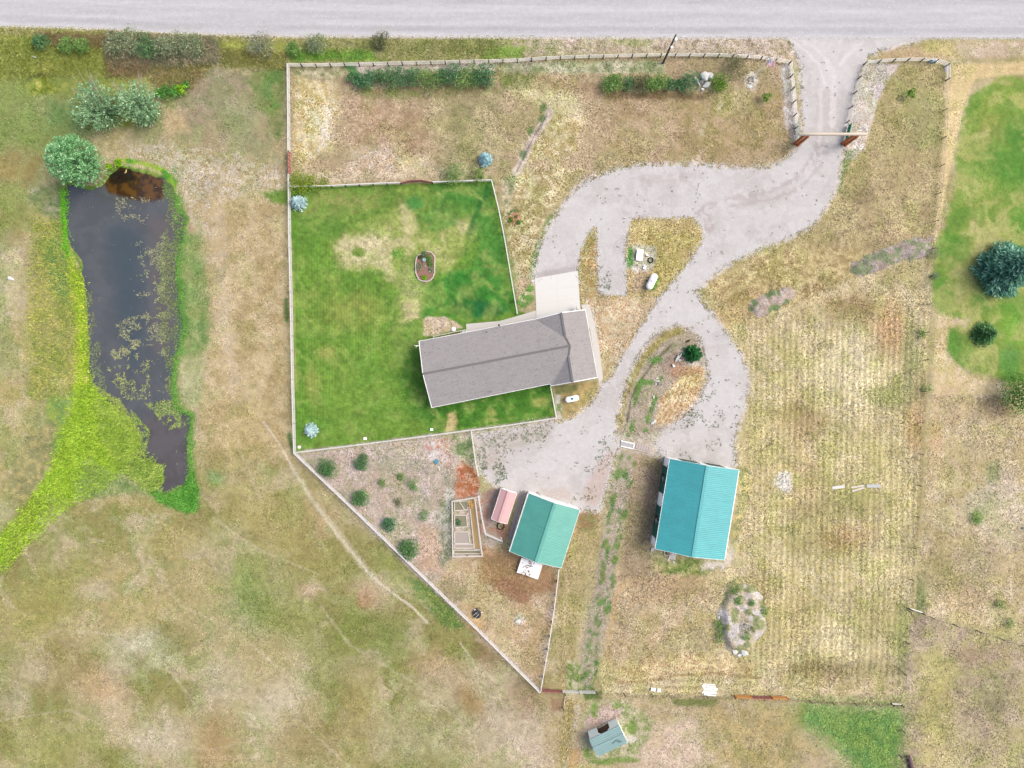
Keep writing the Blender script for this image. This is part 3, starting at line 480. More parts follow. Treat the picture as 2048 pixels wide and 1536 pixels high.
# generic fine variation everywhere
COL[..., :3] *= (1 + .30 * (nD - .5) + .22 * (nE - .5) + .12 * (nB - .5) + .26 * (nC - .5))[..., None]
_g = (COL[..., 1] - COL[..., 0]) / COL[..., 1]; isdry = 1 - sstep(-.02, .14, _g)
_l = (COL[..., :3] @ np.array([.3, .6, .1]))[..., None]
COL[..., :3] = np.where(isdry[..., None] > 0, COL[..., :3] * (1 - .16 * isdry[..., None]) + .16 * isdry[..., None] * _l * np.array([1.10, 1.0, .84]), COL[..., :3]) * (1 + .09 * isdry[..., None])
COL[..., 3] *= .45 + 1.1 * sstep(.3, .7, fbm(GX + _u, GY + _v, 40, 203, 3))
lum = COL[..., :3] @ np.array([.3, .6, .1]); COL[..., :3] = lum[..., None] + .97 * (COL[..., :3] - lum[..., None])
gn = sstep(.42, .66, fbm(GX, GY, 34, 101, 4)); dry = sstep(.9, 1.0, COL[..., 3]) * .5 + .5 * (COL[..., 3] > .6)
COL[..., :3] *= 1 + (gn * dry)[..., None] * np.array([-.13, -.06, -.18]) + ((1 - gn) * dry)[..., None] * np.array([.06, .06, .13])

# ------------------------------------------------------------------ driveway, road and water colours
COVER = COL.copy()
def with_canvas(fn):
    global COL
    keep = COL; COL = np.ones_like(keep); fn(); out = COL; COL = keep; return out
def paint_drive():
    paint(BIG, (212, 209, 208), (202, 198, 196), n='B', a=.8)
    paint(BIG, (220, 217, 217), n='C', op=.5, patch=('C', .55))
    for pts, w, o in [([(1640, 280), (1625, 320), (1590, 360), (1530, 385), (1450, 400), (1400, 420)], 5, .55), ([(1655, 285), (1640, 330), (1600, 375), (1540, 400), (1460, 412)], 4, .5),
                      ([(1400, 352), (1330, 355), (1290, 360)], 8, .35), ([(1410, 420), (1425, 450), (1418, 475)], 3, .6), ([(1395, 425), (1408, 440), (1415, 462)], 3, .5)]:
        paint(('l', pts, w * 1.3), (180, 168, 166), f=10, warp=6, op=o, n='D', patch=('D', .44))
    paint([(1070, 545), (1155, 530), (1156, 545), (1070, 560)], (176, 168, 168), f=10, warp=5, op=.6)
    paint([(950, 868), (1110, 846), (1100, 880), (1000, 905), (962, 950)], (200, 188, 182), (178, 174, 158), f=20, warp=10, n='D', op=.7)
    paint([(960, 915), (1000, 890), (1020, 920), (990, 960)], (196, 184, 176), f=20, warp=8, op=.7)
    paint([(1190, 930), (1222, 900), (1235, 900), (1215, 980), (1190, 1010), (1160, 1000)], (204, 184, 174), f=16, warp=8, op=.8)
    paint([(1080, 980), (1130, 975), (1150, 1000), (1100, 998)], (204, 192, 186), f=14, warp=5, op=.8)
    paint([(1260, 740), (1236, 770), (1225, 830), (1240, 860), (1232, 800)], (200, 186, 176), f=10, warp=6, op=.5)
    for pts, w, o in [([(1580, 80), (1610, 100), (1638, 130), (1650, 170)], 3, .7), ([(1600, 78), (1630, 95), (1655, 120)], 2.5, .6), ([(1725, 85), (1700, 105), (1680, 130)], 3, .6), ([(1652, 120), (1668, 150), (1665, 250)], 6, .6), ([(1640, 180), (1642, 230), (1640, 280)], 4, .5)]:
        paint(('l', pts, w), (230, 224, 224), f=5, warp=2.5, op=o)
def paint_water():
    paint(BIG, (98, 101, 105), (89, 93, 97), n='C', a=0)
    paint([(215, 470), (250, 440), (285, 480), (285, 720), (262, 740), (235, 640), (228, 560)], (76, 88, 96), f=50, warp=12)
    paint([(300, 440), (360, 420), (372, 450), (345, 700), (310, 700), (300, 560)], (106, 100, 100), f=26, warp=10, op=.8)
    paint([(270, 840), (380, 825), (380, 990), (300, 990), (290, 900)], (100, 96, 98), (88, 84, 84), f=30, warp=14, n='C')
    paint([(205, 360), (235, 330), (310, 340), (332, 370), (325, 395), (300, 402), (262, 398), (215, 385)], (66, 46, 26), (104, 74, 34), f=10, warp=6, n='D')
    paint([(215, 345), (262, 340), (275, 360), (225, 372)], (36, 28, 26), f=12, warp=6, op=.9)
    paint(('l', [(355, 425), (372, 440), (362, 460)], 6), (120, 100, 104), f=6, warp=3, op=.8)
DCOL = with_canvas(paint_drive); WCOL = with_canvas(paint_water)

# ------------------------------------------------------------------ mesh helpers
def mesh_np(name, V, F, mat=None, col=None, kind=None, link=True, smooth=False):
    me = bpy.data.meshes.new(name)
    V = np.ascontiguousarray(V, np.float32); F = np.ascontiguousarray(F, np.int32)
    k = F.shape[1]
    me.vertices.add(len(V)); me.vertices.foreach_set('co', V.ravel())
    me.loops.add(F.size); me.loops.foreach_set('vertex_index', F.ravel())
    me.polygons.add(len(F)); me.polygons.foreach_set('loop_start', np.arange(0, F.size, k, dtype=np.int32))
    if smooth: me.polygons.foreach_set('use_smooth', np.ones(len(F), bool))
    me.update(calc_edges=True)
    if col is not None:
        at = me.color_attributes.new('cover', 'FLOAT_COLOR', 'POINT')
        at.data.foreach_set('color', np.ascontiguousarray(col, np.float32).ravel())
    if mat: me.materials.append(mat)
    o = bpy.data.objects.new(name, me)
    if link: C.objects.link(o)
    if kind: o['kind'] = kind
    return o

class MB:
    def __init__(s): s.v = []; s.f = []; s.m = []
    def add(s, vs, fs, m=0):
        b = len(s.v); s.v += [Vector(v) for v in vs]; s.f += [[b + i for i in f] for f in fs]; s.m += [m] * len(fs)
    def box(s, c, d, rz=0, M=None, m=0):
        hx, hy, hz = d[0] / 2, d[1] / 2, d[2] / 2
        vs = [Vector((x, y, z)) for z in (-hz, hz) for x, y in ((-hx, -hy), (hx, -hy), (hx, hy), (-hx, hy))]
        R = M if M is not None else Matrix.Rotation(rz, 3, 'Z')
        s.add([R @ v + Vector(c) for v in vs], [(0, 3, 2, 1), (4, 5, 6, 7), (0, 1, 5, 4), (1, 2, 6, 5), (2, 3, 7, 6), (3, 0, 4, 7)], m)
    def beam(s, a, b, w, h, m=0, up=Vector((0, 0, 1))):
        a, b = Vector(a), Vector(b); d = (b - a); L = d.length; x = d.normalized()
        y = up.cross(x)
        if y.length < 1e-4: y = Vector((0, 1, 0))
        y.normalize(); z = x.cross(y)
        M = Matrix((x, y, z)).transposed(); s.box((a + b) / 2, (L, w, h), M=M, m=m)
    def tube(s, a, b, r0, r1=None, n=8, m=0):
        r1 = r0 if r1 is None else r1
        a, b = Vector(a), Vector(b); x = (b - a).normalized()
        y = x.cross(Vector((0, 0, 1))) if abs(x.z) < .9 else x.cross(Vector((1, 0, 0)))
        y.normalize(); z = x.cross(y); vs = []
        for c, r in ((a, r0), (b, r1)):
            for i in range(n):
                t = 2 * math.pi * i / n; vs.append(c + (y * math.cos(t) + z * math.sin(t)) * r)
        fs = [(i, (i + 1) % n, n + (i + 1) % n, n + i) for i in range(n)] + [tuple(range(n - 1, -1, -1)), tuple(range(n, 2 * n))]
        s.add(vs, fs, m)
    def prism(s, poly, z0, z1, m=0):
        n = len(poly); vs = [Vector((p[0], p[1], z0)) for p in poly] + [Vector((p[0], p[1], z1)) for p in poly]
        ar = sum(poly[i][0] * poly[(i + 1) % n][1] - poly[(i + 1) % n][0] * poly[i][1] for i in range(n))
        fs = [(i, (i + 1) % n, n + (i + 1) % n, n + i) for i in range(n)] + [tuple(range(n - 1, -1, -1)), tuple(range(n, 2 * n))]
        if ar < 0: fs = [f[::-1] for f in fs]
        s.add(vs, fs, m)
    def slab(s, pts, t, m=0):
        """polygon in 3d thickened downward by t"""
        n = len(pts); a = [Vector(p) for p in pts]; b = [p - Vector((0, 0, t)) for p in a]
        nrm = (a[1] - a[0]).cross(a[2] - a[0])
        fs = [tuple(range(n)), tuple(range(2 * n - 1, n - 1, -1))] + [(i, n + i, n + (i + 1) % n, (i + 1) % n) for i in range(n)]
        if nrm.z < 0: fs = [f[::-1] for f in fs]
        s.add(a + b, fs, m)
    def lathe(s, prof, axis_a, axis_b, n=16, m=0):
        """prof: (t along a->b in metres, radius)"""
        a, b = Vector(axis_a), Vector(axis_b); x = (b - a).normalized()
        y = x.cross(Vector((0, 0, 1))) if abs(x.z) < .9 else Vector((0, 1, 0)); y.normalize(); z = x.cross(y)
        vs = []
        for t, r in prof:
            for i in range(n):
                q = 2 * math.pi * i / n; vs.append(a + x * t + (y * math.cos(q) + z * math.sin(q)) * r)
        fs = []
        for k in range(len(prof) - 1):
            for i in range(n): fs.append((k * n + i, k * n + (i + 1) % n, (k + 1) * n + (i + 1) % n, (k + 1) * n + i))
        fs += [tuple(range(n - 1, -1, -1)), tuple(range((len(prof) - 1) * n, len(prof) * n))]
        s.add(vs, fs, m)
    def build(s, name, mats, parent=None, world=True, smooth=False, label=None):
        me = bpy.data.meshes.new(name)
        vs = s.v
        if parent is not None and world:
            Mw = Matrix(); q_ = parent
            while q_ is not None: Mw = Matrix.Translation(q_.location) @ q_.rotation_euler.to_matrix().to_4x4() @ Mw; q_ = q_.parent
            Mi = Mw.inverted()
            vs = [Mi @ v for v in vs]
        me.from_pydata([tuple(v) for v in vs], [], s.f)
        mats = mats if isinstance(mats, (list, tuple)) else [mats]
        for m in mats: me.materials.append(m)
        if len(mats) > 1: me.polygons.foreach_set('material_index', s.m)
        if smooth: me.polygons.foreach_set('use_smooth', [True] * len(me.polygons))
        bm = bmesh.new(); bm.from_mesh(me); bmesh.ops.recalc_face_normals(bm, faces=bm.faces); bm.to_mesh(me); bm.free()
        o = bpy.data.objects.new(name, me); C.objects.link(o)
        if parent is not None: o.parent = parent
        if label: o['label'] = label
        return o

def thing(name, label, cat, loc=(0, 0, 0), rz=0, group=None):
    o = bpy.data.objects.new(name, None); C.objects.link(o); o.empty_display_size = .3
    o.location = loc; o.rotation_euler = (0, 0, rz); o['label'] = label; o['category'] = cat
    if group: o['group'] = group
    return o
def tag(o, label, cat, group=None):
    o['label'] = label; o['category'] = cat
    if group: o['group'] = group
    return o

# ------------------------------------------------------------------ materials
def mat_new(name):
    m = bpy.data.materials.new(name); m.use_nodes = True
    nt = m.node_tree; return m, nt, nt.nodes, nt.links, nt.nodes['Principled BSDF']
def N_(nt, t, **kw):
    n = nt.nodes.new(t)
    for k, v in kw.items():
        if hasattr(n, k): setattr(n, k, v)
        else: n.inputs[k.replace('_', ' ')].default_value = v
    return n
def math_(nt, op, a, b=None, c=None, clamp=False):
    n = nt.nodes.new('ShaderNodeMath'); n.operation = op; n.use_clamp = clamp
    for i, v in enumerate((a, b, c)):
        if v is None: continue
        if isinstance(v, (int, float)): n.inputs[i].default_value = v
        else: nt.links.new(v, n.inputs[i])
    return n.outputs[0]
def scale_col(nt, col, fac):
    n = nt.nodes.new('ShaderNodeVectorMath'); n.operation = 'SCALE'
    if isinstance(col, tuple): n.inputs[0].default_value = col[:3]
    else: nt.links.new(col, n.inputs[0])
    nt.links.new(fac, n.inputs['Scale']); return n.outputs[0]
def noise(nt, vec, sc, det=2, rough=.5, dist=0):
    n = nt.nodes.new('ShaderNodeTexNoise'); n.inputs['Scale'].default_value = sc; n.inputs['Detail'].default_value = det
    n.inputs['Roughness'].default_value = rough; n.inputs['Distortion'].default_value = dist
    if vec is not None: nt.links.new(vec, n.inputs['Vector'])
    return n.outputs['Fac']
def mix_col(nt, f, a, b):
    n = nt.nodes.new('ShaderNodeMix'); n.data_type = 'RGBA'
    for s, v in ((n.inputs[0], f), (n.inputs[6], a), (n.inputs[7], b)):
        if isinstance(v, (int, float)): s.default_value = v
        elif isinstance(v, tuple): s.default_value = v if len(v) == 4 else (*v, 1)
        else: nt.links.new(v, s)
    return n.outputs[2]

def cover_material(name, kind):
    m, nt, ns, lk, bs = mat_new(name)
    at = N_(nt, 'ShaderNodeAttribute', attribute_name='cover')
    geo = ns.new('ShaderNodeNewGeometry'); P = geo.outputs['Position']
    bs.inputs['Specular IOR Level'].default_value = .15; bs.inputs['Roughness'].default_value = .95
    if kind == 'grass':
        warp = nt.nodes.new('ShaderNodeTexNoise'); warp.inputs['Scale'].default_value = 1.6; warp.inputs['Detail'].default_value = 2; lk.new(P, warp.inputs['Vector'])
        a1 = noise(nt, P, 2.3, 3, .62, 1.2)
        r1 = math_(nt, 'ABSOLUTE', math_(nt, 'SUBTRACT', a1, .5))
        strand = math_(nt, 'SUBTRACT', 1, math_(nt, 'MULTIPLY', r1, 20, clamp=True))        # curly pale stalks
        a2 = noise(nt, P, 5.0, 2, .6, .8)
        r2 = math_(nt, 'ABSOLUTE', math_(nt, 'SUBTRACT', a2, .48))
        st2 = math_(nt, 'SUBTRACT', 1, math_(nt, 'MULTIPLY', r2, 13, clamp=True))
        a3 = noise(nt, P, 3.4, 3, .7)
        dark = math_(nt, 'MULTIPLY', math_(nt, 'SUBTRACT', a3, .54, clamp=True), 7, clamp=True)
        s = math_(nt, 'ADD', math_(nt, 'MULTIPLY', strand, .50), math_(nt, 'MULTIPLY', st2, .46))
        s = math_(nt, 'SUBTRACT', s, math_(nt, 'MULTIPLY', dark, .52))
        s = math_(nt, 'SUBTRACT', s, .19)
        s = math_(nt, 'MULTIPLY', s, at.outputs['Alpha'])
        f = math_(nt, 'ADD', 1, s)
        col = scale_col(nt, at.outputs['Color'], f)
        lk.new(col, bs.inputs['Base Color'])
        bp = ns.new('ShaderNodeBump'); bp.inputs['Strength'].default_value = .35; bp.inputs['Distance'].default_value = .08
        lk.new(a2, bp.inputs['Height']); lk.new(bp.outputs[0], bs.inputs['Normal'])
    elif kind == 'gravel':
        v = nt.nodes.new('ShaderNodeTexVoronoi'); v.inputs['Scale'].default_value = 7; lk.new(P, v.inputs['Vector'])
        a1 = noise(nt, P, 9, 2, .7); a2 = noise(nt, P, 1.3, 3, .6)
        g = math_(nt, 'ADD', math_(nt, 'MULTIPLY', math_(nt, 'SUBTRACT', a1, .5), .62), math_(nt, 'MULTIPLY', math_(nt, 'SUBTRACT', a2, .5), .26))
        f = math_(nt, 'ADD', 1, g); col = scale_col(nt, at.outputs['Color'], f)
        sep = nt.nodes.new('ShaderNodeSeparateColor'); lk.new(v.outputs['Color'], sep.inputs[0])
        pale = math_(nt, 'MULTIPLY', math_(nt, 'SUBTRACT', sep.outputs[0], .9, clamp=True), 5, clamp=True)
        col = mix_col(nt, pale, col, (.42, .41, .40)); lk.new(col, bs.inputs['Base Color'])
        bp = ns.new('ShaderNodeBump'); bp.inputs['Strength'].default_value = .3; bp.inputs['Distance'].default_value = .04
        lk.new(a1, bp.inputs['Height']); lk.new(bp.outputs[0], bs.inputs['Normal'])
    elif kind == 'water':
        a1 = noise(nt, P, .8, 3, .6)
        f = math_(nt, 'ADD', .92, math_(nt, 'MULTIPLY', a1, .16)); lk.new(scale_col(nt, at.outputs['Color'], f), bs.inputs['Base Color'])
        bs.inputs['Roughness'].default_value = .06; bs.inputs['Specular IOR Level'].default_value = .5
        bp = ns.new('ShaderNodeBump'); bp.inputs['Strength'].default_value = .06; bp.inputs['Distance'].default_value = .05
        lk.new(noise(nt, P, 3, 2), bp.inputs['Height']); lk.new(bp.outputs[0], bs.inputs['Normal'])
    elif kind == 'blade':
        ri = geo.outputs['Random Per Island']
        f = math_(nt, 'ADD', .72, math_(nt, 'MULTIPLY', ri, .6)); lk.new(scale_col(nt, at.outputs['Color'], f), bs.inputs['Base Color'])
    return m

def simple_mat(name, c, rough=.6, var=.15, sc=3, spec=.3, bump=0, metal=0, streak=None, raw=False):
    m, nt, ns, lk, bs = mat_new(name)
    tc = ns.new('ShaderNodeTexCoord'); P = tc.outputs['Object']
    if streak:
        mp = ns.new('ShaderNodeMapping'); mp.inputs['Scale'].default_value = streak; lk.new(P, mp.inputs[0]); P = mp.outputs[0]
    n1 = noise(nt, P, sc, 4, .65)
    f = math_(nt, 'ADD', 1 - var / 2, math_(nt, 'MULTIPLY', n1, var))
    base = c if raw else alb(c)
    lk.new(scale_col(nt, tuple(base), f), bs.inputs['Base Color'])
    bs.inputs['Roughness'].default_value = rough; bs.inputs['Specular IOR Level'].default_value = spec; bs.inputs['Metallic'].default_value = metal
    if bump:
        bp = ns.new('ShaderNodeBump'); bp.inputs['Strength'].default_value = bump; bp.inputs['Distance'].default_value = .05
        lk.new(n1, bp.inputs['Height']); lk.new(bp.outputs[0], bs.inputs['Normal'])
    return m

def leaf_mat(name, c1, c2, c3=None, rough=.75, k=1.0):
    alb = lambda c, kk=k: tuple(min(.85, lin1(v) / kk) for v in c)
    m, nt, ns, lk, bs = mat_new(name)
    geo = ns.new('ShaderNodeNewGeometry'); ri = geo.outputs['Random Per Island']
    cr = ns.new('ShaderNodeValToRGB'); lk.new(ri, cr.inputs[0])
    e = cr.color_ramp.elements; e[0].color = (*alb(c1), 1); e[1].color = (*alb(c2), 1)
    if c3: k = cr.color_ramp.elements.new(.85); k.color = (*alb(c2), 1); e[len(e) - 1].color = (*alb(c3), 1)
    lk.new(cr.outputs[0], bs.inputs['Base Color']); bs.inputs['Roughness'].default_value = rough; bs.inputs['Specular IOR Level'].default_value = .25
    # thin leaves let some light through
    tr = ns.new('ShaderNodeBsdfTranslucent'); lk.new(cr.outputs[0], tr.inputs['Color'])
    mx = ns.new('ShaderNodeMixShader'); mx.inputs[0].default_value = .4
    lk.new(bs.outputs[0], mx.inputs[1]); lk.new(tr.outputs[0], mx.inputs[2]); lk.new(mx.outputs[0], ns['Material Output'].inputs['Surface'])
    return m

def rib_roof_mat(name, c, pitch):
    """painted ribbed steel: light and shade of the ribs put into the colour as a wave along local Y"""
    m, nt, ns, lk, bs = mat_new(name)
    tc = ns.new('ShaderNodeTexCoord'); P = tc.outputs['Object']
    sp = ns.new('ShaderNodeSeparateXYZ'); lk.new(P, sp.inputs[0])
    w = math_(nt, 'SINE', math_(nt, 'MULTIPLY', sp.outputs['Y'], 2 * math.pi / pitch))
    mp = ns.new('ShaderNodeMapping'); mp.inputs['Scale'].default_value = (.4, 5, 1); lk.new(P, mp.inputs[0])
    n1 = noise(nt, mp.outputs[0], 1, 3, .6); n2 = noise(nt, P, .6, 3)
    f = math_(nt, 'ADD', 1, math_(nt, 'MULTIPLY', w, .07))  # tone wave imitates the shading of the ribs
    f = math_(nt, 'ADD', f, math_(nt, 'MULTIPLY', math_(nt, 'SUBTRACT', n1, .5), .36))
    f = math_(nt, 'ADD', f, math_(nt, 'MULTIPLY', math_(nt, 'SUBTRACT', n2, .5), .26))
    lk.new(scale_col(nt, alb(c), f), bs.inputs['Base Color'])
    bs.inputs['Roughness'].default_value = .42; bs.inputs['Specular IOR Level'].default_value = .5
    bp = ns.new('ShaderNodeBump'); bp.inputs['Strength'].default_value = .5; bp.inputs['Distance'].default_value = .02
    lk.new(w, bp.inputs['Height']); lk.new(bp.outputs[0], bs.inputs['Normal'])
    return m

def shingle_mat(name, c):
    m, nt, ns, lk, bs = mat_new(name)
    tc = ns.new('ShaderNodeTexCoord'); P = tc.outputs['Object']
    br = ns.new('ShaderNodeTexBrick'); br.inputs['Scale'].default_value = 1.0; br.inputs['Brick Width'].default_value = .9; br.inputs['Row Height'].default_value = .30
    br.inputs['Mortar Size'].default_value = .03; br.inputs['Mortar Smooth'].default_value = .3; br.offset = .37
    br.inputs['Color1'].default_value = (1, 1, 1, 1); br.inputs['Color2'].default_value = (.90, .90, .90, 1); br.inputs['Mortar'].default_value = (.8, .8, .8, 1)
    lk.new(P, br.inputs['Vector'])
    v = ns.new('ShaderNodeTexVoronoi'); v.inputs['Scale'].default_value = 1.0; mp = ns.new('ShaderNodeMapping'); mp.inputs['Scale'].default_value = (2.0, 2.9, 1); lk.new(P, mp.inputs[0]); lk.new(mp.outputs[0], v.inputs['Vector'])
    dots = math_(nt, 'SUBTRACT', 1, math_(nt, 'MULTIPLY', v.outputs['Distance'], 3.6, clamp=True))
    sc = ns.new('ShaderNodeSeparateColor'); lk.new(v.outputs['Color'], sc.inputs[0])
    gate = math_(nt, 'GREATER_THAN', sc.outputs[0], .35)
    dots = math_(nt, 'MULTIPLY', math_(nt, 'MULTIPLY', dots, gate), .75)
    n1 = noise(nt, P, 6, 2, .7); n2 = noise(nt, P, .7, 3)
    f = math_(nt, 'ADD', .84, math_(nt, 'MULTIPLY', n1, .36)); f = math_(nt, 'ADD', f, math_(nt, 'MULTIPLY', math_(nt, 'SUBTRACT', n2, .5), .15))
    f = math_(nt, 'SUBTRACT', f, dots)
    cc = scale_col(nt, alb(c), f)
    mu = ns.new('ShaderNodeVectorMath'); mu.operation = 'MULTIPLY'; lk.new(cc, mu.inputs[0]); lk.new(br.outputs['Color'], mu.inputs[1])
    lk.new(mu.outputs[0], bs.inputs['Base Color']); bs.inputs['Roughness'].default_value = .9; bs.inputs['Specular IOR Level'].default_value = .2
    return m

M_GROUND = cover_material('ground_cover', 'grass'); M_GRAVEL = cover_material('gravel', 'gravel'); M_WATER = cover_material('pond_water', 'water'); M_BLADE = cover_material('grass_blades', 'blade')
M_WHITE = simple_mat('white_painted_steel', (.72, .72, .72), .5, .1, 2, raw=True)
M_TANK = simple_mat('tank_paint', (.8, .8, .79), .35, .06, 1.5, spec=.5, raw=True)
M_POST = simple_mat('fence_post_wood', (84, 82, 76), .9, .5, 8)
M_RAIL = simple_mat('fence_rail_paint', (.50, .49, .48), .7, .2, 4, raw=True)
M_RAILB = simple_mat('bright_rail_paint', (.66, .65, .63), .7, .15, 4, raw=True)
M_RAILG = simple_mat('weathered_fence_board', (.44, .43, .415), .8, .4, 5, raw=True)
M_RED = simple_mat('red_gate_paint', (208, 138, 132), .6, .3, 4)
M_ORANGE = simple_mat('new_cedar', (222, 150, 72), .7, .3, 6)
M_WIRE = simple_mat('fence_wire', (120, 116, 108), .5, .1, 4, metal=.5)
M_GREEN = simple_mat('green_gate_paint', (70, 170, 128), .5, .25, 4)
M_CONC = simple_mat('concrete', (236, 235, 232), .85, .10, .8)
M_CONC2 = simple_mat('concrete_walk', (224, 221, 216), .85, .15, 1.5)
M_ROCK = simple_mat('pale_rock', (.43, .44, .42), .9, .45, 2.5, bump=.6, raw=True)
M_ROCKD = simple_mat('brown_rock', (150, 134, 116), .9, .5, 3, bump=.6)
M_ROCKG = simple_mat('grey_rock', (140, 142, 146), .9, .3, 3, bump=.5)
M_BARK = simple_mat('bark', (92, 80, 64), .95, .5, 6, bump=.6)
M_LOG = simple_mat('peeled_log', (236, 220, 200), .7, .2, 3, streak=(.3, 4, 4))
M_STAIN = simple_mat('stained_cedar', (214, 120, 60), .6, .35, 5, streak=(4, 4, .4))
M_DARK = simple_mat('dark_plastic', (52, 54, 58), .5, .3, 6)
M_BLACK = simple_mat('black_rubber', (42, 40, 40), .6, .2, 6)
M_TEALDOOR = simple_mat('teal_door', (38, 112, 100), .5, .2, 3)
M_WALLW = simple_mat('white_wall_panel', (.86, .85, .86), .5, .12, 2, raw=True)
M_SHED = simple_mat('pink_shed_roof', (232, 186, 186), .6, .08, 1.5)
M_WOOD = simple_mat('bleached_timber', (.42, .39, .34), .8, .3, 5, raw=True)
M_DECK = simple_mat('deck_wood', (180, 136, 100), .8, .3, 5)
M_SOIL = simple_mat('soil', (150, 118, 98), .95, .5, 5, bump=.5)
M_GLASS = simple_mat('window_glass', (60, 72, 80), .1, .1, 3, spec=.8)

# ------------------------------------------------------------------ ground with the pond basin
pd = sdf_poly(GX, GY, POND) + 3.0 * wX + 2.5 * wY
basin = -1.1 * sstep(2, -14, pd) if False else -1.1 * (1 - sstep(-16, 1, pd))
swale = sdf_line(GX, GY, [(-100, 1160), (60, 1060), (130, 930), (170, 820)])
Z = basin + .10 * (nB - .5) * (1 - sstep(-4, 40, -np.minimum(pd, 0)))
drv = sdf_poly(GX, GY, DRIVE) + 2.4 * wY + 2.0 * (fbm(GX, GY, 5, 77, 2) - .5) * 2
road_y = np.interp(GX, [p[0] for p in ROAD_EDGE], [p[1] for p in ROAD_EDGE])
rd = GY - road_y + 1.0 * wY
on_hard = (drv < 14) | (rd < 14)
bld = (GX > 820) & (GX < 1500) & (GY > 530) & (GY < 1180)
Z = np.where(bld | on_hard, np.minimum(Z, 0) * 0 - .0, Z)
Z = np.where(pd < 2, np.minimum(Z, 0), Z)
bump_ok = ~(bld | on_hard) & (pd > 2)
Z = np.where(bump_ok, .05 * (nB - .5), Z)
wx_ = (GX - 1024) / S; wy_ = (768 - GY) / S
V = np.stack([wx_, wy_, Z], -1).reshape(-1, 3)
idx = np.arange(NX * NY).reshape(NY, NX)
def quads(mask=None):
    q = np.stack([idx[:-1, :-1], idx[1:, :-1], idx[1:, 1:], idx[:-1, 1:]], -1)
    return q.reshape(-1, 4) if mask is None else q[mask]
ground = mesh_np('ground', V, quads(), M_GROUND, COL.reshape(-1, 4), 'structure', smooth=True)

def sheet(name, mask_v, z, cols, mat):
    mk = mask_v[:-1, :-1] & mask_v[1:, :-1] & mask_v[1:, 1:] & mask_v[:-1, 1:]
    q = quads(mk); u, inv = np.unique(q, return_inverse=True)
    VV = V[u].copy(); VV[:, 2] = z
    return mesh_np(name, VV, inv.reshape(-1, 4), mat, cols.reshape(-1, 4)[u], 'structure')
dense = (GX > -80) & (GX < 2130)
sheet('gravel_driveway', (drv < 0) & (rd > -6), .012, DCOL, M_GRAVEL)
sheet('pond_water', (pd < 3) & (GX > 60), -.10, WCOL, M_WATER)
# gravel county road as its own strip, crowned a little, streaked along its length
xs = np.concatenate([[-60000, -14000, -6000, -2000, -800], np.arange(-400, 2500, 4.0), [2800, 4000, 8000, 14000, 60000]])
rows = 30
ry = np.interp(xs, [p[0] for p in ROAD_EDGE], [p[1] for p in ROAD_EDGE])
t = np.linspace(0, 1, rows)
RX = np.repeat(xs[None], rows, 0)
edge = (fbm(RX[0], RX[0] * 0 + 3, 7, 55, 2) - .5) * 3.2
RY = (ry + edge * 1.0)[None] * (1 - t[:, None]) + (ry - 106)[None] * t[:, None]
RZ = .012 + .10 * np.sin(np.pi * t)[:, None] + 0 * RX
RV = np.stack([(RX - 1024) / S, (768 - RY) / S, RZ], -1).reshape(-1, 3)
rc = np.array(alb((200, 200, 204))); RC = np.ones((rows, len(xs), 4)); dd = (ry[None] - RY)
k = 1 + .06 * np.sin(dd / 4.3 + 2 * fbm(RX, RY, 300, 60, 2)) + .22 * (fbm(RX / 20, RY, 4, 61, 3) - .5)
for tr, w_, a_ in ((50, 4, .07), (40, 5, .07), (22, 3, .08), (30, 6, -.05), (12, 5, -.05), (1.5, 2.2, .10)): k = k + a_ * np.exp(-((dd - tr) / w_) ** 2) * (.6 + .8 * fbm(RX, RY * 0, 90, 62, 2))
RC[..., :3] = rc * k[..., None]
ii = np.arange(rows * len(xs)).reshape(rows, len(xs))
RF = np.stack([ii[:-1, :-1], ii[:-1, 1:], ii[1:, 1:], ii[1:, :-1]], -1).reshape(-1, 4)
mesh_np('gravel_road', RV, RF, M_GRAVEL, RC.reshape(-1, 4), 'structure')

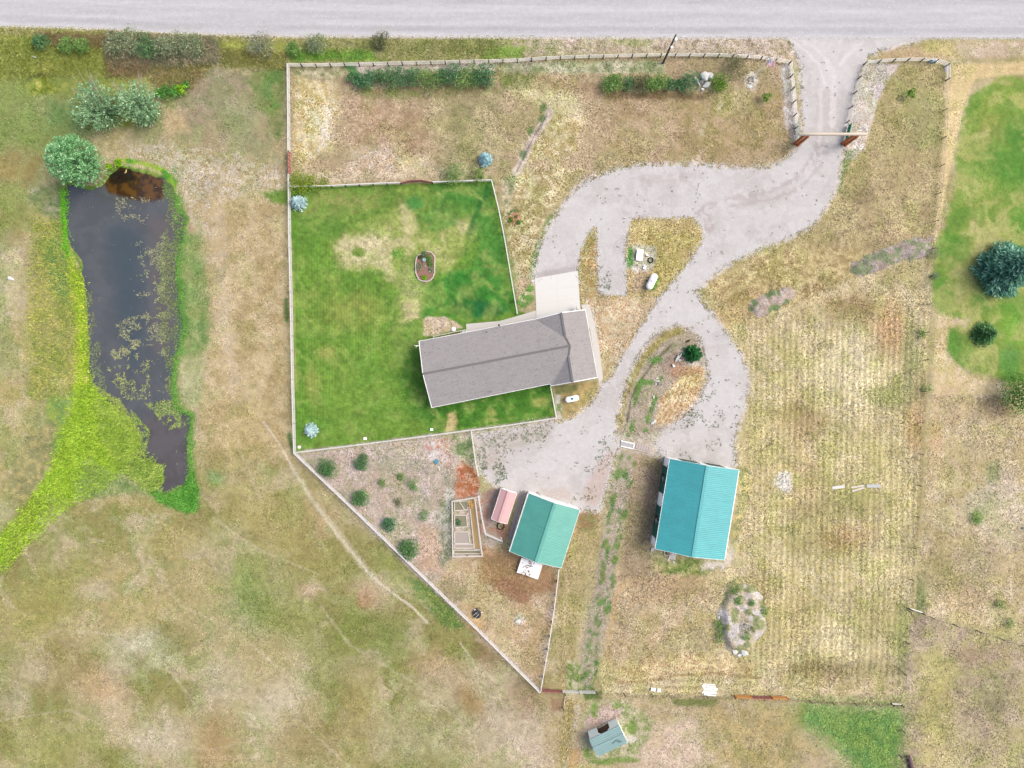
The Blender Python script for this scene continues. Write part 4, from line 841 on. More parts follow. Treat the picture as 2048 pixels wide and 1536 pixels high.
# ------------------------------------------------------------------ grass, reeds, weeds (stuff)
def cover_at(x, y, arr=None):
    arr = COVER if arr is None else arr
    i = np.clip(np.searchsorted(AX, x), 0, NX - 1); j = np.clip(np.searchsorted(AY, y), 0, NY - 1)
    return arr[j, i]
def pts_in(poly, n, g=None):
    g = g or rng
    xs_ = [p[0] for p in poly]; ys_ = [p[1] for p in poly]; out = np.zeros((0, 2))
    while len(out) < n:
        q = np.stack([g.uniform(min(xs_), max(xs_), n * 2), g.uniform(min(ys_), max(ys_), n * 2)], -1)
        q = q[sdf_poly(q[:, 0], q[:, 1], poly) < 0]; out = np.concatenate([out, q])
    return out[:n]
class Blades:
    def __init__(s): s.V = []; s.C = []
    def add(s, pts, L, w, tilt, col, ang=None, angj=3.14, z=0.0, jit=.12):
        """pts Nx2 map px; flat leaf triangles leaning by tilt (0 upright, 1 flat)"""
        n = len(pts); x = (pts[:, 0] - 1024) / S; y = (768 - pts[:, 1]) / S
        a = (rng.uniform(-np.pi, np.pi, n) if ang is None else ang + rng.uniform(-angj, angj, n))
        Ln = L * rng.uniform(.5, 1.3, n); ww = w * rng.uniform(.6, 1.3, n)
        hor = Ln * tilt; ver = Ln * np.sqrt(max(0, 1 - tilt ** 2)) * rng.uniform(.4, 1, n) + .03
        dx, dy = np.cos(a), np.sin(a); px_, py_ = -dy, dx
        base = np.stack([x, y, np.full(n, z) + .012], -1)
        A = base + np.stack([px_ * ww / 2, py_ * ww / 2, 0 * x], -1); B = base - np.stack([px_ * ww / 2, py_ * ww / 2, 0 * x], -1)
        T = base + np.stack([dx * hor, dy * hor, ver], -1)
        s.V.append(np.stack([A, B, T], 1))
        col = np.asarray(col)
        if col.ndim == 1: col = np.repeat(col[None], n, 0)
        col = col[:, :3] * (1 + rng.uniform(-jit, jit, (n, 1)))
        cc = np.ones((n, 3, 4)); cc[..., :3] = col[:, None]; s.C.append(cc)
    def build(s, name, kind='stuff'):
        V_ = np.concatenate(s.V).reshape(-1, 3); C_ = np.concatenate(s.C).reshape(-1, 4)
        return mesh_np(name, V_, np.arange(len(V_)).reshape(-1, 3), M_BLADE, C_, kind)

def outside_hard(p, pad=1.5, lawn=True, bl=True):
    ok = sdf_poly(p[:, 0], p[:, 1], DRIVE) > pad
    ok &= p[:, 1] - np.interp(p[:, 0], [q[0] for q in ROAD_EDGE], [q[1] for q in ROAD_EDGE]) > 2
    ok &= sdf_poly(p[:, 0], p[:, 1], POND) > 4
    if lawn: ok &= sdf_poly(p[:, 0], p[:, 1], LAWN) > -1
    if bl:
        for b in BUILT: ok &= sdf_poly(p[:, 0], p[:, 1], b) > 1
    return ok
BUILT = [[(1068, 555), (1155, 540), (1160, 600), (1180, 610), (1215, 765), (1100, 775), (865, 820), (836, 680), (930, 645), (1068, 620)],
         [(1058, 985), (1155, 1012), (1118, 1135), (1022, 1100)], [(1330, 915), (1470, 935), (1445, 1115), (1305, 1095)], [(1003, 975), (1034, 985), (1012, 1048), (982, 1036)],
         [(1180, 1465), (1238, 1440), (1255, 1485), (1197, 1512)], [(1036, 975), (1053, 980), (1030, 1085), (1015, 1078)], [(904, 998), (951, 992), (966, 1114), (905, 1115)],
         [(1043, 1115), (1086, 1128), (1077, 1160), (1033, 1145)]]
dg = Blades()
EAST = [(1395, 585), (1700, 560), (1868, 490), (1850, 800), (1826, 1230), (1812, 1410), (1200, 1395), (1215, 1150), (1480, 1130), (1494, 790)]
for poly, n, L, w in [([(-40, 60), (575, 60), (590, 910), (1090, 1395), (1110, 1560), (-40, 1560)], 115000, .30, .05), (PAD, 26000, .34, .06), (EAST, 60000, .36, .07),
                      ([(1700, 120), (1895, 130), (1868, 510), (1500, 640), (1400, 590), (1680, 420)], 16000, .34, .06), (ER, 16000, .36, .065), (SE, 14000, .36, .065), (SY, 20000, .3, .055),
                      (GARDEN, 15000, .24, .075), (ISL, 6000, .32, .06), (TRI, 4000, .3, .055), ([(575, 76), (1580, 78), (1580, 118), (850, 124), (578, 126)], 8000, .36, .06),
                      ([(1120, 1020), (1320, 900), (1310, 1150), (1200, 1395), (1085, 1390)], 10000, .34, .06)]:
    p = pts_in(poly, n); p = p[outside_hard(p)]
    p = p[rng.random(len(p)) < .25 + 1.0 * sstep(.35, .65, fbm(p[:, 0], p[:, 1], 30, 204, 3))]
    c = cover_at(p[:, 0], p[:, 1])[:, :3]
    f = rng.choice([1.6, 1.2, .66], len(p), p=[.40, .28, .32])[:, None] * np.array([1.0, 1.0, 1.04])
    dg.add(p, L * 1.05, w * 1.7, .85, np.minimum(c * f, .46))
dg.build('dry_grass')
lg = Blades()
for poly, n in [(LAWN, 26000), (NL, 14000)]:
    p = pts_in(poly, n); ok = np.ones(len(p), bool)
    for b in BUILT: ok &= sdf_poly(p[:, 0], p[:, 1], b) > 1
    p = p[ok]; c = cover_at(p[:, 0], p[:, 1])[:, :3]
    lg.add(p, .14, .05, .8, c * rng.choice([1.18, .88], len(p))[:, None])
lg.build('lawn_grass')
# tall wet grass along the ditch, the swale and the pond
rg = Blades()
def tall(poly, n, L, w, tilt, c1, c2, ang=None, angj=3.14, k=1.35, fuzz=5):
    p = pts_in(poly, n); p = p + rng.normal(0, fuzz, p.shape); p = p[(sdf_poly(p[:, 0], p[:, 1], DRIVE) > 2) & (p[:, 1] > np.interp(p[:, 0], [q[0] for q in ROAD_EDGE], [q[1] for q in ROAD_EDGE]) + 2)]
    a_, b_ = np.array(alb(c1)), np.array(alb(c2)); t_ = rng.random((len(p), 1)) * .7 + .3 * sstep(.4, .6, fbm(p[:, 0], p[:, 1], 14, 95, 2))[:, None]
    rg.add(p, L, w * 1.45, tilt, (a_ * (1 - t_) + b_ * t_) * k, ang, angj)
tall([(-60, 50), (330, 62), (575, 74), (575, 82), (300, 76), (-60, 66)], 3500, .5, .08, .6, (150, 160, 70), (190, 184, 110), -.9, .8)
tall([(210, 64), (430, 74), (440, 122), (300, 130), (215, 125)], 7000, 1.1, .09, .75, (112, 126, 92), (206, 190, 160), -.85, .5)
tall([(70, 66), (215, 72), (228, 92), (120, 92)], 2400, .8, .08, .7, (200, 170, 140), (140, 132, 80), -.85, .5)
tall([(-60, 70), (215, 80), (215, 150), (-60, 160)], 5500, .7, .08, .65, (140, 156, 50), (180, 184, 84), -.7, .9)
tall([(215, 100), (300, 122), (290, 152), (212, 150)], 2000, .9, .08, .7, (196, 164, 128), (140, 130, 84), -.85, .5)
tall([(300, 132), (430, 120), (385, 175), (340, 185), (300, 165)], 2200, .8, .08, .65, (136, 138, 70), (200, 180, 112), -.6, .8)
tall([(430, 95), (570, 105), (570, 136), (440, 130)], 3000, .8, .08, .65, (150, 160, 80), (200, 190, 120), -.8, .7)
tall([(577, 76), (1000, 80), (1000, 118), (577, 124)], 5000, .5, .07, .6, (110, 140, 60), (190, 180, 120), -.8, 1.2)
SW = [(150, 770), (185, 775), (262, 845), (280, 885), (270, 915), (215, 975), (150, 1005), (80, 1065), (0, 1145), (-60, 1195), (-60, 1115), (0, 1072), (60, 1002), (100, 942), (118, 882), (140, 820)]
tall(SW, 13000, .6, .09, .7, (132, 172, 40), (172, 202, 72))
tall([(190, 795), (262, 835), (285, 905), (325, 935), (322, 968), (296, 985), (230, 930), (200, 865)], 5000, .6, .09, .7, (100, 140, 50), (178, 196, 100))
tall([(140, 515), (168, 570), (172, 650), (176, 730), (182, 770), (150, 775), (154, 640), (140, 560)], 2600, .5, .08, .7, (130, 176, 30), (200, 214, 80))
tall([(125, 380), (133, 380), (133, 480), (142, 515), (128, 500)], 700, .4, .07, .7, (80, 170, 30), (140, 200, 60))
tall([(350, 380), (362, 380), (378, 440), (362, 500), (366, 640), (372, 660), (358, 720), (352, 800), (384, 826), (388, 1000), (378, 960), (376, 830), (346, 820), (344, 740), (358, 660), (352, 540)], 2600, .35, .06, .7, (84, 146, 60), (140, 184, 90))
tall([(285, 975), (330, 992), (372, 976), (384, 940), (398, 985), (390, 1022), (330, 1010)], 2600, .4, .07, .7, (56, 130, 36), (120, 180, 80))
tall([(1620, 1418), (1795, 1422), (1795, 1560), (1740, 1550), (1690, 1500), (1640, 1450)], 5500, .42, .07, .75, (96, 148, 80), (176, 200, 110), fuzz=14)
tall([(170, 920), (240, 945), (300, 985), (240, 985), (150, 1000)], 1800, .6, .09, .75, (140, 168, 100), (196, 206, 150), -.4, .6)
tall([(60, 430), (125, 450), (150, 560), (160, 720), (140, 790), (60, 800)], 6000, .5, .08, .75, (110, 140, 60), (196, 190, 100))
tall([(835, 1160), (905, 1220), (925, 1258), (890, 1250)], 900, .5, .08, .7, (84, 130, 66), (150, 168, 90))
tall([(1130, 1400), (1150, 1402), (1148, 1480), (1126, 1540), (1118, 1500)], 900, .6, .08, .7, (170, 156, 100), (206, 192, 136))
rg.build('tall_grass')
# emergent pond plants
pw = Blades()
def pads(poly, n, L, w, c1, c2, thr=.5, cell=14, seed=90):
    p = pts_in(poly, n); q = fbm(p[:, 0], p[:, 1], cell, seed, 3); p = p[q > thr]; p = p[sdf_poly(p[:, 0], p[:, 1], POND) < 2]
    a_, b_ = np.array(alb(c1)), np.array(alb(c2)); t_ = rng.random((len(p), 1))
    pw.add(p, L, w, .93, (a_ * (1 - t_) + b_ * t_) * 1.15, z=-.1)
pads([(325, 370), (352, 380), (360, 470), (354, 700), (346, 800), (330, 780), (330, 720), (316, 640), (320, 520), (330, 460)], 3600, .4, .09, (88, 118, 66), (164, 172, 116), .40)
pads([(306, 500), (330, 460), (330, 720), (312, 700)], 1500, .35, .08, (130, 150, 100), (196, 198, 150), .5)
pads([(180, 765), (240, 800), (285, 870), (275, 915), (262, 850), (200, 790)], 1500, .4, .09, (120, 150, 70), (190, 200, 110), .4)
pads([(165, 560), (180, 560), (200, 700), (215, 790), (185, 770), (172, 680)], 900, .35, .08, (100, 136, 70), (180, 186, 120), .45)
pads([(230, 645), (310, 620), (325, 690), (300, 690), (240, 680)], 1000, .5, .09, (140, 146, 110), (190, 190, 150), .52, 10)
pads([(220, 700), (280, 680), (275, 720), (225, 718)], 700, .45, .09, (142, 148, 104), (186, 186, 144), .46, 10)
pads([(225, 395), (300, 395), (295, 450), (240, 440)], 700, .42, .08, (140, 144, 118), (186, 184, 156), .54, 10)
pads([(270, 480), (310, 480), (310, 600), (275, 600)], 700, .45, .08, (150, 156, 120), (200, 204, 160), .58, 9)
pads([(215, 735), (300, 720), (300, 800), (240, 800)], 1000, .45, .09, (140, 160, 90), (196, 200, 130), .53, 10)
pads([(290, 805), (345, 800), (372, 850), (340, 860), (300, 820)], 1200, .4, .09, (110, 150, 70), (190, 200, 120), .42, 10)
pads([(262, 820), (300, 860), (290, 920), (275, 890)], 900, .4, .09, (110, 150, 70), (180, 200, 110), .42, 10)
pads([(296, 925), (330, 930), (325, 985), (372, 965), (355, 985), (320, 990), (300, 960)], 900, .35, .09, (110, 160, 70), (180, 196, 120), .4, 9)
pads(POND, 600, .35, .07, (150, 156, 120), (200, 200, 160), .66, 12)
pads([(340, 400), (352, 400), (350, 380), (330, 360), (326, 372)], 300, .4, .09, (70, 110, 60), (130, 160, 90), .2)
pw.build('pond_plants')
# weeds in the gravel
wd = Blades()
def weeds(poly, n, thr=.6, c=(126, 142, 104), r=.13, seed=70, cell=18):
    p = pts_in(poly, n); q = fbm(p[:, 0], p[:, 1], cell, seed, 2); p = p[q > thr]; p = p[sdf_poly(p[:, 0], p[:, 1], DRIVE) < 0]
    for i in range(6):
        j = p + rng.normal(0, r * S * .55, p.shape); wd.add(j, r * 1.4, .08, .8, np.array(alb(c)) * 1.0, z=.006, jit=.3)
for poly, n, thr in [([(950, 868), (1110, 846), (1080, 900), (1000, 915), (960, 945)], 300, .45), ([(960, 930), (1000, 915), (1020, 960), (985, 970)], 250, .45),
                     ([(1330, 900), (1400, 800), (1490, 760), (1480, 900), (1440, 930), (1340, 920)], 420, .55), ([(1380, 790), (1420, 740), (1430, 780), (1395, 850), (1340, 865)], 160, .45),
                     ([(1150, 880), (1230, 870), (1210, 1010), (1150, 1000)], 200, .5), ([(1195, 520), (1225, 520), (1222, 580), (1200, 580)], 90, .4), (DRIVE, 900, .60), ([(1610, 90), (1600, 300), (1590, 200)], 60, .4)]:
    weeds(poly, n, thr)
# ragged weedy margins of the drive
n = len(DRIVE)
ep = []
for i in range(n - 1):
    a_, b_ = np.array(DRIVE[i]), np.array(DRIVE[i + 1]); L_ = np.hypot(*(b_ - a_)); k_ = int(L_ / 1.6)
    if DRIVE[i] in [(1068, 562)]: continue
    t_ = rng.random((k_, 1)); ep.append(a_ + (b_ - a_) * t_ + rng.normal(0, 2.4, (k_, 2)))
ep = np.concatenate(ep); ep = ep[(ep[:, 1] > 84)]
q = fbm(ep[:, 0], ep[:, 1], 14, 71, 2); e1 = ep[q > .50]; cc = cover_at(e1[:, 0] * 0 + e1[:, 0], e1[:, 1])[:, :3]
for i in range(3): wd.add(e1 + rng.normal(0, 1.2, e1.shape), .24, .09, .8, cc * .75, z=.006)
wd.build('gravel_weeds')

# pale stones scattered on the rockier ground
st = Blades()
for poly, n in [([(1560, 130), (1582, 128), (1600, 290), (1575, 260)], 900), ([(1732, 124), (1765, 135), (1755, 190), (1715, 320), (1690, 320), (1712, 170)], 1100), ([(1188, 640), (1178, 615), (1186, 615), (1212, 760), (1204, 762)], 420),
                ([(850, 880), (900, 880), (905, 960), (880, 940)], 350), ([(890, 970), (910, 985), (895, 1040)], 250), ([(255, 290), (330, 290), (430, 350), (420, 420), (330, 340)], 700), ([(1050, 82), (1560, 82), (1560, 108), (1060, 108)], 900), (GARDEN, 320)]:
    p = pts_in(poly, n); p = p[outside_hard(p, 0)]
    for r_ in (0, 2.1, 4.2): st.add(p, .10, .10, 1.0, np.array((.40, .39, .37)), ang=r_, angj=.4, jit=.25)
# thin scatter of gravel thrown off the drive and road edges
gp = []
for i in range(len(DRIVE) - 1):
    a_, b_ = np.array(DRIVE[i]), np.array(DRIVE[i + 1]); k_ = int(np.hypot(*(b_ - a_)) * 2.2)
    gp.append(a_ + (b_ - a_) * rng.random((k_, 1)) + rng.normal(0, 4.5, (k_, 2)))
xr = rng.uniform(0, 2048, 5000); gp.append(np.stack([xr, np.interp(xr, [q[0] for q in ROAD_EDGE], [q[1] for q in ROAD_EDGE]) + np.abs(rng.normal(0, 2.5, 5000))], -1))
gp = np.concatenate(gp)
for r_ in (0, 2.1, 4.2): st.add(gp, .10, .11, 1.0, np.array((.42, .41, .405)), ang=r_, angj=.5, jit=.2)
st.build('loose_stones')

# ------------------------------------------------------------------ foliage builders
def leaf_quads(P, D, L, w, up=None):
    """P Nx3 centres, D Nx3 unit directions, L, w arrays -> rhombus leaves"""
    n = len(P); r = rng.normal(0, 1, (n, 3))
    sd_ = np.cross(D, r); sd_ /= np.linalg.norm(sd_, axis=1, keepdims=True) + 1e-9
    L = np.broadcast_to(L, n)[:, None]; w = np.broadcast_to(w, n)[:, None]
    q = np.stack([P - D * L / 2, P + sd_ * w / 2, P + D * L / 2, P - sd_ * w / 2], 1)
    return q.reshape(-1, 3), np.arange(n * 4).reshape(-1, 4)
def unit(a): return a / (np.linalg.norm(a, axis=1, keepdims=True) + 1e-9)
class Crown:
    def __init__(s): s.V = []
    def leaves(s, P, D, L, w): s.V.append(leaf_quads(P, unit(D), L, w)[0])
    def lump(s, c, r, n, L, w, flat=.85, up=.35):
        d = unit(rng.normal(0, 1, (n, 3))); d[:, 2] = np.abs(d[:, 2]) * flat + rng.uniform(-.25, .1, n)
        k = rng.uniform(.55, 1.0, (n, 1)); P = np.array(c) + d * r * k
        t = unit(rng.normal(0, 1, (n, 3)) + d * .6 + np.array([0, 0, up])); s.leaves(P, t, L * rng.uniform(.6, 1.3, n), w * rng.uniform(.6, 1.3, n))
    def build(s, name, mat, parent):
        V_ = np.concatenate(s.V) - np.array(parent.location)[None]
        o = mesh_np(name, V_, np.arange(len(V_)).reshape(-1, 4), mat); o.parent = parent; return o
def tree_root(name, label, cat, px, py, group=None):
    p = W(px, py); return thing(name, label, cat, (p.x, p.y, 0), 0, group)
def trunk(root, h, r, name='trunk', lean=(0, 0), limbs=4, spread=.5):
    m = MB(); b = Vector(root.location)
    top = b + Vector((lean[0], lean[1], h)); mid = b + Vector((lean[0] * .4, lean[1] * .4, h * .5))
    m.tube(b, mid, r, r * .7); m.tube(mid, top, r * .7, r * .25)
    for i in range(limbs):
        a = random.uniform(0, 6.28); z = random.uniform(.35, .8); q = b.lerp(top, z)
        m.tube(q, q + Vector((math.cos(a), math.sin(a), .7)) * h * spread * .5, r * .35, r * .1, 6)
    return m.build(name, M_BARK, root)
def shrub(name, label, cat, px, py, r, h, mat, n=420, L=.24, w=.13, group=None, lumps=7, ry=None, stem='stem', lean=1.0):
    root = tree_root(name, label, cat, px, py, group); b = np.array(root.location); ry = ry or r
    cr = Crown()
    for i in range(lumps):
        a = 2 * math.pi * i / lumps + random.uniform(-.5, .5); q = random.uniform(.35, .72) if i else 0
        lr = random.uniform(.45, .66) * min(r, ry)
        c = b + np.array([math.cos(a) * q * r, math.sin(a) * q * ry, h * random.uniform(.35, .62) + (.12 * h if i == 0 else 0)])
        cr.lump(c, lr * 1.1, max(30, n // lumps), L, w, flat=.9 * h / max(h, r) + .2)
    cr.build('foliage', mat, root); trunk(root, h * .6, max(.03, r * .04), stem, limbs=4, spread=r / max(h, .1) * .8)
    return root
def spruce(name, label, px, py, r, h, mat, levels=12, per=11, seg=5, L=.34, w=.16, group=None, cat='spruce', droop=.15, lift=.15):
    root = tree_root(name, label, cat, px, py, group); b = np.array(root.location); cr = Crown(); P = []; D = []
    for k in range(levels):
        t = k / (levels - 1); z = h * (.06 + .92 * t); R = r * (1 - t) ** .75 + .06
        m = max(5, int(per * (1 - .5 * t))); off = random.uniform(0, 6)
        for j in range(m):
            a = off + 2 * math.pi * j / m + random.uniform(-.15, .15); rr = R * random.uniform(.78, 1.1)
            ns = max(2, int(seg * (1 - .4 * t) + .5))
            for s_ in range(ns):
                u = (s_ + .7) / ns; c = b + np.array([math.cos(a) * rr * u, math.sin(a) * rr * u, z - droop * rr * u + lift * rr * u * u])
                d = np.array([math.cos(a), math.sin(a), -.1 + .3 * u]); sd2 = np.array([-math.sin(a), math.cos(a), 0])
                for q in (-1, 0, 1):
                    wd_ = rr * .16 * (1.1 - u * .6)
                    P.append(c + sd2 * q * wd_ + np.array([0, 0, random.uniform(-.05, .05)])); D.append(d + sd2 * q * .8)
    P = np.array(P); D = np.array(D); P = np.repeat(P, 2, 0) + rng.normal(0, .04, (len(P) * 2, 3)); D = np.repeat(D, 2, 0) + rng.normal(0, .25, (len(P), 3))
    sc_ = max(1.0, r / 1.4) ** .6
    cr.leaves(P, D, L * sc_ * rng.uniform(.7, 1.3, len(P)), w * sc_ * rng.uniform(.6, 1.2, len(P)))
    cr.build('crown', mat, root); trunk(root, h * .93, max(.06, r * .05), limbs=0)
    return root
def broom_tree(name, label, px, py, r, h, mat, group=None, tuft=1.0, shoots=230, cat='tree', bare=0, skirt=160):
    """multi-stemmed upright tree: leafy shoots rising and fanning out, rounded leafy tip clusters"""
    root = tree_root(name, label, cat, px, py, group); b = np.array(root.location); cr = Crown(); P = []; D = []
    m = MB()
    for i in range(shoots):
        a = random.uniform(0, 6.28); q = math.sqrt(random.random()); z0 = h * random.uniform(.02, .45); ht = h * (1 - .38 * q ** 1.6) * random.uniform(.7, 1.06)
        s0 = b + np.array([math.cos(a) * r * .1 * q, math.sin(a) * r * .1 * q, z0 * .5]); s1 = b + np.array([math.cos(a) * r * q, math.sin(a) * r * q, max(ht, z0 + .4)])
        d = s1 - s0; k = 12
        for j in range(k):
            u = .12 + .88 * (j + random.random()) / k; P.append(s0 + d * u + np.random.default_rng(i * 31 + j).normal(0, .12, 3)); D.append(d / np.linalg.norm(d) + np.array([math.cos(a), math.sin(a), .0]) * .5)
        if i % 6 == 0: m.tube(Vector(s0), Vector(s0 + d * .8), .06, .02, 5)
        if random.random() < tuft: cr.lump(s1, .32, 12, .28, .2)
    for i in range(skirt):
        a = random.uniform(0, 6.28); q = random.uniform(.35, 1.0); e = b + np.array([math.cos(a) * r * .85 * q, math.sin(a) * r * .85 * q, h * random.uniform(.05, .3)]); s0 = b + np.array([0, 0, h * .08])
        for j in range(9):
            u = .3 + .7 * j / 8; P.append(s0 + (e - s0) * u); D.append((e - s0) / np.linalg.norm(e - s0))
    P = np.array(P); D = np.array(D); cr.leaves(P, D + rng.normal(0, .3, D.shape), .42 * rng.uniform(.6, 1.3, len(P)), .15 * rng.uniform(.7, 1.3, len(P)))
    cr.build('crown', mat, root); m.tube(Vector(b), Vector(b) + Vector((0, 0, h * .6)), .22, .08, 8); m.build('trunk', M_BARK, root)
    if bare:
        bb = MB()
        for i in range(bare):
            a = random.uniform(1.2, 2.6); l = random.uniform(.7, 1.15)
            p0 = Vector(b) + Vector((random.uniform(-.5, .5), .4, h * .3)); p1 = Vector(b) + Vector((math.cos(a) * r * l * 1.05, math.sin(a) * r * l * 1.25, h * random.uniform(.6, .9)))
            bb.tube(p0, p1, .05, .02, 5)
            for _ in range(5):
                u = random.uniform(.4, .95); s_ = p0.lerp(p1, u); bb.tube(s_, s_ + Vector((random.uniform(-.6, .6), random.uniform(.1, .9), random.uniform(0, .5))), .022, .01, 4)
        bb.build('dead_branches', simple_mat('dead_twigs', (186, 178, 164), .9, .3, 4), root)
    return root

L_HEDGE = leaf_mat('hedge_leaves', (48, 84, 54), (96, 136, 90), (140, 174, 112), k=.78)
L_HEDGE2 = leaf_mat('pale_hedge_leaves', (72, 106, 56), (128, 160, 90), (168, 194, 118), k=.8)
L_HEDGED = leaf_mat('dark_hedge_leaves', (44, 90, 60), (92, 134, 96), (136, 172, 124), k=.75)
L_OLIVE = leaf_mat('olive_leaves', (84, 92, 60), (132, 136, 98), (160, 158, 124))
L_BRIGHT = leaf_mat('bright_leaves', (60, 110, 34), (118, 160, 60), (160, 194, 84))
L_BLUE = leaf_mat('blue_needles', (104, 140, 150), (166, 200, 208), (204, 228, 232), k=.72)
L_BLUE2 = leaf_mat('pale_blue_needles', (124, 150, 158), (180, 204, 212), (214, 228, 232), k=.68)
L_DKSP = leaf_mat('dark_spruce_needles', (44, 74, 62), (84, 120, 104), (128, 160, 146), k=.38)
L_PINE = leaf_mat('pine_needles', (40, 74, 42), (88, 124, 78), (130, 160, 112), k=.5)
L_WILLOW = leaf_mat('willow_leaves', (76, 112, 76), (136, 168, 130), (190, 212, 176), k=.68)
L_POPLAR = leaf_mat('poplar_leaves', (66, 116, 70), (132, 178, 128), (190, 224, 178), k=.72)
L_ISL = leaf_mat('young_conifer_needles', (28, 86, 46), (56, 128, 66), (100, 164, 84))
L_THICK = leaf_mat('thicket_leaves', (84, 102, 76), (140, 152, 118), (190, 188, 160), k=.75)
L_GARD = leaf_mat('garden_shrub_leaves', (50, 100, 56), (96, 146, 84), (170, 200, 130), k=.95)
L_LIME = leaf_mat('lime_leaves', (106, 160, 30), (160, 200, 56), (196, 216, 90))
L_AUT = leaf_mat('yellow_green_leaves', (90, 130, 40), (150, 170, 50), (200, 190, 70))
L_MED = leaf_mat('fresh_green_leaves', (60, 124, 50), (110, 168, 80), (150, 200, 110))
L_SILV = leaf_mat('silver_leaves', (110, 128, 100), (150, 164, 130), (190, 196, 170))

# left bank trees
broom_tree('poplar_tree', 'tall green tree with rounded leaf clusters overhanging the top of the pond', 190, 343, 4.0, 10.5, L_POPLAR, tuft=.9, shoots=520)
broom_tree('willow_tree', 'left tree of the pair above the pond, bare grey twigs on its upper side', 218, 232, 4.0, 7.5, L_WILLOW, 'pair of willows north of the pond', .4, 270, bare=14)
broom_tree('willow_tree', 'right tree of the pair above the pond, beside the bright green bushes', 300, 228, 3.7, 7.2, L_WILLOW, 'pair of willows north of the pond', .4, 250, bare=10)
shrub('pale_bush', 'pale yellow green bush squeezed between the two willows', 'bush', 248, 205, 1.8, 2.6, leaf_mat('pale_bush_leaves', (130, 150, 96), (176, 184, 126), (206, 204, 160)), 700, .34, .14)
for i, (x, y, r, lb) in enumerate([(330, 188, 1.25, 'bright green bush touching the right willow on its east side'), (352, 186, 1.2, 'middle bright green bush of the three east of the willows'), (366, 182, 1.0, 'yellowish green bush, last of the three east of the willows')]):
    shrub('bright_bush', lb, 'bush', x, y, r, 1.1, L_MED if i < 2 else L_LIME, 420, .3, .2, 'bright bushes beside the willows')
shrub('bright_bush', 'small bright bush alone near the ditch bend', 'bush', 376, 172, .6, .8, L_MED, 140, .28, .18)
shrub('shoreline_bush', 'yellow green bush at the top edge of the brown pond corner', 'bush', 241, 327, .8, .8, L_LIME, 170, .32, .24)
shrub('shoreline_bush', 'small yellow green bush left of the brown pond corner', 'bush', 222, 335, .6, .6, L_LIME, 110, .3, .22)
shrub('shoreline_bush', 'yellow green bush under the tall tree at the pond corner', 'bush', 144, 362, .8, .7, L_LIME, 140, .3, .22)
# ditch thicket
for i, (x, y, r, lb) in enumerate([(88, 88, 1.3, 'low dark green clump in the wet ditch'), (140, 96, 1.2, 'green clump left of the grey thicket'), (172, 98, 1.1, 'green clump touching the grey thicket'),
        (240, 92, 2.0, 'westmost grey green bush of the ditch thicket'), (268, 88, 2.0, 'second grey green bush of the ditch thicket'), (300, 98, 2.0, 'middle bush of the ditch thicket, greener than the rest'), (332, 100, 1.9, 'fourth bush of the ditch thicket'),
        (366, 96, 1.9, 'fifth bush of the ditch thicket'), (396, 98, 1.8, 'eastmost bush of the ditch thicket, olive brown'), (526, 94, 2.0, 'lone silvery grey bush between thicket and fence corner'), (636, 96, 1.6, 'light green spreading bush north of the long fence'), (590, 104, 1.0, 'small green bush just outside the fence corner'), (765, 88, 1.3, 'olive bush on the verge above the long hedge')]):
    mt = {9: leaf_mat('silver_grey_leaves', (104, 112, 100), (150, 154, 140), (190, 190, 176)), 10: L_SILV, 5: L_HEDGE, 0: L_HEDGE, 1: L_HEDGE2, 2: L_HEDGE2, 11: L_HEDGE2, 12: L_OLIVE}.get(i, L_THICK)
    shrub('ditch_bush', lb, 'bush', x, y, r * 1.15, 1.7, mt, 900, .36, .12, 'bushes along the road ditch', lumps=10)
# long hedge (west)
hedge = [(706, 160, .7, 0), (722, 166, 1.0, 2), (742, 164, 1.3, 2), (764, 158, 1.15, 0), (786, 160, 1.5, 0), (808, 160, 1.25, 2), (832, 160, 1.4, 0), (860, 162, 1.6, 1), (884, 158, 1.25, 0), (908, 154, 1.7, 2), (936, 160, 1.8, 1), (958, 156, 1.4, 0), (978, 157, 1.6, 2)]
nth = ['first', 'second', 'third', 'fourth', 'fifth', 'sixth', 'seventh', 'eighth', 'ninth', 'tenth', 'eleventh', 'twelfth', 'thirteenth']
for i, (x, y, r, k) in enumerate(hedge):
    shrub('hedge_shrub', f'{["mid green", "pale green", "dark green"][k]} shrub, {nth[i]} from the left in the long hedge', 'shrub', x, y, r * 1.2, 1.8, [L_HEDGE, L_HEDGE2, L_HEDGED][k], int(620 * r), .28, .15, 'shrubs of the long hedge behind the front fence', lumps=8)
for i, (x, y, r, k) in enumerate([(1218, 172, 1.3, 1), (1234, 170, 1.3, 1), (1256, 172, 1.0, 0), (1280, 172, 1.4, 3), (1303, 172, 1.3, 1), (1320, 170, 1.2, 1), (1340, 173, .9, 0), (1358, 173, .9, 0), (1377, 169, 1.6, 2), (1437, 170, 1.35, 4)]):
    lb = f'{["green", "yellow green", "blue green", "olive", "bright green"][k]} shrub, {nth[i]} from the left in the shorter hedge' if i < 8 else ['blue green shrub against the left side of the pale boulders', 'bright green round shrub right of the pale boulders'][i - 8]
    shrub('hedge_shrub', lb, 'shrub', x, y, r * 1.15, 1.6, [L_HEDGE, L_HEDGE2, L_HEDGED, L_OLIVE, L_BRIGHT][k], int(620 * r), .28, .15, 'shrubs of the short hedge by the boulders')
shrub('olive_shrub', 'large dull olive shrub beside the flagpole', 'shrub', 1470, 139, 1.9, 2.0, L_OLIVE, 1100, .3, .10, lumps=10)
shrub('small_shrub', 'small bright green shrub on the dry grass near the drive', 'shrub', 1529, 200, .9, 2.2, L_BRIGHT, 330, .26, .16)
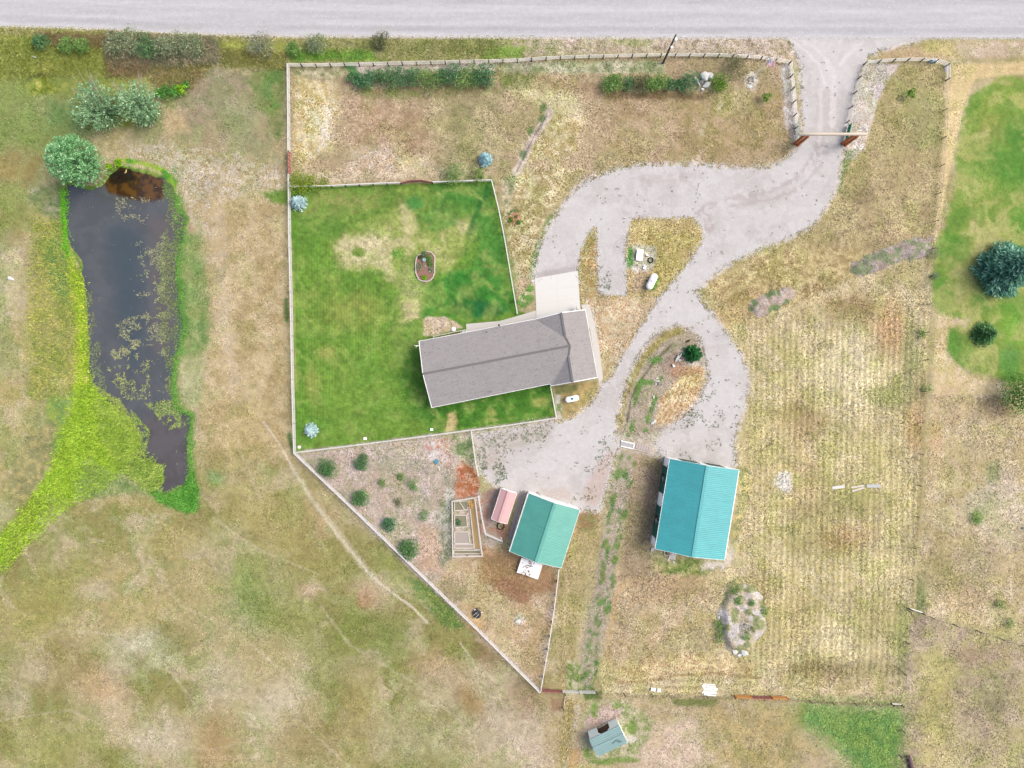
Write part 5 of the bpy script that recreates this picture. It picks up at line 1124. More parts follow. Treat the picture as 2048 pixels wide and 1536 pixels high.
shrub('small_shrub', 'small green shrub alone on the grass east of the drive', 'shrub', 1814, 192, .85, 1.9, L_BRIGHT, 300, .26, .16)
shrub('fence_shrub', 'large green bush overhanging the lawn fence', 'bush', 911, 354, 2.1, 2.0, L_HEDGE2, 1100, .3, .10, lumps=9)
shrub('fence_shrub', 'round bright bush at the lawn fence corner', 'bush', 962, 355, 1.35, 1.8, L_BRIGHT, 420, .26, .13)
shrub('lilac_shrub', 'wide yellow green bush growing through the lawn fence corner', 'bush', 602, 369, 1.9, 1.9, L_AUT, 900, .32, .12)
shrub('lilac_shrub', 'narrow yellow green bush on the lawn fence, left part hidden', 'bush', 626, 367, 1.8, 2.1, L_AUT, 800, .32, .12)
shrub('lilac_shrub', 'small sparse yellowish bush on the lawn fence', 'bush', 652, 368, 1.1, 1.6, L_AUT, 300, .3, .11)
spruce('blue_spruce', 'blue spruce on the dry grass outside the lawn', 971, 321, 1.25, 2.6, L_BLUE, group='young blue spruces')
spruce('blue_spruce', 'blue spruce in the top left corner of the lawn', 599, 407, 1.4, 2.8, L_BLUE2, group='young blue spruces')
spruce('blue_spruce', 'palest blue spruce in the bottom left corner of the lawn', 624, 861, 1.2, 2.2, L_BLUE2, group='young blue spruces')
spruce('large_spruce', 'large dark blue green spruce on the neighbouring lawn', 1998, 541, 4.5, 8.5, L_DKSP, 16, 20, 9, .62, .17)
spruce('small_pine', 'small dark pine alone on the neighbouring lawn', 1965, 668, 2.1, 3.4, L_PINE, 12, 14, 6, .32, .16, cat='pine')
shrub('broadleaf_tree', 'rich green broadleaf tree cut by the right picture edge', 'tree', 2022, 786, 2.9, 4.5, leaf_mat('rich_leaves', (50, 100, 40), (96, 146, 66), (130, 170, 80)), 1900, .34, .2, lumps=14, stem='trunk')
spruce('young_conifer', 'bushy deep green young conifer on the gravel island', 1384, 708, 1.65, 2.6, L_ISL, 9, 9, 5, .42, .24, cat='conifer', droop=.05)
for i, (x, y, r, lb, mt) in enumerate([(660, 937, 1.5, 'spiky green shrub nearest the diagonal fence top', L_GARD), (727, 925, 1.25, 'green shrub, topmost in the gravel garden', L_HEDGE), (722, 997, 1.3, 'light spotted shrub, third down the gravel garden', L_GARD),
        (781, 1046, 1.3, 'dark compact shrub in the middle of the garden row', L_HEDGED), (822, 1096, 1.75, 'largest round shrub at the bottom of the garden row', L_GARD), (767, 965, .75, 'small vivid green clump in the gravel garden', L_BRIGHT),
        (828, 970, .9, 'small light green bush right of the vivid clump', L_MED), (851, 1031, .9, 'small green bush left of the timber vegetable frames', L_MED), (800, 1005, .8, 'sparse yellowish plant in the garden middle', L_OLIVE), (803, 952, .6, 'low thin plant above the sparse yellowish one', L_HEDGE2)]):
    shrub('garden_shrub', lb, 'shrub', x, y, r * 1.1, r, mt, int((1100 if i < 5 else 260) * r), .24, .12, 'shrubs in the gravel garden')
for x, y, r, lb in [(1997, 1208, .8, 'small green bush in the rough pasture above the wire fence'), (2017, 1244, 1.0, 'brighter green bush at the wire fence, right picture edge'), (1950, 1038, 1.2, 'low green weed patch bush in the east pasture'), (1852, 778, .9, 'thin dark bush on the east wire fence'), (1843, 668, .9, 'grey green bush on the east wire fence beside the small pine'), (1868, 507, 1.2, 'pale green weed bush at the end of the gravel berm'), (1868, 553, .7, 'small pale bush where the berm meets the fence')]:
    shrub('pasture_bush', lb, 'bush', x, y, r, .8, L_HEDGE2 if 'pale' not in lb else L_SILV, int(230 * r), .28, .1)

# ------------------------------------------------------------------ fences
def along(pts, step):
    out = []; L = [0]
    P_ = [Vector((p[0], p[1])) for p in pts]
    for a, b in zip(P_[:-1], P_[1:]): L.append(L[-1] + (b - a).length)
    n = max(1, round(L[-1] / step)); 
    for i in range(n + 1):
        d = L[-1] * i / n
        for k in range(len(P_) - 1):
            if d <= L[k + 1] + 1e-6: out.append(P_[k].lerp(P_[k + 1], (d - L[k]) / (L[k + 1] - L[k]))); break
    return out
def fence(name, label, pts, h=1.3, step=28.7, rails=3, rail_h=.10, rail_t=.05, post=.13, cap=None, pm=None, rm=None, cat='fence', wire=False, group=None, jog=0):
    P0 = W(*pts[0]); root = thing(name, label, cat, (P0.x, P0.y, 0), 0, group)
    pm = pm or M_POST; rm = rm or M_RAIL; q = [W(p.x, p.y) for p in along(pts, step)]
    b = MB()
    if wire: b.tube((0, 0, -.1), (0, 0, h), post / 2, post / 2, 6)
    else: b.box((0, 0, h / 2 - .05), (post, post, h + .1)); b.box((0, 0, h + .012), (post + .03, post + .03, .02))
    first = None
    for i, p in enumerate(q):
        if first is None: o = first = b.build('post', pm, root, world=False)
        else: o = first.copy(); C.objects.link(o); o.parent = root
        d = q[min(i + 1, len(q) - 1)] - q[max(i - 1, 0)]
        o.location = p - P0; o.rotation_euler = (random.uniform(-.02, .02), random.uniform(-.02, .02), math.atan2(d.y, d.x))
    if wire:
        m = MB()
        for k in range(rails):
            z = h * (.35 + .6 * k / max(1, rails - 1)); 
            for a, c in zip(q[:-1], q[1:]): m.beam(a + Vector((0, 0, z)), c + Vector((0, 0, z)), .022, .022)
        m.build('wire', M_WIRE, root)
    else:
        for k in range(rails):
            m = MB(); z = h * (.28 + .66 * k / max(1, rails - 1))
            for a, c in zip(q[:-1], q[1:]):
                n_ = Vector((-(c - a).y, (c - a).x, 0)).normalized() * (post / 2 + rail_t / 2)
                e = (c - a).normalized() * .012
                m.beam(a + n_ + e + Vector((0, 0, z + random.uniform(-.01, .01))), c + n_ - e + Vector((0, 0, z + random.uniform(-.01, .01))), rail_t, rail_h)
            m.build('rail', rm, root)
        if cap:
            m = MB()
            for a, c in zip(q[:-1], q[1:]): m.beam(a + Vector((0, 0, h + .045)), c + Vector((0, 0, h + .045)), cap, .035)
            m.build('top_board', rm, root)
    return root
def rail_gate(name, label, a, b, h=1.25, leaves=3, mat=None, tilt=.0, group=None, bow=0):
    A, B = W(*a), W(*b); root = thing(name, label, 'gate', tuple(A), 0, group); mat = mat or M_RED
    n_ = Vector((-(B - A).y, (B - A).x, 0)).normalized()
    for i in range(leaves):
        p = A.lerp(B, i / leaves) ; q = A.lerp(B, (i + 1) / leaves); off = [0, .35, .35, 0][i:i + 2] if bow else [0, 0]
        p = p + n_ * off[0]; q = q + n_ * off[1]; e = (q - p).normalized() * .06; p = p + e; q = q - e
        m = MB()
        for k in range(6):
            z = .22 + (h - .28) * k / 5; m.beam(p + Vector((0, 0, z)), q + Vector((0, 0, z)), .055, .17)
        for u in (.0, .5, 1): c = p.lerp(q, u) + n_ * .06; m.beam(c + Vector((0, 0, .12)), c + Vector((0, 0, h + .05)), .06, .09, up=Vector((1, 0, 0)))
        m.build('panel', mat, root)
    return root
NF = [(575, 128), (640, 128), (850, 123), (1024, 119), (1100, 113.5), (1200, 110), (1350, 107), (1450, 108), (1530, 113), (1583, 122)]
# base line of the posts; rail tops lean outward by perspective
NFb = [(577 if x < 600 else x - .011 * (x - 1024), y + .011 * (768 - y)) for x, y in NF]
fence('front_fence', 'long three rail fence with dark posts along the road', NFb, 1.3, 28.7, 3, rm=M_RAILB)
fence('drive_fence', 'pale rail fence down the left side of the drive to the gateway', [(1577, 129), (1583, 180), (1588, 240), (1590, 284)], 1.3, 28, 3, rm=M_RAILB)
fence('front_fence', 'short three rail fence right of the drive with a blue box behind', [(1727, 130), (1760, 126), (1830, 123), (1890, 127), (1891, 162)], 1.3, 29, 3, rm=M_RAILB)
fence('drive_fence', 'leaning pale rail fence down the right side of the drive', [(1727, 130), (1716, 157), (1706, 192), (1697, 225), (1692, 246)], 1.2, 31, 3, rm=M_WOOD)
fence('boundary_fence', 'white boarded fence dividing the west pasture from the front paddock', [(579, 133), (580, 220), (580.5, 306)], 1.3, 26.5, 3, .13, .05, cap=.10, rm=M_RAIL)
fence('boundary_fence', 'long white boarded fence on the left side of the green lawn', [(581, 352), (582, 470), (585, 600), (588, 760), (592, 905)], 1.3, 28.5, 3, .13, .05, cap=.10, rm=M_RAIL)
rail_gate('red_gate', 'red metal gate in the white west fence', (580.5, 307), (581, 351), leaves=3)
fence('lawn_fence', 'grey white fence on the upper edge of the lawn, left of the red gate', [(582, 377), (650, 376), (730, 372), (803, 369)], 1.25, 28, 3, .14, .05, cap=.12, rm=M_RAILG)
fence('lawn_fence', 'short grey white fence between the red gate and the lawn corner', [(866, 368), (983, 364)], 1.25, 29, 3, .14, .05, cap=.12, rm=M_RAILG)
rail_gate('red_gate', 'bowed red gate in the upper lawn fence', (804, 369), (865, 368), leaves=3, bow=1)
fence('lawn_fence', 'thin pale fence down the right edge of the lawn to the walkway', [(983, 364), (997, 420), (1009, 480), (1020, 545), (1034, 628)], 1.25, 28, 2, .1, .05, cap=.07, rm=M_RAIL, pm=M_RAILG)
fence('lawn_fence', 'thin white fence along the bottom edge of the lawn above the garden', [(592, 905), (690, 893), (800, 879), (943, 860), (1000, 853), (1112, 836)], 1.25, 28, 2, .1, .05, cap=.07, rm=M_RAIL, pm=M_RAILG)
fence('lawn_fence', 'short white fence from the house to the lawn corner by the tank', [(1100, 772), (1112, 836)], 1.25, 30, 2, .1, .05, cap=.1, rm=M_RAIL, pm=M_RAILG)
fence('garden_fence', 'diagonal rail fence with dark posts below the garden and yard', [(592, 905), (700, 1008), (850, 1153), (960, 1260), (1079, 1379)], 1.3, 28.8, 3, .13, .05, cap=.11)
fence('garden_fence', 'rail fence from the small barn down to the red gate', [(1117, 1134), (1108, 1210), (1096, 1290), (1080, 1379)], 1.3, 29, 3, .08, .04, cap=.08)
fence('garden_fence', 'white fence between the gravel garden and the gravel yard', [(943, 862), (951, 920), (957, 950)], 1.2, 29, 2, .08, .04, cap=.09, pm=M_RAILG)
fence('garden_fence', 'white fence beside the timber frames and pink shed', [(957, 990), (963, 1030), (971, 1066)], 1.2, 27, 2, .08, .04, cap=.09, pm=M_RAILG)
fence('garden_fence', 'short white board fence below the pink shed', [(971, 1066), (1006, 1081)], 1.1, 36, 3, .12, .04, cap=.12, rm=M_RAILG)
fence('corral_fence', 'four rail white fence right of the lower red gate', [(1124, 1380), (1190, 1381)], 1.4, 33, 4, .07, .05)
fence('corral_fence', 'single pale rail running down from the lower red gate', [(1130, 1386), (1126, 1414)], 1.1, 28, 1, .12, .08, rm=M_WOOD)
rail_gate('red_gate', 'lower red gate where the garden fences meet', (1082, 1377), (1123, 1380), leaves=3, h=1.3)
fence('cedar_fence', 'new orange rails left of the bottom red gate', [(1468, 1390), (1499, 1391)], 1.4, 31, 3, .05, .14, rm=M_ORANGE, pm=M_ORANGE)
fence('cedar_fence', 'new orange rails right of the bottom red gate', [(1541, 1392), (1570, 1393)], 1.4, 29, 3, .05, .14, rm=M_ORANGE, pm=M_ORANGE)
rail_gate('red_gate', 'bottom red gate between the new orange rails', (1501, 1391), (1539, 1392), leaves=3, h=1.3)
fence('wire_fence', 'wire fence with thin dark posts bounding the neighbouring lawn', [(1886, 222), (1884, 280), (1880, 335), (1874, 392), (1868, 445), (1862, 500), (1858, 560), (1852, 640), (1848, 720)], 1.4, 57, 3, post=.12, wire=True, cat='fence')
fence('wire_fence', 'wire fence with thin posts on the right edge of the hay field', [(1848, 720), (1842, 840), (1836, 960), (1828, 1054), (1822, 1140), (1815, 1216), (1808, 1320), (1800, 1408)], 1.3, 60, 3, post=.12, wire=True)
fence('wire_fence', 'wire fence leaving the hay field corner towards the right edge', [(1815, 1216), (1856, 1232), (1900, 1247), (1942, 1257), (2024, 1284), (2090, 1305)], 1.4, 45, 3, post=.14, wire=True)
fence('wire_fence', 'wire fence along the lower edge of the mown field', [(1193, 1383), (1265, 1387), (1320, 1388), (1400, 1390), (1467, 1392)], 1.3, 57, 3, post=.12, wire=True)
fence('wire_fence', 'wire fence from the orange rails to the field corner', [(1572, 1393), (1600, 1398), (1635, 1402), (1720, 1406), (1800, 1408)], 1.3, 46, 3, post=.12, wire=True)
fence('wire_fence', 'wire fence running off the bottom beside the green patch', [(1800, 1408), (1802, 1460), (1798, 1500), (1794, 1560)], 1.3, 48, 3, post=.12, wire=True)
fence('brace_rail', 'single white brace rail at the field corner', [(1782, 1407), (1800, 1408)], 1.2, 20, 1, .12, .1, rm=M_WHITE)
fence('brace_rail', 'single white brace rail at the start of the right wire fence', [(1818, 1217), (1842, 1225)], 1.3, 25, 1, .10, .1, rm=M_WHITE)

# ------------------------------------------------------------------ gateway with log lintel
g0 = W(1592, 289); gw = thing('ranch_gateway', 'log gateway of orange brown posts carrying one pale peeled log over the drive', 'gateway', tuple(g0))
HB = 4.5
for x in (1592, 1687):
    c = W(x, 289)
    for dx_, dy_ in ((-.26, .12), (.26, -.12)):
        m = MB(); m.box(c + Vector((dx_, dy_, HB / 2 - .1)), (.34, .34, HB + .0)); m.box(c + Vector((dx_, dy_, .08)), (.44, .44, .3)); m.build('gate_post', M_STAIN, gw)
pa, pb = W(1597, 268.4, HB + .15), W(1735, 268.2, HB + .15)
m = MB(); Ln = (pb - pa).length; m.lathe([(0, .2), (.05, .26), (Ln * .3, .25), (Ln * .7, .24), (Ln - .05, .23), (Ln, .18)], pa, pb, 16); m.build('log_beam', M_LOG, gw, smooth=True)
def tube_gate(label, a, b, h=1.3, mesh=True, mat=None):
    A, B = W(*a), W(*b); root = thing('drive_gate', label, 'gate', tuple(A)); mat = mat or M_GREEN; m = MB()
    for z in (.25, h): m.tube(A + Vector((0, 0, z)), B + Vector((0, 0, z)), .045, .045, 8)
    for p in (A, B): m.tube(p + Vector((0, 0, .22)), p + Vector((0, 0, h)), .045, .045, 8)
    m.build('frame', mat, root); m = MB()
    for k in range(1, 6): z = .25 + (h - .25) * k / 6; m.tube(A + Vector((0, 0, z)), B + Vector((0, 0, z)), .03 if not mesh else .06, None, 6)
    for u in (.25, .5, .75): p = A.lerp(B, u); m.tube(p + Vector((0, 0, .25)), p + Vector((0, 0, h)), .035, None, 6)
    m.build('bars', mat, root)
    if mesh:
        m = MB(); m.beam(A + Vector((0, 0, h / 2 + .1)), B + Vector((0, 0, h / 2 + .1)), .02, h - .35); m.build('mesh_panel', M_GREEN, root)
    return root
tube_gate('green gate leaf standing open along the right side of the drive', (1688, 285), (1696, 252), 1.4)
tube_gate('pale green gate leaf folded open along the left side of the drive', (1593, 284), (1592, 248), 1.25, False, simple_mat('faded_green_paint', (168, 196, 178), .6, .2, 4))

# ------------------------------------------------------------------ buildings
def frame_from(cor, h):
    c = [W(x, y, h) for x, y in cor]                       # NW, NE, SE, SW in picture terms
    u = ((c[1] - c[0]) + (c[2] - c[3])) / 2; v = ((c[0] - c[3]) + (c[1] - c[2])) / 2
    cen = sum(c, Vector()) / 4; return cen, u.length, v.length, math.atan2(u.y, u.x)
def gable_building(name, label, cat, cor, he, hr, roof_mat, wall_mat, oh=.3, ridge='y', thick=.1, ribs=0, rib_mat=None, trim=M_WHITE, ridge_off=0.0, he2=None):
    """local x = picture right, ridge along local y; he at both eaves"""
    cen, w, l, rz = frame_from(cor, he); he2 = he if he2 is None else he2
    root = thing(name, label, cat, (cen.x, cen.y, 0), rz)
    hw, hl = w / 2, l / 2; rx = ridge_off
    zr = lambda x: he + (hr - he) * (x + hw) / (rx + hw) if x <= rx else he2 + (hr - he2) * (hw - x) / (hw - rx)
    # walls: pentagonal prism kept just under the roof
    m = MB(); a, b = hw - oh, hl - oh; t_ = thick + .01
    pent = [(-a, 0), (a, 0), (a, zr(a) - t_), (rx, hr - t_), (-a, zr(-a) - t_)]
    vs = [(x, -b, z) for x, z in pent] + [(x, b, z) for x, z in pent]
    m.add(vs, [(0, 1, 2, 3, 4), (9, 8, 7, 6, 5)] + [(i, 5 + i, 5 + (i + 1) % 5, (i + 1) % 5) for i in range(5)])
    m.build('wall', wall_mat, root, world=False)
    roof = MB()
    roof.slab([(-hw, -hl, he), (rx, -hl, hr), (rx, hl, hr), (-hw, hl, he)], thick); roof.slab([(rx, -hl, hr), (hw, -hl, he2), (hw, hl, he2), (rx, hl, hr)], thick)
    ro = roof.build('roof', roof_mat, root, world=False)
    if ribs:
        n_ = int(l / ribs); m = MB()
        for i in range(n_ + 1):
            y = -hl + .03 + (l - .06) * i / n_
            m.beam((-hw, y, he + .012), (rx, y, hr + .012), .05, .03); m.beam((rx, y, hr + .012), (hw, y, he2 + .012), .05, .03)
        r_ = m.build('rib', rib_mat or roof_mat, ro, world=False); r_['kind'] = 'stuff'
    m = MB(); m.beam((rx - .11, -hl - .01, hr + .012), (rx - .11, hl + .01, hr + .012), .26, .03); m.beam((rx + .11, -hl - .01, hr + .010), (rx + .11, hl + .01, hr + .010), .26, .03)
    m.build('ridge_cap', roof_mat, ro, world=False)
    m = MB()
    m.box((-hw - .025, 0, he - .06), (.05, l + .1, .16)); m.box((hw + .025, 0, he2 - .06), (.05, l + .1, .16))
    for y in (-hl - .02, hl + .02): m.beam((-hw, y, he - .03), (rx, y, hr - .03), .035, .18); m.beam((rx, y, hr - .03), (hw, y, he2 - .03), .035, .18)
    m.build('fascia', trim, root, world=False)
    return root, hw, hl

R_TEAL = rib_roof_mat('teal_steel_roof', (76, 184, 190), .30); R_GRN = rib_roof_mat('sea_green_steel_roof', (98, 184, 170), .26); R_BLUE = rib_roof_mat('grey_teal_steel_roof', (150, 184, 184), .3)
big, hw, hl = gable_building('big_barn', 'large barn with a turquoise ribbed steel roof and white walls', 'barn', [(1338, 917), (1477, 940), (1449.5, 1119.7), (1312, 1098)], 4.2, 6.1, R_TEAL, M_WALLW, .08, ribs=.3)
# west side stalls with big teal sliding doors
for i, (y0, y1) in enumerate(((hl * .80, hl * .20), (-hl * .10, -hl * .80))):
    m = MB(); yc, wd_ = (y0 + y1) / 2, abs(y1 - y0)
    m.box((-hw + .08 - .05, yc, 1.75), (.08, wd_, 3.3)); d = m.build('sliding_door', M_TEALDOOR, big, world=False)
    m = MB(); m.box((-hw + .08 - .1, yc + .2, 1.6), (.03, 1.5, 1.7)); m.build('window_opening', simple_mat('dark_interior', (60, 48, 44), .9, .2, 2), d, world=False)
    m = MB(); m.beam((-hw + .08 - .16, yc - .4, 2.2), (-hw + .08 - .16, yc + .5, 1.8), .05, .08); m.beam((-hw + .08 - .16, yc + .1, 1.2), (-hw + .08 - .16, yc + .1, 2.4), .05, .08, up=Vector((1, 0, 0))); m.build('latch', M_WHITE, d, world=False)
    m = MB(); m.box((-hw + .08 - .08, yc, 3.5), (.1, wd_ + .6, .1)); m.build('door_track', M_TEALDOOR, big, world=False)
for x0, x1 in ((-hw * .58, -hw * .08), (hw * .18, hw * .66)):
    m = MB(); m.box(((x0 + x1) / 2, hl - .08 + .04, 1.75), (x1 - x0, .07, 3.4)); d = m.build('overhead_door', M_TEALDOOR, big, world=False)
    m = MB()
    for z in (.9, 1.75, 2.6): m.box(((x0 + x1) / 2, hl - .08 + .085, z), (x1 - x0 - .1, .02, .04))
    m.build('panel_seam', M_DARK, d, world=False)
m = MB(); m.tube((hw + .12, -hl + .2, 4.0), (hw + .12, hl - .2, 4.0), .06); m.build('gutter', M_WHITE, big, world=False)

small, hw2, hl2 = gable_building('small_barn', 'smaller barn with a sea green ribbed steel roof', 'barn', [(1056.4, 986), (1159, 1019.8), (1123.2, 1135.7), (1020.6, 1103.3)], 3.0, 4.7, R_GRN, M_WALLW, .06, ribs=.26)
m = MB(); m.box((-.9, hl2 - .06 + .04, 1.2), (3.2, .06, 2.3)); d = m.build('overhead_door', M_WHITE, small, world=False)
m = MB(); 
for z in (.6, 1.15, 1.7): m.box((-.9, hl2 - .06 + .08, z), (3.1, .02, .03))
m.build('panel_seam', M_RAILG, d, world=False)
m = MB(); m.box((2.9, hl2 - .06 + .03, 1.05), (.9, .05, 2.05)); d = m.build('entry_door', M_WALLW, small, world=False)
m = MB(); m.tube((2.6, hl2 - .1, 1.0), (2.6, hl2 - .04, 1.0), .04); m.build('handle', M_DARK, d, world=False)
m = MB(); m.box((-hw2 - .1, 0, 2.9), (.1, hl2 * 2, .1)); m.build('gutter', M_WHITE, small, world=False)

shed, hw3, hl3 = gable_building('pink_shed', 'narrow little shed with a faded pink roof beside the small barn', 'shed', [(1002.5, 977.5), (1033.6, 987), (1013.8, 1048), (982.4, 1037.5)], 2.0, 2.6, M_SHED, M_WALLW, .08, thick=.06)
m = MB(); m.box((0, hl3 - .08 + .02, .95), (.9, .04, 1.8)); d = m.build('door', M_WHITE, shed, world=False)
m = MB(); m.box((.3, hl3 - .08 + .06, .95), (.04, .04, .2)); m.build('handle', M_DARK, d, world=False)

# loafing shelter, open front
F0, F1, B1, B0 = W(1177.9, 1479.3, 2.7), W(1238.2, 1450.8, 2.7), W(1256.6, 1485, 2.2), W(1195, 1514.2, 2.2)
u = (F1 - F0); u.z = 0; wS = u.length; u.normalize(); v = Vector((-u.y, u.x, 0)); rz = math.atan2(u.y, u.x)
dep = (F0 - B0); dep.z = 0; dS = abs(dep.dot(v))
cen = (F0 + F1 + B0 + B1) / 4
sh = thing('loafing_shelter', 'small open fronted animal shelter with a grey teal roof at the bottom', 'shelter', (cen.x, cen.y, 0), rz)
a, b = wS / 2 - .1, dS / 2 - .12; M_MINT = simple_mat('pale_mint_siding', (.76, .84, .80), .6, .15, 3, raw=True); R_in = simple_mat('shelter_floor', (128, 100, 82), .95, .4, 3)
m = MB(); m.box((0, -b, 1.05), (2 * a, .1, 2.1)); m.box((-a, 0, 1.15), (.1, 2 * b, 2.3)); m.box((a, 0, 1.15), (.1, 2 * b, 2.3)); m.build('wall', M_MINT, sh, world=False)
m = MB()
for s_ in (-1, 1):
    w_ = a * (.62 if s_ < 0 else .60); xo = s_ * a; xi = s_ * (a - w_)
    pts = [(xo, .0), (xi, .0), (xi, 1.9), (xi - s_ * .35, 2.45), (xo, 2.55)] if False else [(xo, 0), (xi, 0), (xi, 1.95), (xi - s_ * .4, 2.5), (xo, 2.5)]
    vs = [(x, b + .12, z) for x, z in pts] + [(x, b + .04, z) for x, z in pts]
    m.add(vs, [(0, 1, 2, 3, 4), (9, 8, 7, 6, 5)] + [(i, 5 + i, 5 + (i + 1) % 5, (i + 1) % 5) for i in range(5)])
m.build('front_panel', M_MINT, sh, world=False)
m = MB(); m.box((0, 0, .02), (2 * a - .1, 2 * b, .05)); m.build('floor', R_in, sh, world=False)
m = MB(); m.beam((-a * .3, b + .1, .5), (a * .42, b + .25, .55), .07, .1); m.build('front_rail', M_WOOD, sh, world=False)
yr = dS / 2 - dS * .40; m = MB(); T = .06
m.slab([(-wS / 2, dS / 2, 2.7), (-wS / 2, yr, 3.15), (wS / 2, yr, 3.15), (wS / 2, dS / 2, 2.7)], T); m.slab([(-wS / 2, yr, 3.15), (-wS / 2, -dS / 2, 2.2), (wS / 2, -dS / 2, 2.2), (wS / 2, yr, 3.15)], T)
rf = m.build('roof', R_BLUE, sh, world=False)
m = MB(); m.box((0, yr, 3.175), (wS + .04, .3, .03)); m.build('ridge_cap', R_BLUE, rf, world=False)
m = MB()
for x, y in ((1.2, yr - .5), (1.5, yr - .8), (.7, yr - .7), (1.7, yr - 1.15)): m.box((x, y, 3.19 - (yr - y) * .40), (.5, .07, .03), rz=.2)
m.build('skylight_slot', M_DARK, rf, world=False)

# ------------------------------------------------------------------ house
HE, HG, HR = 2.8, 4.45, 5.15
hc = W(1010, 725); house = thing('house', 'long ranch house with a grey shingle roof and attached garage wing', 'house', (hc.x, hc.y, 0), math.radians(10.9))
V_ = lambda zx, zy, h: W(820 + zx / 5.12, 600 + zy / 5.12, h)
nw, sw, we = V_(90, 422, HE), V_(222, 1103, HE), V_(130, 757, HR)
nv, ne = V_(1280, 196, HE), V_(1795, 98, HE); npk = V_(1548, 128, HG); spk = V_(1667, 842, HG); se = V_(1921, 794, HE); sg = V_(1455, 880, HE); sm = V_(1430, 861, HE)
A_ = npk.lerp(spk, .36); B_ = npk.lerp(spk, .62); R_ = V_(1637, 468, HR)
M_SH = shingle_mat('grey_shingles', (176, 172, 172))
m = MB(); T = .16
m.slab([nw, nv, A_, R_, we], T); m.slab([we, R_, B_, sm, sw], T)
m.slab([nv, npk, A_], T); m.slab([npk, ne, se, spk], T); m.slab([B_, spk, sg], T); m.slab([B_, sg, sm], T)
roof = m.build('roof', M_SH, house)
M_CAP = simple_mat('ridge_shingles', (130, 127, 128), .9, .3, 4)
m = MB()
for p, q in ((we, R_), (npk, A_), (B_, spk), (A_, R_), (R_, B_)):
    m.beam(p + Vector((0, 0, .03)), q + Vector((0, 0, .03)), .34, .05)
m.build('ridge_cap', M_CAP, roof)
m = MB()
def drip(p, q, o=.05):
    d = (q - p).normalized(); n_ = Vector((d.y, -d.x, 0)).normalized() * o; m.beam(p + n_ - Vector((0, 0, .09)), q + n_ - Vector((0, 0, .09)), .10, .2)
for p, q in ((nw, nv), (nv, npk), (npk, ne), (ne, se), (se, spk), (spk, sg), (sg, sm), (sm, sw), (sw, we), (we, nw)): drip(p, q, -.06 if False else .02)
m.build('fascia', M_WHITE, house)
M_SIDING = simple_mat('beige_siding', (200, 192, 178), .8, .15, 2)
foot = [nw, nv, ne, se, sg, sm, sw]; cx_ = sum(foot, Vector()) / len(foot)
m = MB(); ins = []
Mi = Matrix.Rotation(-math.radians(10.9), 3, 'Z')
loc_ = [Mi @ (p - hc) for p in foot]
mx, my = sum(p.x for p in loc_) / 7, sum(p.y for p in loc_) / 7
poly = [(p.x - math.copysign(.5, p.x - mx), p.y - math.copysign(.5, p.y - my)) for p in loc_ if True]
m.prism(poly, 0, HE - .25); wl = m.build('wall', M_SIDING, house, world=False)
for nm, (p, q, r) in {'west': (nw, we, sw), 'n': (nv, npk, ne), 's': (sg, spk, se)}.items():
    m = MB(); c = (p + r) / 2; d = (p - r).normalized(); n_ = Vector((-d.y, d.x, 0)); inw = (hc - c); inw.z = 0
    if n_.dot(inw) < 0: n_ = -n_
    pts = [p - d * .5, r + d * .5, q]; pts = [Vector((v_.x, v_.y, v_.z)) - Vector((0, 0, .32)) + n_ * .45 for v_ in pts]; pts[0].z = pts[1].z = HE - .25
    m.add(pts + [v_ + n_ * .1 for v_ in pts], [(0, 1, 2), (5, 4, 3), (0, 3, 4, 1), (1, 4, 5, 2), (2, 5, 3, 0)]); m.build('gable', M_SIDING, house)
# doors and windows on the walls
def on_wall(p, q, u, z, w, h, name, mat, sub=None, off=.5):
    d = (q - p); d.z = 0; L_ = d.length; d.normalize(); n_ = Vector((-d.y, d.x, 0)); inw = hc - (p + q) / 2
    if n_.dot(inw) > 0: n_ = -n_
    c = p + d * L_ * u; c = Vector((c.x, c.y, z)) - n_ * (off - .03)
    m = MB(); m.box(c, (w, .06, h), rz=math.atan2(d.y, d.x)); o = m.build(name, mat, house)
    if sub: m = MB(); m.box(c + n_ * .035, (w - .14, .02, h - .14), rz=math.atan2(d.y, d.x)); m.build(sub, M_GLASS, o)
    return o
for u in (.2, .5, .78): on_wall(nw, nv, u, 1.6, 1.4, 1.1, 'window', M_WHITE, 'pane')
for u in (.15, .4, .62, .85): on_wall(sw, sm, u, 1.6, 1.4, 1.1, 'window', M_WHITE, 'pane')
on_wall(nw, nv, .36, 1.1, .95, 2.1, 'door', M_WHITE); on_wall(nv, ne, .45, 1.15, 4.8, 2.2, 'garage_door', M_WHITE); on_wall(nw, sw, .4, 1.6, 1.4, 1.1, 'window', M_WHITE, 'pane')
def roof_pt(x, y, h): return W(x, y, h)
for (x, y, h, r_, hh) in ((982, 783.6, 3.7, .09, .35), (974, 663.5, 3.5, .07, .3)):
    p = W(x, y, h); m = MB(); m.tube(p - Vector((0, 0, .3)), p + Vector((0, 0, hh)), r_, r_, 10); m.build('vent_pipe', M_DARK, roof)
for x, y, h in ((998, 650.5, 3.4),):
    p = W(x, y, h); m = MB(); m.box(p, (.3, .3, .15)); m.build('roof_vent', M_DARK, roof)
# satellite bracket on the west gable
p = W(834.5, 691.5, 3.0); m = MB(); m.beam(p, p + Vector((-.45, .05, .1)), .06, .05); m.beam(p + Vector((-.1, 0, 0)), p + Vector((-.2, -.3, .1)), .05, .05); m.beam(p, p + Vector((.25, 0, -.1)), .12, .05); m.build('eave_bracket', M_WHITE, house)
p = V_(1725, 96, 2.6); m = MB(); m.box(p + Vector((0, .35, -1.2)), (.45, .6, .8), rz=.19); m.build('heat_pump', M_RAILG, house)
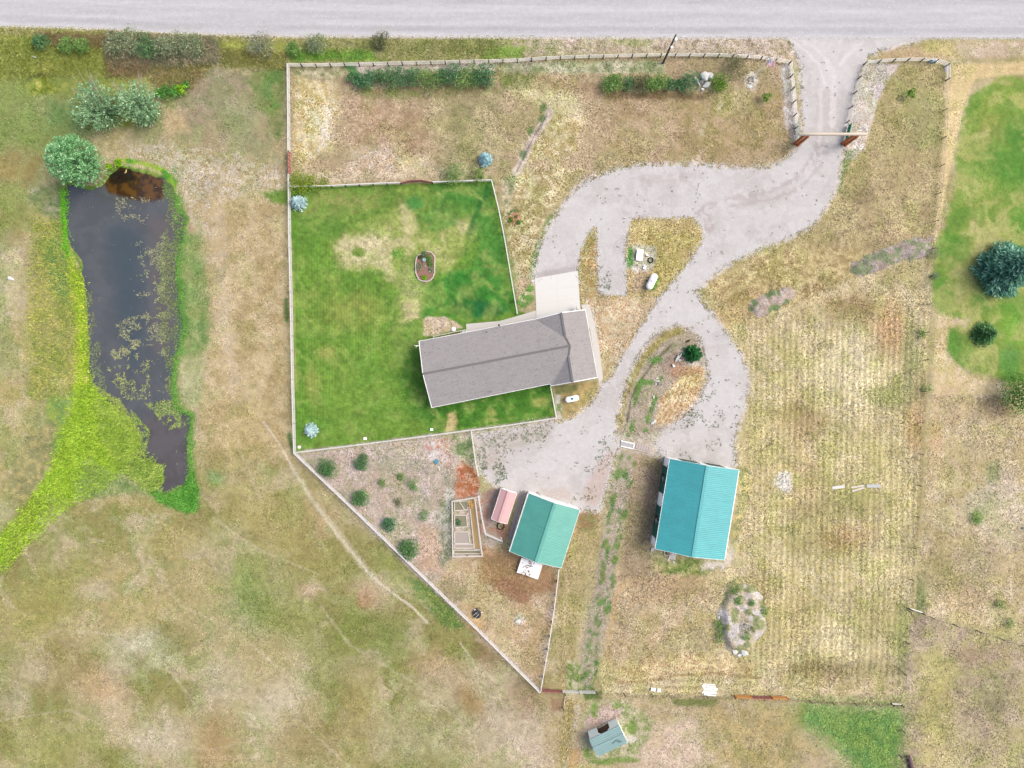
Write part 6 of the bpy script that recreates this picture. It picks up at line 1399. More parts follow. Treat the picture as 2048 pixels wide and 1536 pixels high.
# north steps and railing
dk = W(895, 668); deck = thing('side_deck', 'narrow wooden deck with railing and white steps against the house', 'deck', tuple(dk))
m = MB(); a0, a1 = W(867, 679), W(922, 668); m.prism([(W(866, 677)).to_2d(), (W(922, 665)).to_2d(), (W(925, 678)).to_2d(), (W(868, 690)).to_2d()], .35, .45); m.build('deck_floor', M_DECK, deck)
m = MB(); q0, q1 = W(868, 674), W(924, 662)
for z in (.85, 1.4): m.beam(Vector((q0.x, q0.y, z)), Vector((q1.x, q1.y, z)), .09, .07)
q2 = W(871, 688); m.beam(Vector((q0.x, q0.y, 1.4)), Vector((q2.x, q2.y, 1.4)), .09, .07)
m.build('railing', M_WOOD, deck)
for i in range(5):
    p = q0.lerp(q1, i / 4); m = MB(); m.box((p.x, p.y, .7), (.1, .1, 1.4)); m.build('baluster_post', M_WOOD, deck)
for i in range(5):
    p = W(922.5 + i * 2.6, 663.5 - i * .5); m = MB(); m.box((p.x, p.y - .15, .55 - i * .09), (.09, .72, .1), rz=.19); m.build('step', M_WHITE, deck)
m = MB(); p = W(907.5, 658.4); m.lathe([(0, .1), (.1, .35), (.2, .38), (.3, .1)], p + Vector((0, 0, .02)), p + Vector((0, 0, .3)), 14)
o = m.build('bowl', M_WHITE, None); tag(o, 'white shallow bowl on the bare patch by the deck', 'bowl')

# concrete
def pad(name, poly, z1, mat, kind='structure'):
    m = MB(); m.prism([W(*p).to_2d() for p in poly], -.15, z1); o = m.build(name, mat); o['kind'] = kind; return o
pad('concrete_apron', [(1069.5, 557), (1155.5, 541.5), (1160, 611), (1164, 640), (1073, 660), (1072, 608)], .06, M_CONC)
m = MB()
for p, q in (((1113, 549), (1118, 648)), ((1071, 583), (1158, 572)), ((1072, 608), (1160, 597))): m.beam(W(*p) + Vector((0, 0, .058)), W(*q) + Vector((0, 0, .058)), .035, .008)
o = m.build('apron_joint', simple_mat('apron_joint', (218, 216, 213), .9, .1, 2)); o['kind'] = 'structure'
pad('path', [(932, 648), (1000, 642), (1035, 632), (1071.5, 621), (1072, 640), (1050, 660), (935, 680)], .05, M_CONC2)
pad('path_east', [(1162, 609.5), (1178.5, 609), (1190, 650), (1200, 705), (1206, 758), (1198, 766), (1189, 720), (1180, 660)], .05, M_CONC2).name = 'path'
pad('path_shed', [(1038, 984), (1049, 980), (1051, 984), (1025, 1079), (1016, 1079)], .04, simple_mat('grey_path', (176, 166, 162), .9, .2, 2)).name = 'path'
e = fence('path_edging', 'thin pale rails edging the grey path between shed and small barn', [(1050, 984), (1037, 1030), (1024, 1080)], .35, 34, 1, .06, .05, post=.06, pm=M_RAILG, cat='edging')

# ------------------------------------------------------------------ tanks, pole, flag, boulders and small things
def tank(label, a, b, r, h0, cap=None):
    A, B = W(*a, h0), W(*b, h0); c = (A + B) / 2; root = thing('propane_tank', label, 'propane tank', (c.x, c.y, 0)); L_ = (B - A).length
    m = MB(); prof = [(0, .02)] + [(r * (1 - math.cos(t_)), r * math.sin(t_)) for t_ in np.linspace(.15, math.pi / 2, 7)] + [(L_ - r * (1 - math.cos(t_)), r * math.sin(t_)) for t_ in np.linspace(math.pi / 2, .15, 7)] + [(L_, .02)]
    m.lathe(prof, A, B, 24); m.build('tank_body', M_TANK, root, smooth=True)
    m = MB(); t_ = c + Vector((0, 0, r)); m.lathe([(0, .22), (.12, .22), (.2, .16), (.22, .04)], t_, t_ + Vector((0, 0, 1)), 14)
    m.build('valve_dome', cap or M_TANK, root)
    for s_ in (.25, .75):
        p = A.lerp(B, s_); m = MB(); m.box((p.x, p.y, .18), (.25, .9, .36), rz=math.atan2((B - A).y, (B - A).x)); m.build('leg', M_CONC, root)
M_CAPB = simple_mat('blue_cap', (20, 140, 176), .4, .1, 2)
tank('white propane tank with a plain dome between the drive arms', (1296.5, 578.5), (1311, 547.5), .6, .85)
tank('white propane tank with a blue cap below the house', (1130, 800.5), (1158, 794.5), .52, .8, M_CAPB)
c = W(1278.5, 511); root = thing('septic_box', 'white low box cover on the gravelly patch between drive arms', 'utility box', tuple(c), -.12)
m = MB(); m.box((0, 0, .25), (1.0, 1.8, .5)); m.build('box_body', M_TANK, root, world=False); m = MB(); m.box((0, 0, .53), (1.08, 1.88, .05)); m.build('lid', M_TANK, root, world=False)
def rock(px, py, r, mat, label, sq=(1, .8, .5), rz=0, cat='boulder', name='boulder', group=None, z=0):
    bm = bmesh.new(); bmesh.ops.create_icosphere(bm, subdivisions=3, radius=1); g = random.Random(int(px * 13 + py))
    pl = [(Vector((g.gauss(0, 1), g.gauss(0, 1), g.gauss(0, 1))).normalized(), g.uniform(.55, .85)) for _ in range(12)]
    for v_ in bm.verts:
        for n_, d_ in pl:
            k_ = v_.co.dot(n_)
            if k_ > d_: v_.co -= n_ * (k_ - d_)
        v_.co *= 1 + g.uniform(-.02, .02)
        v_.co = Vector((v_.co.x * sq[0] * r, v_.co.y * sq[1] * r, v_.co.z * sq[2] * r))
    me = bpy.data.meshes.new(name); bm.to_mesh(me); bm.free(); me.materials.append(mat)
    o = bpy.data.objects.new(name, me); C.objects.link(o); p = W(px, py); o.location = (p.x, p.y, z + r * sq[2] * .45); o.rotation_euler = (0, 0, rz); tag(o, label, cat, group); return o
G = 'pale boulders of the rock feature'
rock(1411, 153, 1.2, M_ROCK, 'largest pale flat topped boulder of the rock feature', (1, .75, .55), -.4, group=G)
rock(1418, 154, .85, M_ROCK, 'pale boulder behind the largest one on its right', (.8, 1, .75), .5, group=G)
rock(1395, 166, .75, M_ROCK, 'long narrow pale boulder leaning at the left of the feature', (.5, 1.1, .6), .55, group=G)
rock(1391, 158, .42, M_ROCK, 'small pale block at the top left of the feature', (1, .7, .6), -.6, group=G)
rock(1414, 170, .85, M_ROCK, 'broad pale boulder at the lower right of the feature', (1.1, .6, .55), .45, group=G)
rock(1405, 179, .38, M_ROCK, 'small pale block at the bottom of the feature', (1, .8, .6), .1, group=G)
rock(1403, 165, .5, M_ROCKG, 'grey stone wedged in the middle of the feature', (1, .7, .5), .8, group=G)
rock(1354, 716, .55, M_ROCK, 'banded pale slab, left of the three on the gravel island', (.4, 1.5, .6), -.55, group='slabs on the gravel island')
rock(1358, 714, .55, M_ROCK, 'banded pale slab, middle of the three on the gravel island', (.35, 1.5, .7), -.55, group='slabs on the gravel island')
rock(1362, 714, .45, M_ROCKD, 'brown slab, right of the three on the gravel island', (.4, 1.3, .6), -.5, group='slabs on the gravel island')
rock(1359.5, 720, .28, M_WOOD, 'small tan stone below the slabs', cat='stone', name='stone')
rock(1368, 706, .5, M_ROCKG, 'smooth grey boulder tucked against the young conifer', (1.2, .75, .6), -.1)
rock(1346.5, 731.5, .4, M_ROCK, 'white stone alone below the slabs', (1.1, .7, .7), -.7, cat='stone', name='stone')
rock(1376, 682, .4, simple_mat('charred_stone', (84, 68, 66), .9, .3, 3), 'dark oblong stone above the young conifer', (1.2, .5, .5), .5, cat='stone', name='stone')
for i, (x, y, r_) in enumerate([(1314.5, 757, .24), (1310, 760, .15), (1313, 762.5, .24), (1317, 762, .22), (1318, 767, .34), (1312, 768.5, .2)]):
    rock(x, y, r_, M_ROCK if i != 4 else M_ROCKG, ['white stone at the top of the little pile', 'smallest white stone on the left of the little pile', 'white stone in the middle of the little pile', 'white stone on the right of the little pile', 'largest greyish stone of the little pile', 'white stone at the bottom of the little pile'][i], cat='stone', name='stone', group='little pile of white stones on the gravel island')
rock(1307, 794, .3, M_ROCK, 'narrow white stone below the little pile', (.5, 1.1, .6), -.3, cat='stone', name='stone')
rock(1306, 845, .55, M_ROCK, 'long white stone at the lower end of the gravel island', (1.3, .55, .5), .7, cat='stone', name='stone')
rock(22, 557.5, .7, M_ROCK, 'greyish white angular rock in the left pasture', (1.1, .55, .5), -.35)
rock(1035.5, 1243, .5, M_ROCK, 'white lump of rubble in the yard below the small barn', (1, .8, .5), .4)
for i, (x, y) in enumerate([(1334, 902), (1334, 907.5)]): rock(x, y, .2, M_ROCK, ['white stone off the barn corner, farther of two', 'white stone off the barn corner, nearer of two'][i], cat='stone', name='stone')
# cairn round the flagpole
for i in range(16):
    a = random.uniform(0, 6.28); q = math.sqrt(random.random()); x = 1503 + math.cos(a) * 8 * q; y = 160 + math.sin(a) * 8 * q
    o = rock(x, y, random.uniform(.14, .24), random.choice([M_ROCK, M_ROCKG, M_ROCKD]), 'fist sized stone heaped round the foot of the flagpole', cat='stone', name='stone', group='stones heaped round the flagpole')
rock(1500, 173, .55, M_ROCK, 'pale flat stone below the flagpole heap', (1, .6, .25), .2, cat='stone', name='stone')
fp = W(1506.5, 157); fl = thing('flagpole', 'white flagpole with a small stars and stripes flag', 'flagpole', tuple(fp)); HF = 7.0
m = MB(); m.tube(fp, fp + Vector((0, 0, HF)), .10, .06, 10); m.build('pole', simple_mat('white_pole', (.9, .9, .9), .4, .05, 2, raw=True), fl); m = MB(); m.lathe([(0, .03), (.05, .09), (.12, .09), (.17, .02)], fp + Vector((0, 0, HF)), fp + Vector((0, 0, HF + 1)), 10); m.build('finial', M_WHITE, fl)
FR, FWh, FB = simple_mat('flag_red', (206, 120, 126), .8, .1, 3), simple_mat('flag_white', (222, 216, 226), .8, .1, 3), simple_mat('flag_blue', (84, 106, 150), .8, .1, 3)
def flagpt(u, v_):           # u along fly 0..1.5, v drop 0..0.95; blown out flat-ish and rippling
    return fp + Vector((.05 + u * .97 + v_ * .05, -v_ * .80 + .06 * math.sin(u * 5), HF - .15 - v_ * .45 - u * .18 + .10 * math.sin(u * 6 + v_)))
m = MB()
for j in range(13):
    for i in range(10):
        q = [flagpt(i * .13, j * .075), flagpt((i + 1) * .13, j * .075), flagpt((i + 1) * .13, (j + 1) * .075), flagpt(i * .13, (j + 1) * .075)]
        m.add(q, [(0, 1, 2, 3)], 2 if (i < 4 and j < 7) else j % 2)
fo = m.build('flag', [FR, FWh, FB], fl); m = MB()
for j in range(5):
    for i in range(6):
        u, v_ = .05 + i * .085, .05 + j * .095; c = flagpt(u, v_) + Vector((0, 0, .012))
        pts = [c + Vector((math.cos(k * math.pi / 5 + 1.57) * (.026 if k % 2 == 0 else .011), math.sin(k * math.pi / 5 + 1.57) * (.026 if k % 2 == 0 else .011), 0)) for k in range(10)]; m.add(pts, [tuple(range(10))])
m.build('stars', M_WHITE, fo)
# utility pole
up = W(1326, 126); UP = thing('utility_pole', 'dark wooden utility pole with white transformer beside the road fence', 'utility pole', tuple(up)); HU = 9.6
top = up + Vector((-.05, .0, HU))
m = MB(); m.tube(up, top, .19, .12, 12); m.build('pole', simple_mat('creosote_pole', (112, 104, 92), .9, .4, 3, streak=(5, 5, .5)), UP)
m = MB(); t_ = W(1351.5, 78, 8.2); m.lathe([(0, .2), (.04, .26), (.8, .26), (.86, .2)], t_ - Vector((0, 0, .8)), t_ + Vector((0, 0, 1)), 14); m.beam(t_ + Vector((0, 0, -.3)), Vector((up.x, up.y, t_.z - .3)), .08, .1); m.build('transformer', M_TANK, UP)
m = MB(); t_ = W(1343.5, 94, 6.2); m.beam(t_, Vector((up.x, up.y, t_.z)), .06, .06); m.lathe([(0, .05), (.15, .22), (.25, .22), (.3, .1)], t_ - Vector((0, 0, .2)), t_ + Vector((0, 0, 1)), 12); m.build('yard_lamp', M_WHITE, UP)
m = MB(); m.tube(top, top + Vector((0, 0, .25)), .05, .07, 8); m.build('insulator', M_DARK, UP)
m = MB(); e0 = top + Vector((0, 0, .25)); prev = e0
for i in range(1, 13):
    u_ = i / 12; p = e0 + Vector((.5 * u_, 45 * u_, -4 * .8 * u_ * (1 - u_))); m.beam(prev, p, .02, .02); prev = p
m.build('cable', simple_mat('pale_cable', (226, 226, 230), .5, .1, 2), UP)
# covers and lids
for x, y, s_, lb in [(599, 894, .45, 'white square cover in the lawn corner'), (730.5, 877, .48, 'white square cover in the middle of the lower lawn edge'), (863.5, 859, .45, 'white square cover at the right of the lower lawn edge')]:
    p = W(x, y); m = MB(); m.box((p.x, p.y, .06), (s_, s_ * .85, .14)); m.box((p.x, p.y, .14), (s_ + .05, s_ * .85 + .05, .03)); tag(m.build('valve_cover', M_WHITE), lb, 'cover', 'white covers along the lower lawn edge')
p = W(865.5, 887); m = MB(); m.box((p.x, p.y, .08), (.68, .68, .16), rz=.1); m.box((p.x, p.y, .17), (.6, .6, .03), rz=.1); tag(m.build('paving_block', M_CONC2), 'pale square slab on the reddish ground below the lawn', 'slab')
p = W(873, 923); m = MB(); m.lathe([(0, .42), (.18, .42), (.22, .38), (.24, .1)], p, p + Vector((0, 0, 1)), 20); tag(m.build('round_lid', simple_mat('blue_lid', (92, 158, 176), .5, .2, 3)), 'round blue lid on stones in the gravel garden', 'lid')
p = W(878, 936); m = MB(); m.beam(p + Vector((-.1, .35, .1)), p + Vector((.15, -.3, .06)), .08, .08); tag(m.build('short_pipe', M_WHITE), 'short white pipe below the round blue lid', 'pipe')
# blue box behind the fence
p = W(1862, 124); root = thing('blue_tote', 'light blue box with a dark mouth behind the short front fence', 'box', tuple(p)); m = MB(); m.box(p + Vector((0, .0, .3)), (.75, .42, .6)); m.build('box_body', simple_mat('pale_blue', (170, 208, 218), .5, .2, 3), root); m = MB(); m.box(p + Vector((-.24, 0, .61)), (.2, .3, .03)); m.build('opening', M_DARK, root)
p = W(1871, 123.5); m = MB(); m.lathe([(0, .2), (.35, .22), (.37, .1)], p, p + Vector((0, 0, 1)), 12); tag(m.build('white_bucket', M_WHITE), 'small white bucket right of the light blue box', 'bucket')
pad('fence_mat', [(1889, 128), (1897, 128), (1897, 143.5), (1889, 144)], .03, simple_mat('grey_sheet', (176, 168, 172), .8, .3, 4)).pop('kind', None) if False else None
m = MB(); m.prism([W(*q).to_2d() for q in [(1888, 129), (1896, 128.5), (1896.5, 143.5), (1888.5, 144)]], -.02, .05); tag(m.build('grey_sheet', simple_mat('grey_sheet', (180, 172, 176), .8, .3, 4)), 'grey sheet lying inside the front fence corner', 'sheet')
# right edge thing
p = W(2046, 1056); m = MB(); m.box(p + Vector((.2, 0, .12)), (.7, .35, .22), rz=.1); m.box(p + Vector((-.22, .02, .1)), (.16, .16, .18)); tag(m.build('blue_grey_scrap', simple_mat('blue_grey_scrap', (120, 128, 150), .5, .4, 5)), 'small blue grey object cut by the right picture edge', 'scrap')
# planks and channel in the field
def plank(a, b, w, label, mat, name='plank', h=.06, group=None, cat='plank'):
    m = MB(); m.beam(W(*a) + Vector((0, 0, h / 2 + .03)), W(*b) + Vector((0, 0, h / 2 + .05)), w, h); return tag(m.build(name, mat), label, cat, group)
A, B = W(1732, 971.5), W(1760, 971.5); m = MB(); d = (B - A)
for off, hh in ((-.25, .12), (.25, .12)): m.beam(A + Vector((0, off, .16)), B + Vector((0, off, .16)), .06, .3)
m.beam(A + Vector((0, 0, .08)), B + Vector((0, 0, .08)), .44, .05); m.box(A + Vector((.15, 0, .14)), (.2, .3, .06)); tag(m.build('steel_trough', simple_mat('galvanised', (206, 210, 214), .4, .2, 3)), 'long pale metal trough lying in the hay field', 'trough')
plank((1702, 975), (1727, 971), .3, 'upper of two yellowish boards left of the trough', M_WOOD, group='boards in the hay field')
plank((1703, 983), (1728, 975), .3, 'lower of two yellowish boards left of the trough', M_WOOD, group='boards in the hay field')
plank((1664, 976), (1689, 972.5), .5, 'weathered grey board farthest left of the trough', M_RAILG, group='boards in the hay field')
for i in range(7):
    y = 1368 + i * 3.4; x0 = 1404 + [2, 0, 1, 3, 2, 0, 4][i]; x1 = 1432 + [-2, 0, 3, 1, 0, 2, 0][i]
    plank((x0, y), (x1, y + [1.2, 2.4, 3.0, 1.8, 2.6, 1.6, 2.6][i]), .2, f'white board, {nth[i]} from the top in the pile at the field edge', M_WHITE, 'white_board', .08, 'white boards piled at the field edge', 'board')
for (x, y, w_, lb) in ((1306, 1377.5, .78, 'left of two small white boxes by the lower fence'), (1317.5, 1379, .58, 'right of two small white boxes by the lower fence')):
    p = W(x, y); m = MB(); m.box(p + Vector((0, 0, .2)), (w_, .48, .4), rz=-.12); m.box(p + Vector((0, 0, .41)), (w_ - .1, .4, .03), rz=-.12); tag(m.build('white_box', M_TANK), lb, 'box', 'white boxes by the lower fence')
# items behind the big barn
p = W(1345.5, 1110, .3); root = thing('wooden_pallet', 'pale slatted pallet leaning out from under the big barn eave', 'pallet', (p.x, p.y, 0), -.17)
for i in range(8): m = MB(); m.box((-.52 + i * .149, 0, .30), (.09, 1.5, .03)); m.build('slat', M_RAIL, root, world=False)
for y in (-.68, 0, .68): m = MB(); m.box((0, y, .22), (1.15, .1, .12)); m.build('bearer', M_WOOD, root, world=False)
p = W(1333.5, 1107, .2); root = thing('timber_frame', 'small open timber frame beside the pallet', 'frame', (p.x, p.y, 0), -.2)
m = MB(); m.box((0, -.3, .2), (.9, .09, .12)); m.box((-.42, 0, .2), (.09, .6, .12)); m.box((.1, .05, .2), (.08, .5, .12)); m.build('rails', M_WOOD, root, world=False)
m = MB(); m.box((.35, .05, .3), (.35, .45, .3)); m.build('bag', simple_mat('brown_bag', (170, 130, 112), .9, .3, 3), root, world=False)
p = W(1304.5, 1098); root = thing('white_crate', 'small white slotted crate at the big barn corner', 'crate', (p.x, p.y, 0), -.1); m = MB()
m.box((0, 0, .15), (.45, .55, .3)); m.build('crate_body', M_DARK, root, world=False)
for y in (-.24, -.08, .08, .24): m = MB(); m.box((0, y, .32), (.5, .07, .04)); m.build('slat', M_TANK, root, world=False)
plank((1337.5, 1117), (1337.5, 1121.5), .12, 'short white stick below the small timber frame', M_WHITE, 'stick', cat='stick')
rock(1347, 1124, .28, M_ROCK, 'pale lump below the pallet', cat='stone', name='stone')
# white topped pen with peeling paint behind the small barn
cen, w_, l_, rz = frame_from([(1043, 1116), (1085, 1129.6), (1076, 1159), (1033.6, 1144.7)], .8); root = thing('covered_pen', 'low pen with a white top badly peeled to brown behind the small barn', 'pen', (cen.x, cen.y, 0), rz)
mt, nt, ns, lk, bs = mat_new('peeling_white'); tc = ns.new('ShaderNodeTexCoord'); vn = ns.new('ShaderNodeTexVoronoi'); vn.inputs['Scale'].default_value = 1.5; lk.new(tc.outputs['Object'], vn.inputs['Vector'])
nn = noise(nt, tc.outputs['Object'], 1.5, 5, .7, 1.5); sx = ns.new('ShaderNodeSeparateXYZ'); lk.new(tc.outputs['Object'], sx.inputs[0])
bias = math_(nt, 'MULTIPLY', math_(nt, 'ABSOLUTE', math_(nt, 'ADD', sx.outputs['X'], .45)), .10)
mk = math_(nt, 'MULTIPLY', math_(nt, 'SUBTRACT', math_(nt, 'SUBTRACT', nn, bias), .46, clamp=True), 40, clamp=True)
lk.new(mix_col(nt, mk, (.68, .68, .68), (.13, .10, .085)), bs.inputs['Base Color']); bs.inputs['Roughness'].default_value = .7
m = MB(); m.box((0, 0, .38), (w_ - .15, l_ - .15, .76)); m.build('pen_side', M_WALLW, root, world=False); m = MB(); m.box((0, 0, .79), (w_, l_, .05)); m.build('top_panel', mt, root, world=False)
# timber vegetable enclosure
root = thing('vegetable_enclosure', 'bleached timber enclosure around the raised vegetable beds', 'enclosure', tuple(W(935, 1055)))
cr_ = [(905, 1001), (950, 994), (965, 1110), (906.5, 1111)]
for i in range(4):
    a, b = W(*cr_[i]), W(*cr_[(i + 1) % 4]); m = MB()
    for z in (.35, 1.0): m.beam(a + Vector((0, 0, z)), b + Vector((0, 0, z)), .15, .10)
    m.build('rail', M_WOOD, root)
for p in cr_ + [(905.7, 1055), (957, 1052), (936, 1110.5), (930, 997)]:
    c = W(*p); m = MB(); m.box(c + Vector((0, 0, .52)), (.15, .15, 1.08)); m.build('post', M_WOOD, root)
def bed(label, poly, h, fill):
    c = sum((W(*p) for p in poly), Vector()) / len(poly); r_ = thing('raised_bed', label, 'raised bed', tuple(c), 0, 'raised beds inside the timber enclosure')
    m = MB()
    for i in range(len(poly)): m.beam(W(*poly[i]) + Vector((0, 0, h / 2)), W(*poly[(i + 1) % len(poly)]) + Vector((0, 0, h / 2)), .14, h)
    m.build('bed_side', M_WOOD, r_); m = MB(); m.prism([(c + (W(*p) - c) * .97).to_2d() for p in poly], .02, h * .7); m.build('soil', fill, r_); return r_
M_SOILG = simple_mat('weedy_soil', (150, 146, 122), .95, .6, 6, bump=.5); M_SOILP = simple_mat('grey_soil', (186, 176, 166), .95, .5, 6, bump=.5)
bed('upper left raised bed crossed by a slanting stick', [(909, 1003), (935, 1001), (936, 1019), (909, 1021)], .25, M_SOILG)
bed('upper middle raised bed with dark green soil', [(909, 1030), (933, 1030), (935, 1053), (909.5, 1054)], .3, M_SOILG)
bed('lower middle raised bed with grey bare soil', [(909, 1063), (937, 1063), (940, 1086), (909.5, 1086)], .3, M_SOILP)
bed('narrow strip bed along the bottom of the enclosure', [(909, 1088), (948, 1088), (947, 1096), (909, 1096)], .2, M_SOILP)
bed('long narrow bed on the right side full of yellow stalks', [(938, 998), (949, 996), (961, 1098), (949, 1098)], .25, simple_mat('straw_bed', (196, 166, 116), .95, .6, 6, bump=.5))
bed('empty low bed at the very bottom with stony soil', [(908, 1100), (961, 1100), (962, 1107), (908, 1107)], .2, M_SOILG)
plank((919, 1003), (930, 1020), .12, 'slanting stick across the upper left bed', M_WOOD, 'stick', .3, cat='stick')
shrub('bed_plant', 'dark green leafy plant in the upper middle bed', 'plant', 918, 1044, .5, .6, L_HEDGED, 120, .22, .12)
shrub('bed_plant', 'yellow stalky plant at the top of the long narrow bed', 'plant', 943, 1008, .6, .6, leaf_mat('straw_leaves', (200, 170, 110), (236, 206, 150)), 140, .3, .1)
# hose
def ring(m, c, R, r_, z, n=28):
    pr = None
    for i in range(n + 1):
        t_ = 2 * math.pi * i / n; p = c + Vector((math.cos(t_) * R, math.sin(t_) * R, z + .02 * math.sin(3 * t_)))
        if pr: m.tube(pr, p, r_, r_, 6)
        pr = p
m = MB(); c = W(1001, 1052); ring(m, c, .62, .06, .06); ring(m, c + Vector((.03, .02, 0)), .55, .05, .16); ring(m, c + Vector((-.1, -.5, 0)), .55, .03, .04); tag(m.build('coiled_hose', M_BLACK), 'black hose coiled on the ground below the pink shed', 'hose')
m = MB(); c = W(1301, 520.5); ring(m, c, .42, .09, .08); ring(m, c, .38, .07, .16); tag(m.build('tyre_ring', M_BLACK), 'dark ring lying right of the white box cover', 'ring')
for x, y, lb in [(1293, 510, 'white cap right of the white box cover'), (1288.5, 532, 'upper white cap below the dark ring'), (1287.5, 536.5, 'lower white cap below the dark ring')]:
    p = W(x, y); m = MB(); m.tube(p, p + Vector((0, 0, .35)), .17, .17, 10); m.tube(p + Vector((.18, -.12, 0)), p + Vector((.18, -.12, .2)), .12, .12, 8); tag(m.build('vent_cap', M_WHITE), lb, 'pipe cap', 'white caps round the dark ring')
p = W(1002, 1079); plank((1001.5, 1074), (1003.5, 1078), .15, 'short white post scrap at the short board fence', M_WHITE, 'white_scrap', .1, cat='scrap')
# rider mower / barbecue like black thing in yard
c = W(954, 1227); root = thing('yard_cart', 'black cart with pale handles lying by the diagonal fence', 'cart', tuple(c), .75)
m = MB(); m.lathe([(0, .5), (.18, .72), (.34, .74), (.38, .5), (.4, .1)], Vector((0, 0, .05)), Vector((0, 0, 1)), 14); m.build('tub', M_DARK, root, world=False)
m = MB(); m.box((.35, .45, .22), (.7, .5, .35)); m.build('hopper', simple_mat('slate_plastic', (78, 82, 92), .5, .2, 4), root, world=False)
for y in (-.28, .28): m = MB(); m.tube((-.9, y, .35), (.25, y * .8, .5), .035, .035, 6); m.build('handle', M_RAIL, root, world=False)
for x, y in ((.2, .75), (.75, -.35)): m = MB(); m.tube((x, y - .05, .16), (x, y + .05, .16), .16, .16, 10); m.build('wheel', M_TANK, root, world=False)
m = MB(); ring(m, Vector((.1, .05, 0)), .16, .025, .46, 12); m.build('hitch_ring', M_DECK, root, world=False)
# culvert frame and stepping slabs
root = thing('timber_frame', 'white edged gravel filled frame between the two gravel yards', 'frame', tuple(W(1255, 889)))
m = MB(); a, b, c, d = W(1242, 881.5), W(1268.5, 887.5), W(1266, 897.5), W(1241, 892)
for p, q in ((a, b), (b, c), (c, d)): m.beam(p + Vector((0, 0, .1)), q + Vector((0, 0, .1)), .14, .22)
m.build('edge_board', M_WHITE, root); m = MB(); m.prism([v_.to_2d() for v_ in (a, b, c, d)], .0, .12); m.build('gravel_fill', simple_mat('grey_gravel_fill', (196, 194, 196), .95, .35, 9), root)
for i in range(6):
    x = 1274 + i * 5.0; y = 892.5 + i * 1.2; p = W(x, y); m = MB(); m.box(p + Vector((0, 0, .05)), (.37, .8, .1), rz=-.22); tag(m.build('stepping_slab', simple_mat('pink_slab', (208, 194, 190), .9, .2, 4) if i == 0 else bpy.data.materials['pink_slab']), f'pinkish paving slab, {nth[i]} from the white edged frame', 'slab', 'slabs leading to the big barn')
plank((1268, 898.5), (1302, 905.5), .1, 'thin pale edging board below the paving slabs', M_WOOD, 'edging_board', .15, cat='board')
# oval flower bed on the lawn
oval = [(843, 508.5), (849, 504.5), (856, 503.5), (862, 504.5), (866, 508), (870, 515), (869.5, 530), (869.5, 545), (866.5, 555), (861, 561), (855, 563), (846, 562.5), (839, 560), (835, 554), (832, 545), (831.5, 530), (833, 517), (836, 511.5)]
c = W(851, 533); root = thing('oval_flower_bed', 'oval flower bed with a pale stone rim in the lawn', 'flower bed', tuple(c)); m = MB()
for i in range(len(oval)): m.beam(W(*oval[i]) + Vector((0, 0, .14)), W(*oval[(i + 1) % len(oval)]) + Vector((0, 0, .14)), .16, .3)
m.build('rim', simple_mat('pale_rim', (226, 214, 206), .8, .2, 3), root); m = MB(); m.prism([(c + (W(*p) - c) * .97).to_2d() for p in oval], 0, .18); m.build('soil', simple_mat('bark_mulch', (160, 122, 108), .95, .6, 4, bump=.6), root)
for x, y, r_, h_, mt_, lb in [(850, 509, .55, .9, L_HEDGE, 'tall dark plant at the top of the oval bed'), (859, 518, .65, .7, L_MED, 'bright leafy plant at the upper right of the oval bed'), (861, 529, .5, .5, L_MED, 'smaller bright plant at the right edge of the oval bed'),
        (840, 534, .8, .5, L_SILV, 'grey green plant on the left of the oval bed'), (849.5, 556, .55, .5, L_LIME, 'lime green plant at the bottom of the oval bed'), (862, 540, .55, .4, L_SILV, 'silvery plant at the lower right of the oval bed'), (840, 515, .35, .4, L_OLIVE, 'small olive plant at the upper left of the oval bed')]:
    shrub('flower_bed_plant', lb, 'plant', x, y, r_, h_, mt_, int(260 * r_), .2, .12, 'plants in the oval flower bed')
p = W(849.5, 521); m = MB(); m.lathe([(0, .12), (.5, .1), (.55, .28), (.6, .3), (.62, .26), (.58, .02)], p + Vector((0, 0, .1)), p + Vector((0, 0, 2)), 16); tag(m.build('bird_bath', simple_mat('verdigris', (150, 196, 196), .6, .2, 4)), 'pale turquoise bird bath in the oval bed', 'bird bath')
rock(851, 533, .22, simple_mat('turquoise_stone', (160, 196, 200), .6, .2, 4), 'small pale turquoise ornament in the oval bed', cat='ornament', name='garden_ornament', z=.15)
rock(860, 543.5, .24, M_ROCK, 'white stone in the oval bed', cat='stone', name='stone', z=.15)
shrub('mulch_plant', 'left green plant on the round orange mulch patch', 'plant', 1022.5, 441, .45, .5, L_BRIGHT, 130, .2, .12, 'plants on the round mulch patch')
shrub('mulch_plant', 'right deep green plant on the round orange mulch patch', 'plant', 1037.5, 445, .4, .5, L_MED, 120, .2, .12, 'plants on the round mulch patch')
shrub('mulch_plant', 'small dull plant at the top of the round mulch patch', 'plant', 1033, 433.5, .25, .4, L_OLIVE, 50, .18, .1, 'plants on the round mulch patch')

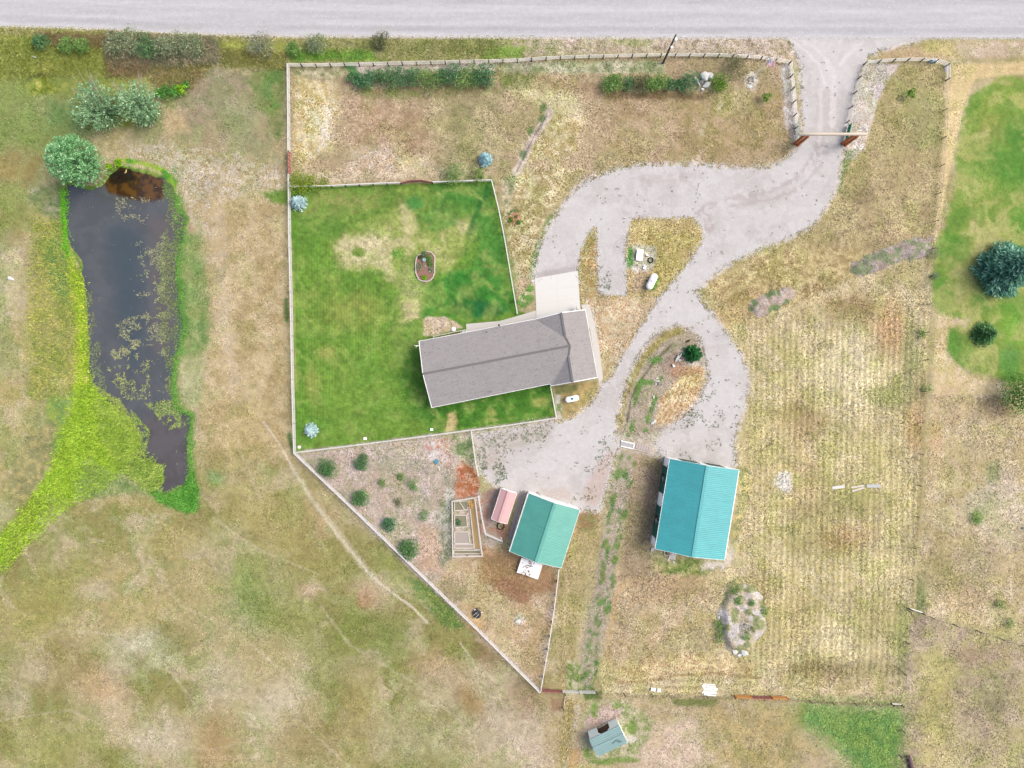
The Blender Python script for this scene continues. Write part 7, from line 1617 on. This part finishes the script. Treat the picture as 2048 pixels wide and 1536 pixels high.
# mounds
def mound(label, poly, h, c1, c2, c3, name='dirt_mound', cat='mound', blades=0, bcol=None):
    xs_ = [p[0] for p in poly]; ys_ = [p[1] for p in poly]; d_ = 3.0
    ax_, ay_ = np.arange(min(xs_) - 8, max(xs_) + 8, d_), np.arange(min(ys_) - 8, max(ys_) + 8, d_); X, Y = np.meshgrid(ax_, ay_)
    s_ = sdf_poly(X, Y, poly) + 5 * (fbm(X, Y, 12, 41, 2) - .5) * 2; hh = sstep(2, -16, s_) if False else 1 - sstep(-18, 2, s_)
    z = hh * h * (.45 + .9 * fbm(X, Y, 16, 42, 3)) + .10 * hh * (fbm(X, Y, 4, 43, 2)) - .05 * (1 - hh)
    V2 = np.stack([(X - 1024) / S, (768 - Y) / S, z], -1).reshape(-1, 3); n2 = len(ax_); m2 = len(ay_); I = np.arange(n2 * m2).reshape(m2, n2)
    F = np.stack([I[:-1, :-1], I[1:, :-1], I[1:, 1:], I[:-1, 1:]], -1); keep = (s_[:-1, :-1] < 3)
    a_, b_, c_ = (np.array(alb(q)) for q in (c1, c2, c3)); t_ = sstep(.35, .65, fbm(X, Y, 13, 44, 3))[..., None]; t2 = sstep(.52, .62, fbm(X, Y, 15, 45, 3))[..., None]
    cl = a_ * (1 - t_) + b_ * t_; cl = cl * (1 - t2) + c_ * t2; CC = np.ones((*X.shape, 4)); CC[..., :3] = cl; CC[..., 3] = 1.2
    q = F[keep]; uu, inv = np.unique(q, return_inverse=True)
    o = mesh_np(name, V2[uu], inv.reshape(-1, 4), M_GROUND, CC.reshape(-1, 4)[uu], smooth=True); tag(o, label, cat); return o
mound('long gravelly berm reaching the east wire fence', [(1702, 524), (1740, 508), (1790, 488), (1830, 474), (1866, 472), (1866, 500), (1850, 515), (1800, 525), (1750, 545), (1715, 556), (1700, 545)], .7, (184, 172, 166), (166, 152, 142), (140, 150, 116))
mound('short gravelly berm below the bend of the drive', [(1500, 600), (1540, 578), (1580, 572), (1600, 585), (1580, 605), (1540, 630), (1508, 636), (1496, 622)], .6, (200, 186, 176), (182, 164, 152), (120, 140, 96))
mound('large weedy rubble heap in the mown field', [(1445, 1190), (1475, 1165), (1505, 1170), (1525, 1195), (1532, 1230), (1530, 1262), (1505, 1290), (1480, 1310), (1450, 1300), (1438, 1270), (1434, 1230)], 1.0, (208, 202, 200), (198, 186, 160), (150, 156, 112))
for i, (x, y, r_, mt_, lb) in enumerate([(1475, 1196, 1.0, L_MED, 'bright weed clump in the hollow at the top of the rubble heap'), (1466, 1176, 1.2, L_HEDGE2, 'green weed clump on the top left of the rubble heap'), (1488, 1250, 1.4, L_OLIVE, 'olive weed clump in the middle of the rubble heap'), (1487, 1268, .9, L_HEDGE2, 'green weed clump just below the middle of the rubble heap'),
        (1440, 1272, 1.1, L_HEDGE2, 'low weeds on the left foot of the rubble heap'), (1528, 1222, 1.0, L_HEDGE2, 'low weeds on the right foot of the rubble heap'), (1500, 1202, .7, L_HEDGE2, 'small weed clump right of the heap hollow'), (1437, 1250, .9, L_HEDGE2, 'weeds at the left edge of the rubble heap, upper patch')]):
    o = shrub('weed_clump', lb, 'weeds', x, y, r_, .7, mt_, int(300 * r_), .28, .1, 'weed clumps on the rubble heap'); o.location.z += .55 if i in (0, 2, 3, 6) else .1
for i, (x, y, r_, lb) in enumerate([(1503, 1190, .9, 'pale chunk at the top right of the rubble heap'), (1437, 1234, .4, 'white chunk on the left edge of the rubble heap'), (1442, 1222, .35, 'small white chunk above the left edge one'), (1470, 1303, .6, 'white chunk at the lower tip of the rubble heap'), (1488, 1305, .7, 'largest white chunk at the bottom of the rubble heap'), (1478, 1310, .4, 'small white chunk at the very bottom of the heap'), (1465, 1218, .5, 'pale chunk high on the left of the heap'), (1462, 1242, .5, 'pale chunk halfway down the left of the heap')]):
    rock(x, y, r_, M_ROCK, lb, (1.1, .8, .5), i * .7, 'rubble', 'rubble_chunk', 'chunks of the rubble heap', z=.25 if i in (0, 6, 7) else .02)
# driftwood log at the bottom edge
root = thing('fallen_log', 'dark purplish dead log with a forked end at the bottom edge', 'log', tuple(W(1820, 1525))); MP = simple_mat('dead_wood', (112, 88, 96), .9, .5, 3)
m = MB(); m.tube(W(1817, 1512, .3), W(1826, 1545, .4), .30, .38, 10); m.tube(W(1826, 1545, .4), W(1832, 1565, .4), .38, .42, 10); m.build('log_body', MP, root)
for a, b, r0 in [((1818, 1514), (1812, 1509.5), .13), ((1816, 1516), (1811, 1515), .12), ((1820, 1527), (1812.5, 1524.5), .09)]:
    m = MB(); m.tube(W(*a, .4), W(*b, .7), r0, .04, 7); m.build('branch_stub', MP, root)
p = W(252, 343); m = MB(); m.tube(p + Vector((.05, .35, -.05)), p + Vector((0, -.1, 0)), .07, .1, 8); m.tube(p + Vector((0, -.1, 0)), p + Vector((-.2, -.28, .04)), .12, .07, 8); tag(m.build('floating_branch', simple_mat('pale_driftwood', (230, 206, 140), .7, .3, 4)), 'short pale piece of wood floating in the brown pond corner', 'driftwood')
plank((64, 112), (74, 116), .12, 'thin white stick lying in the ditch grass', M_WHITE, 'stick', cat='stick')
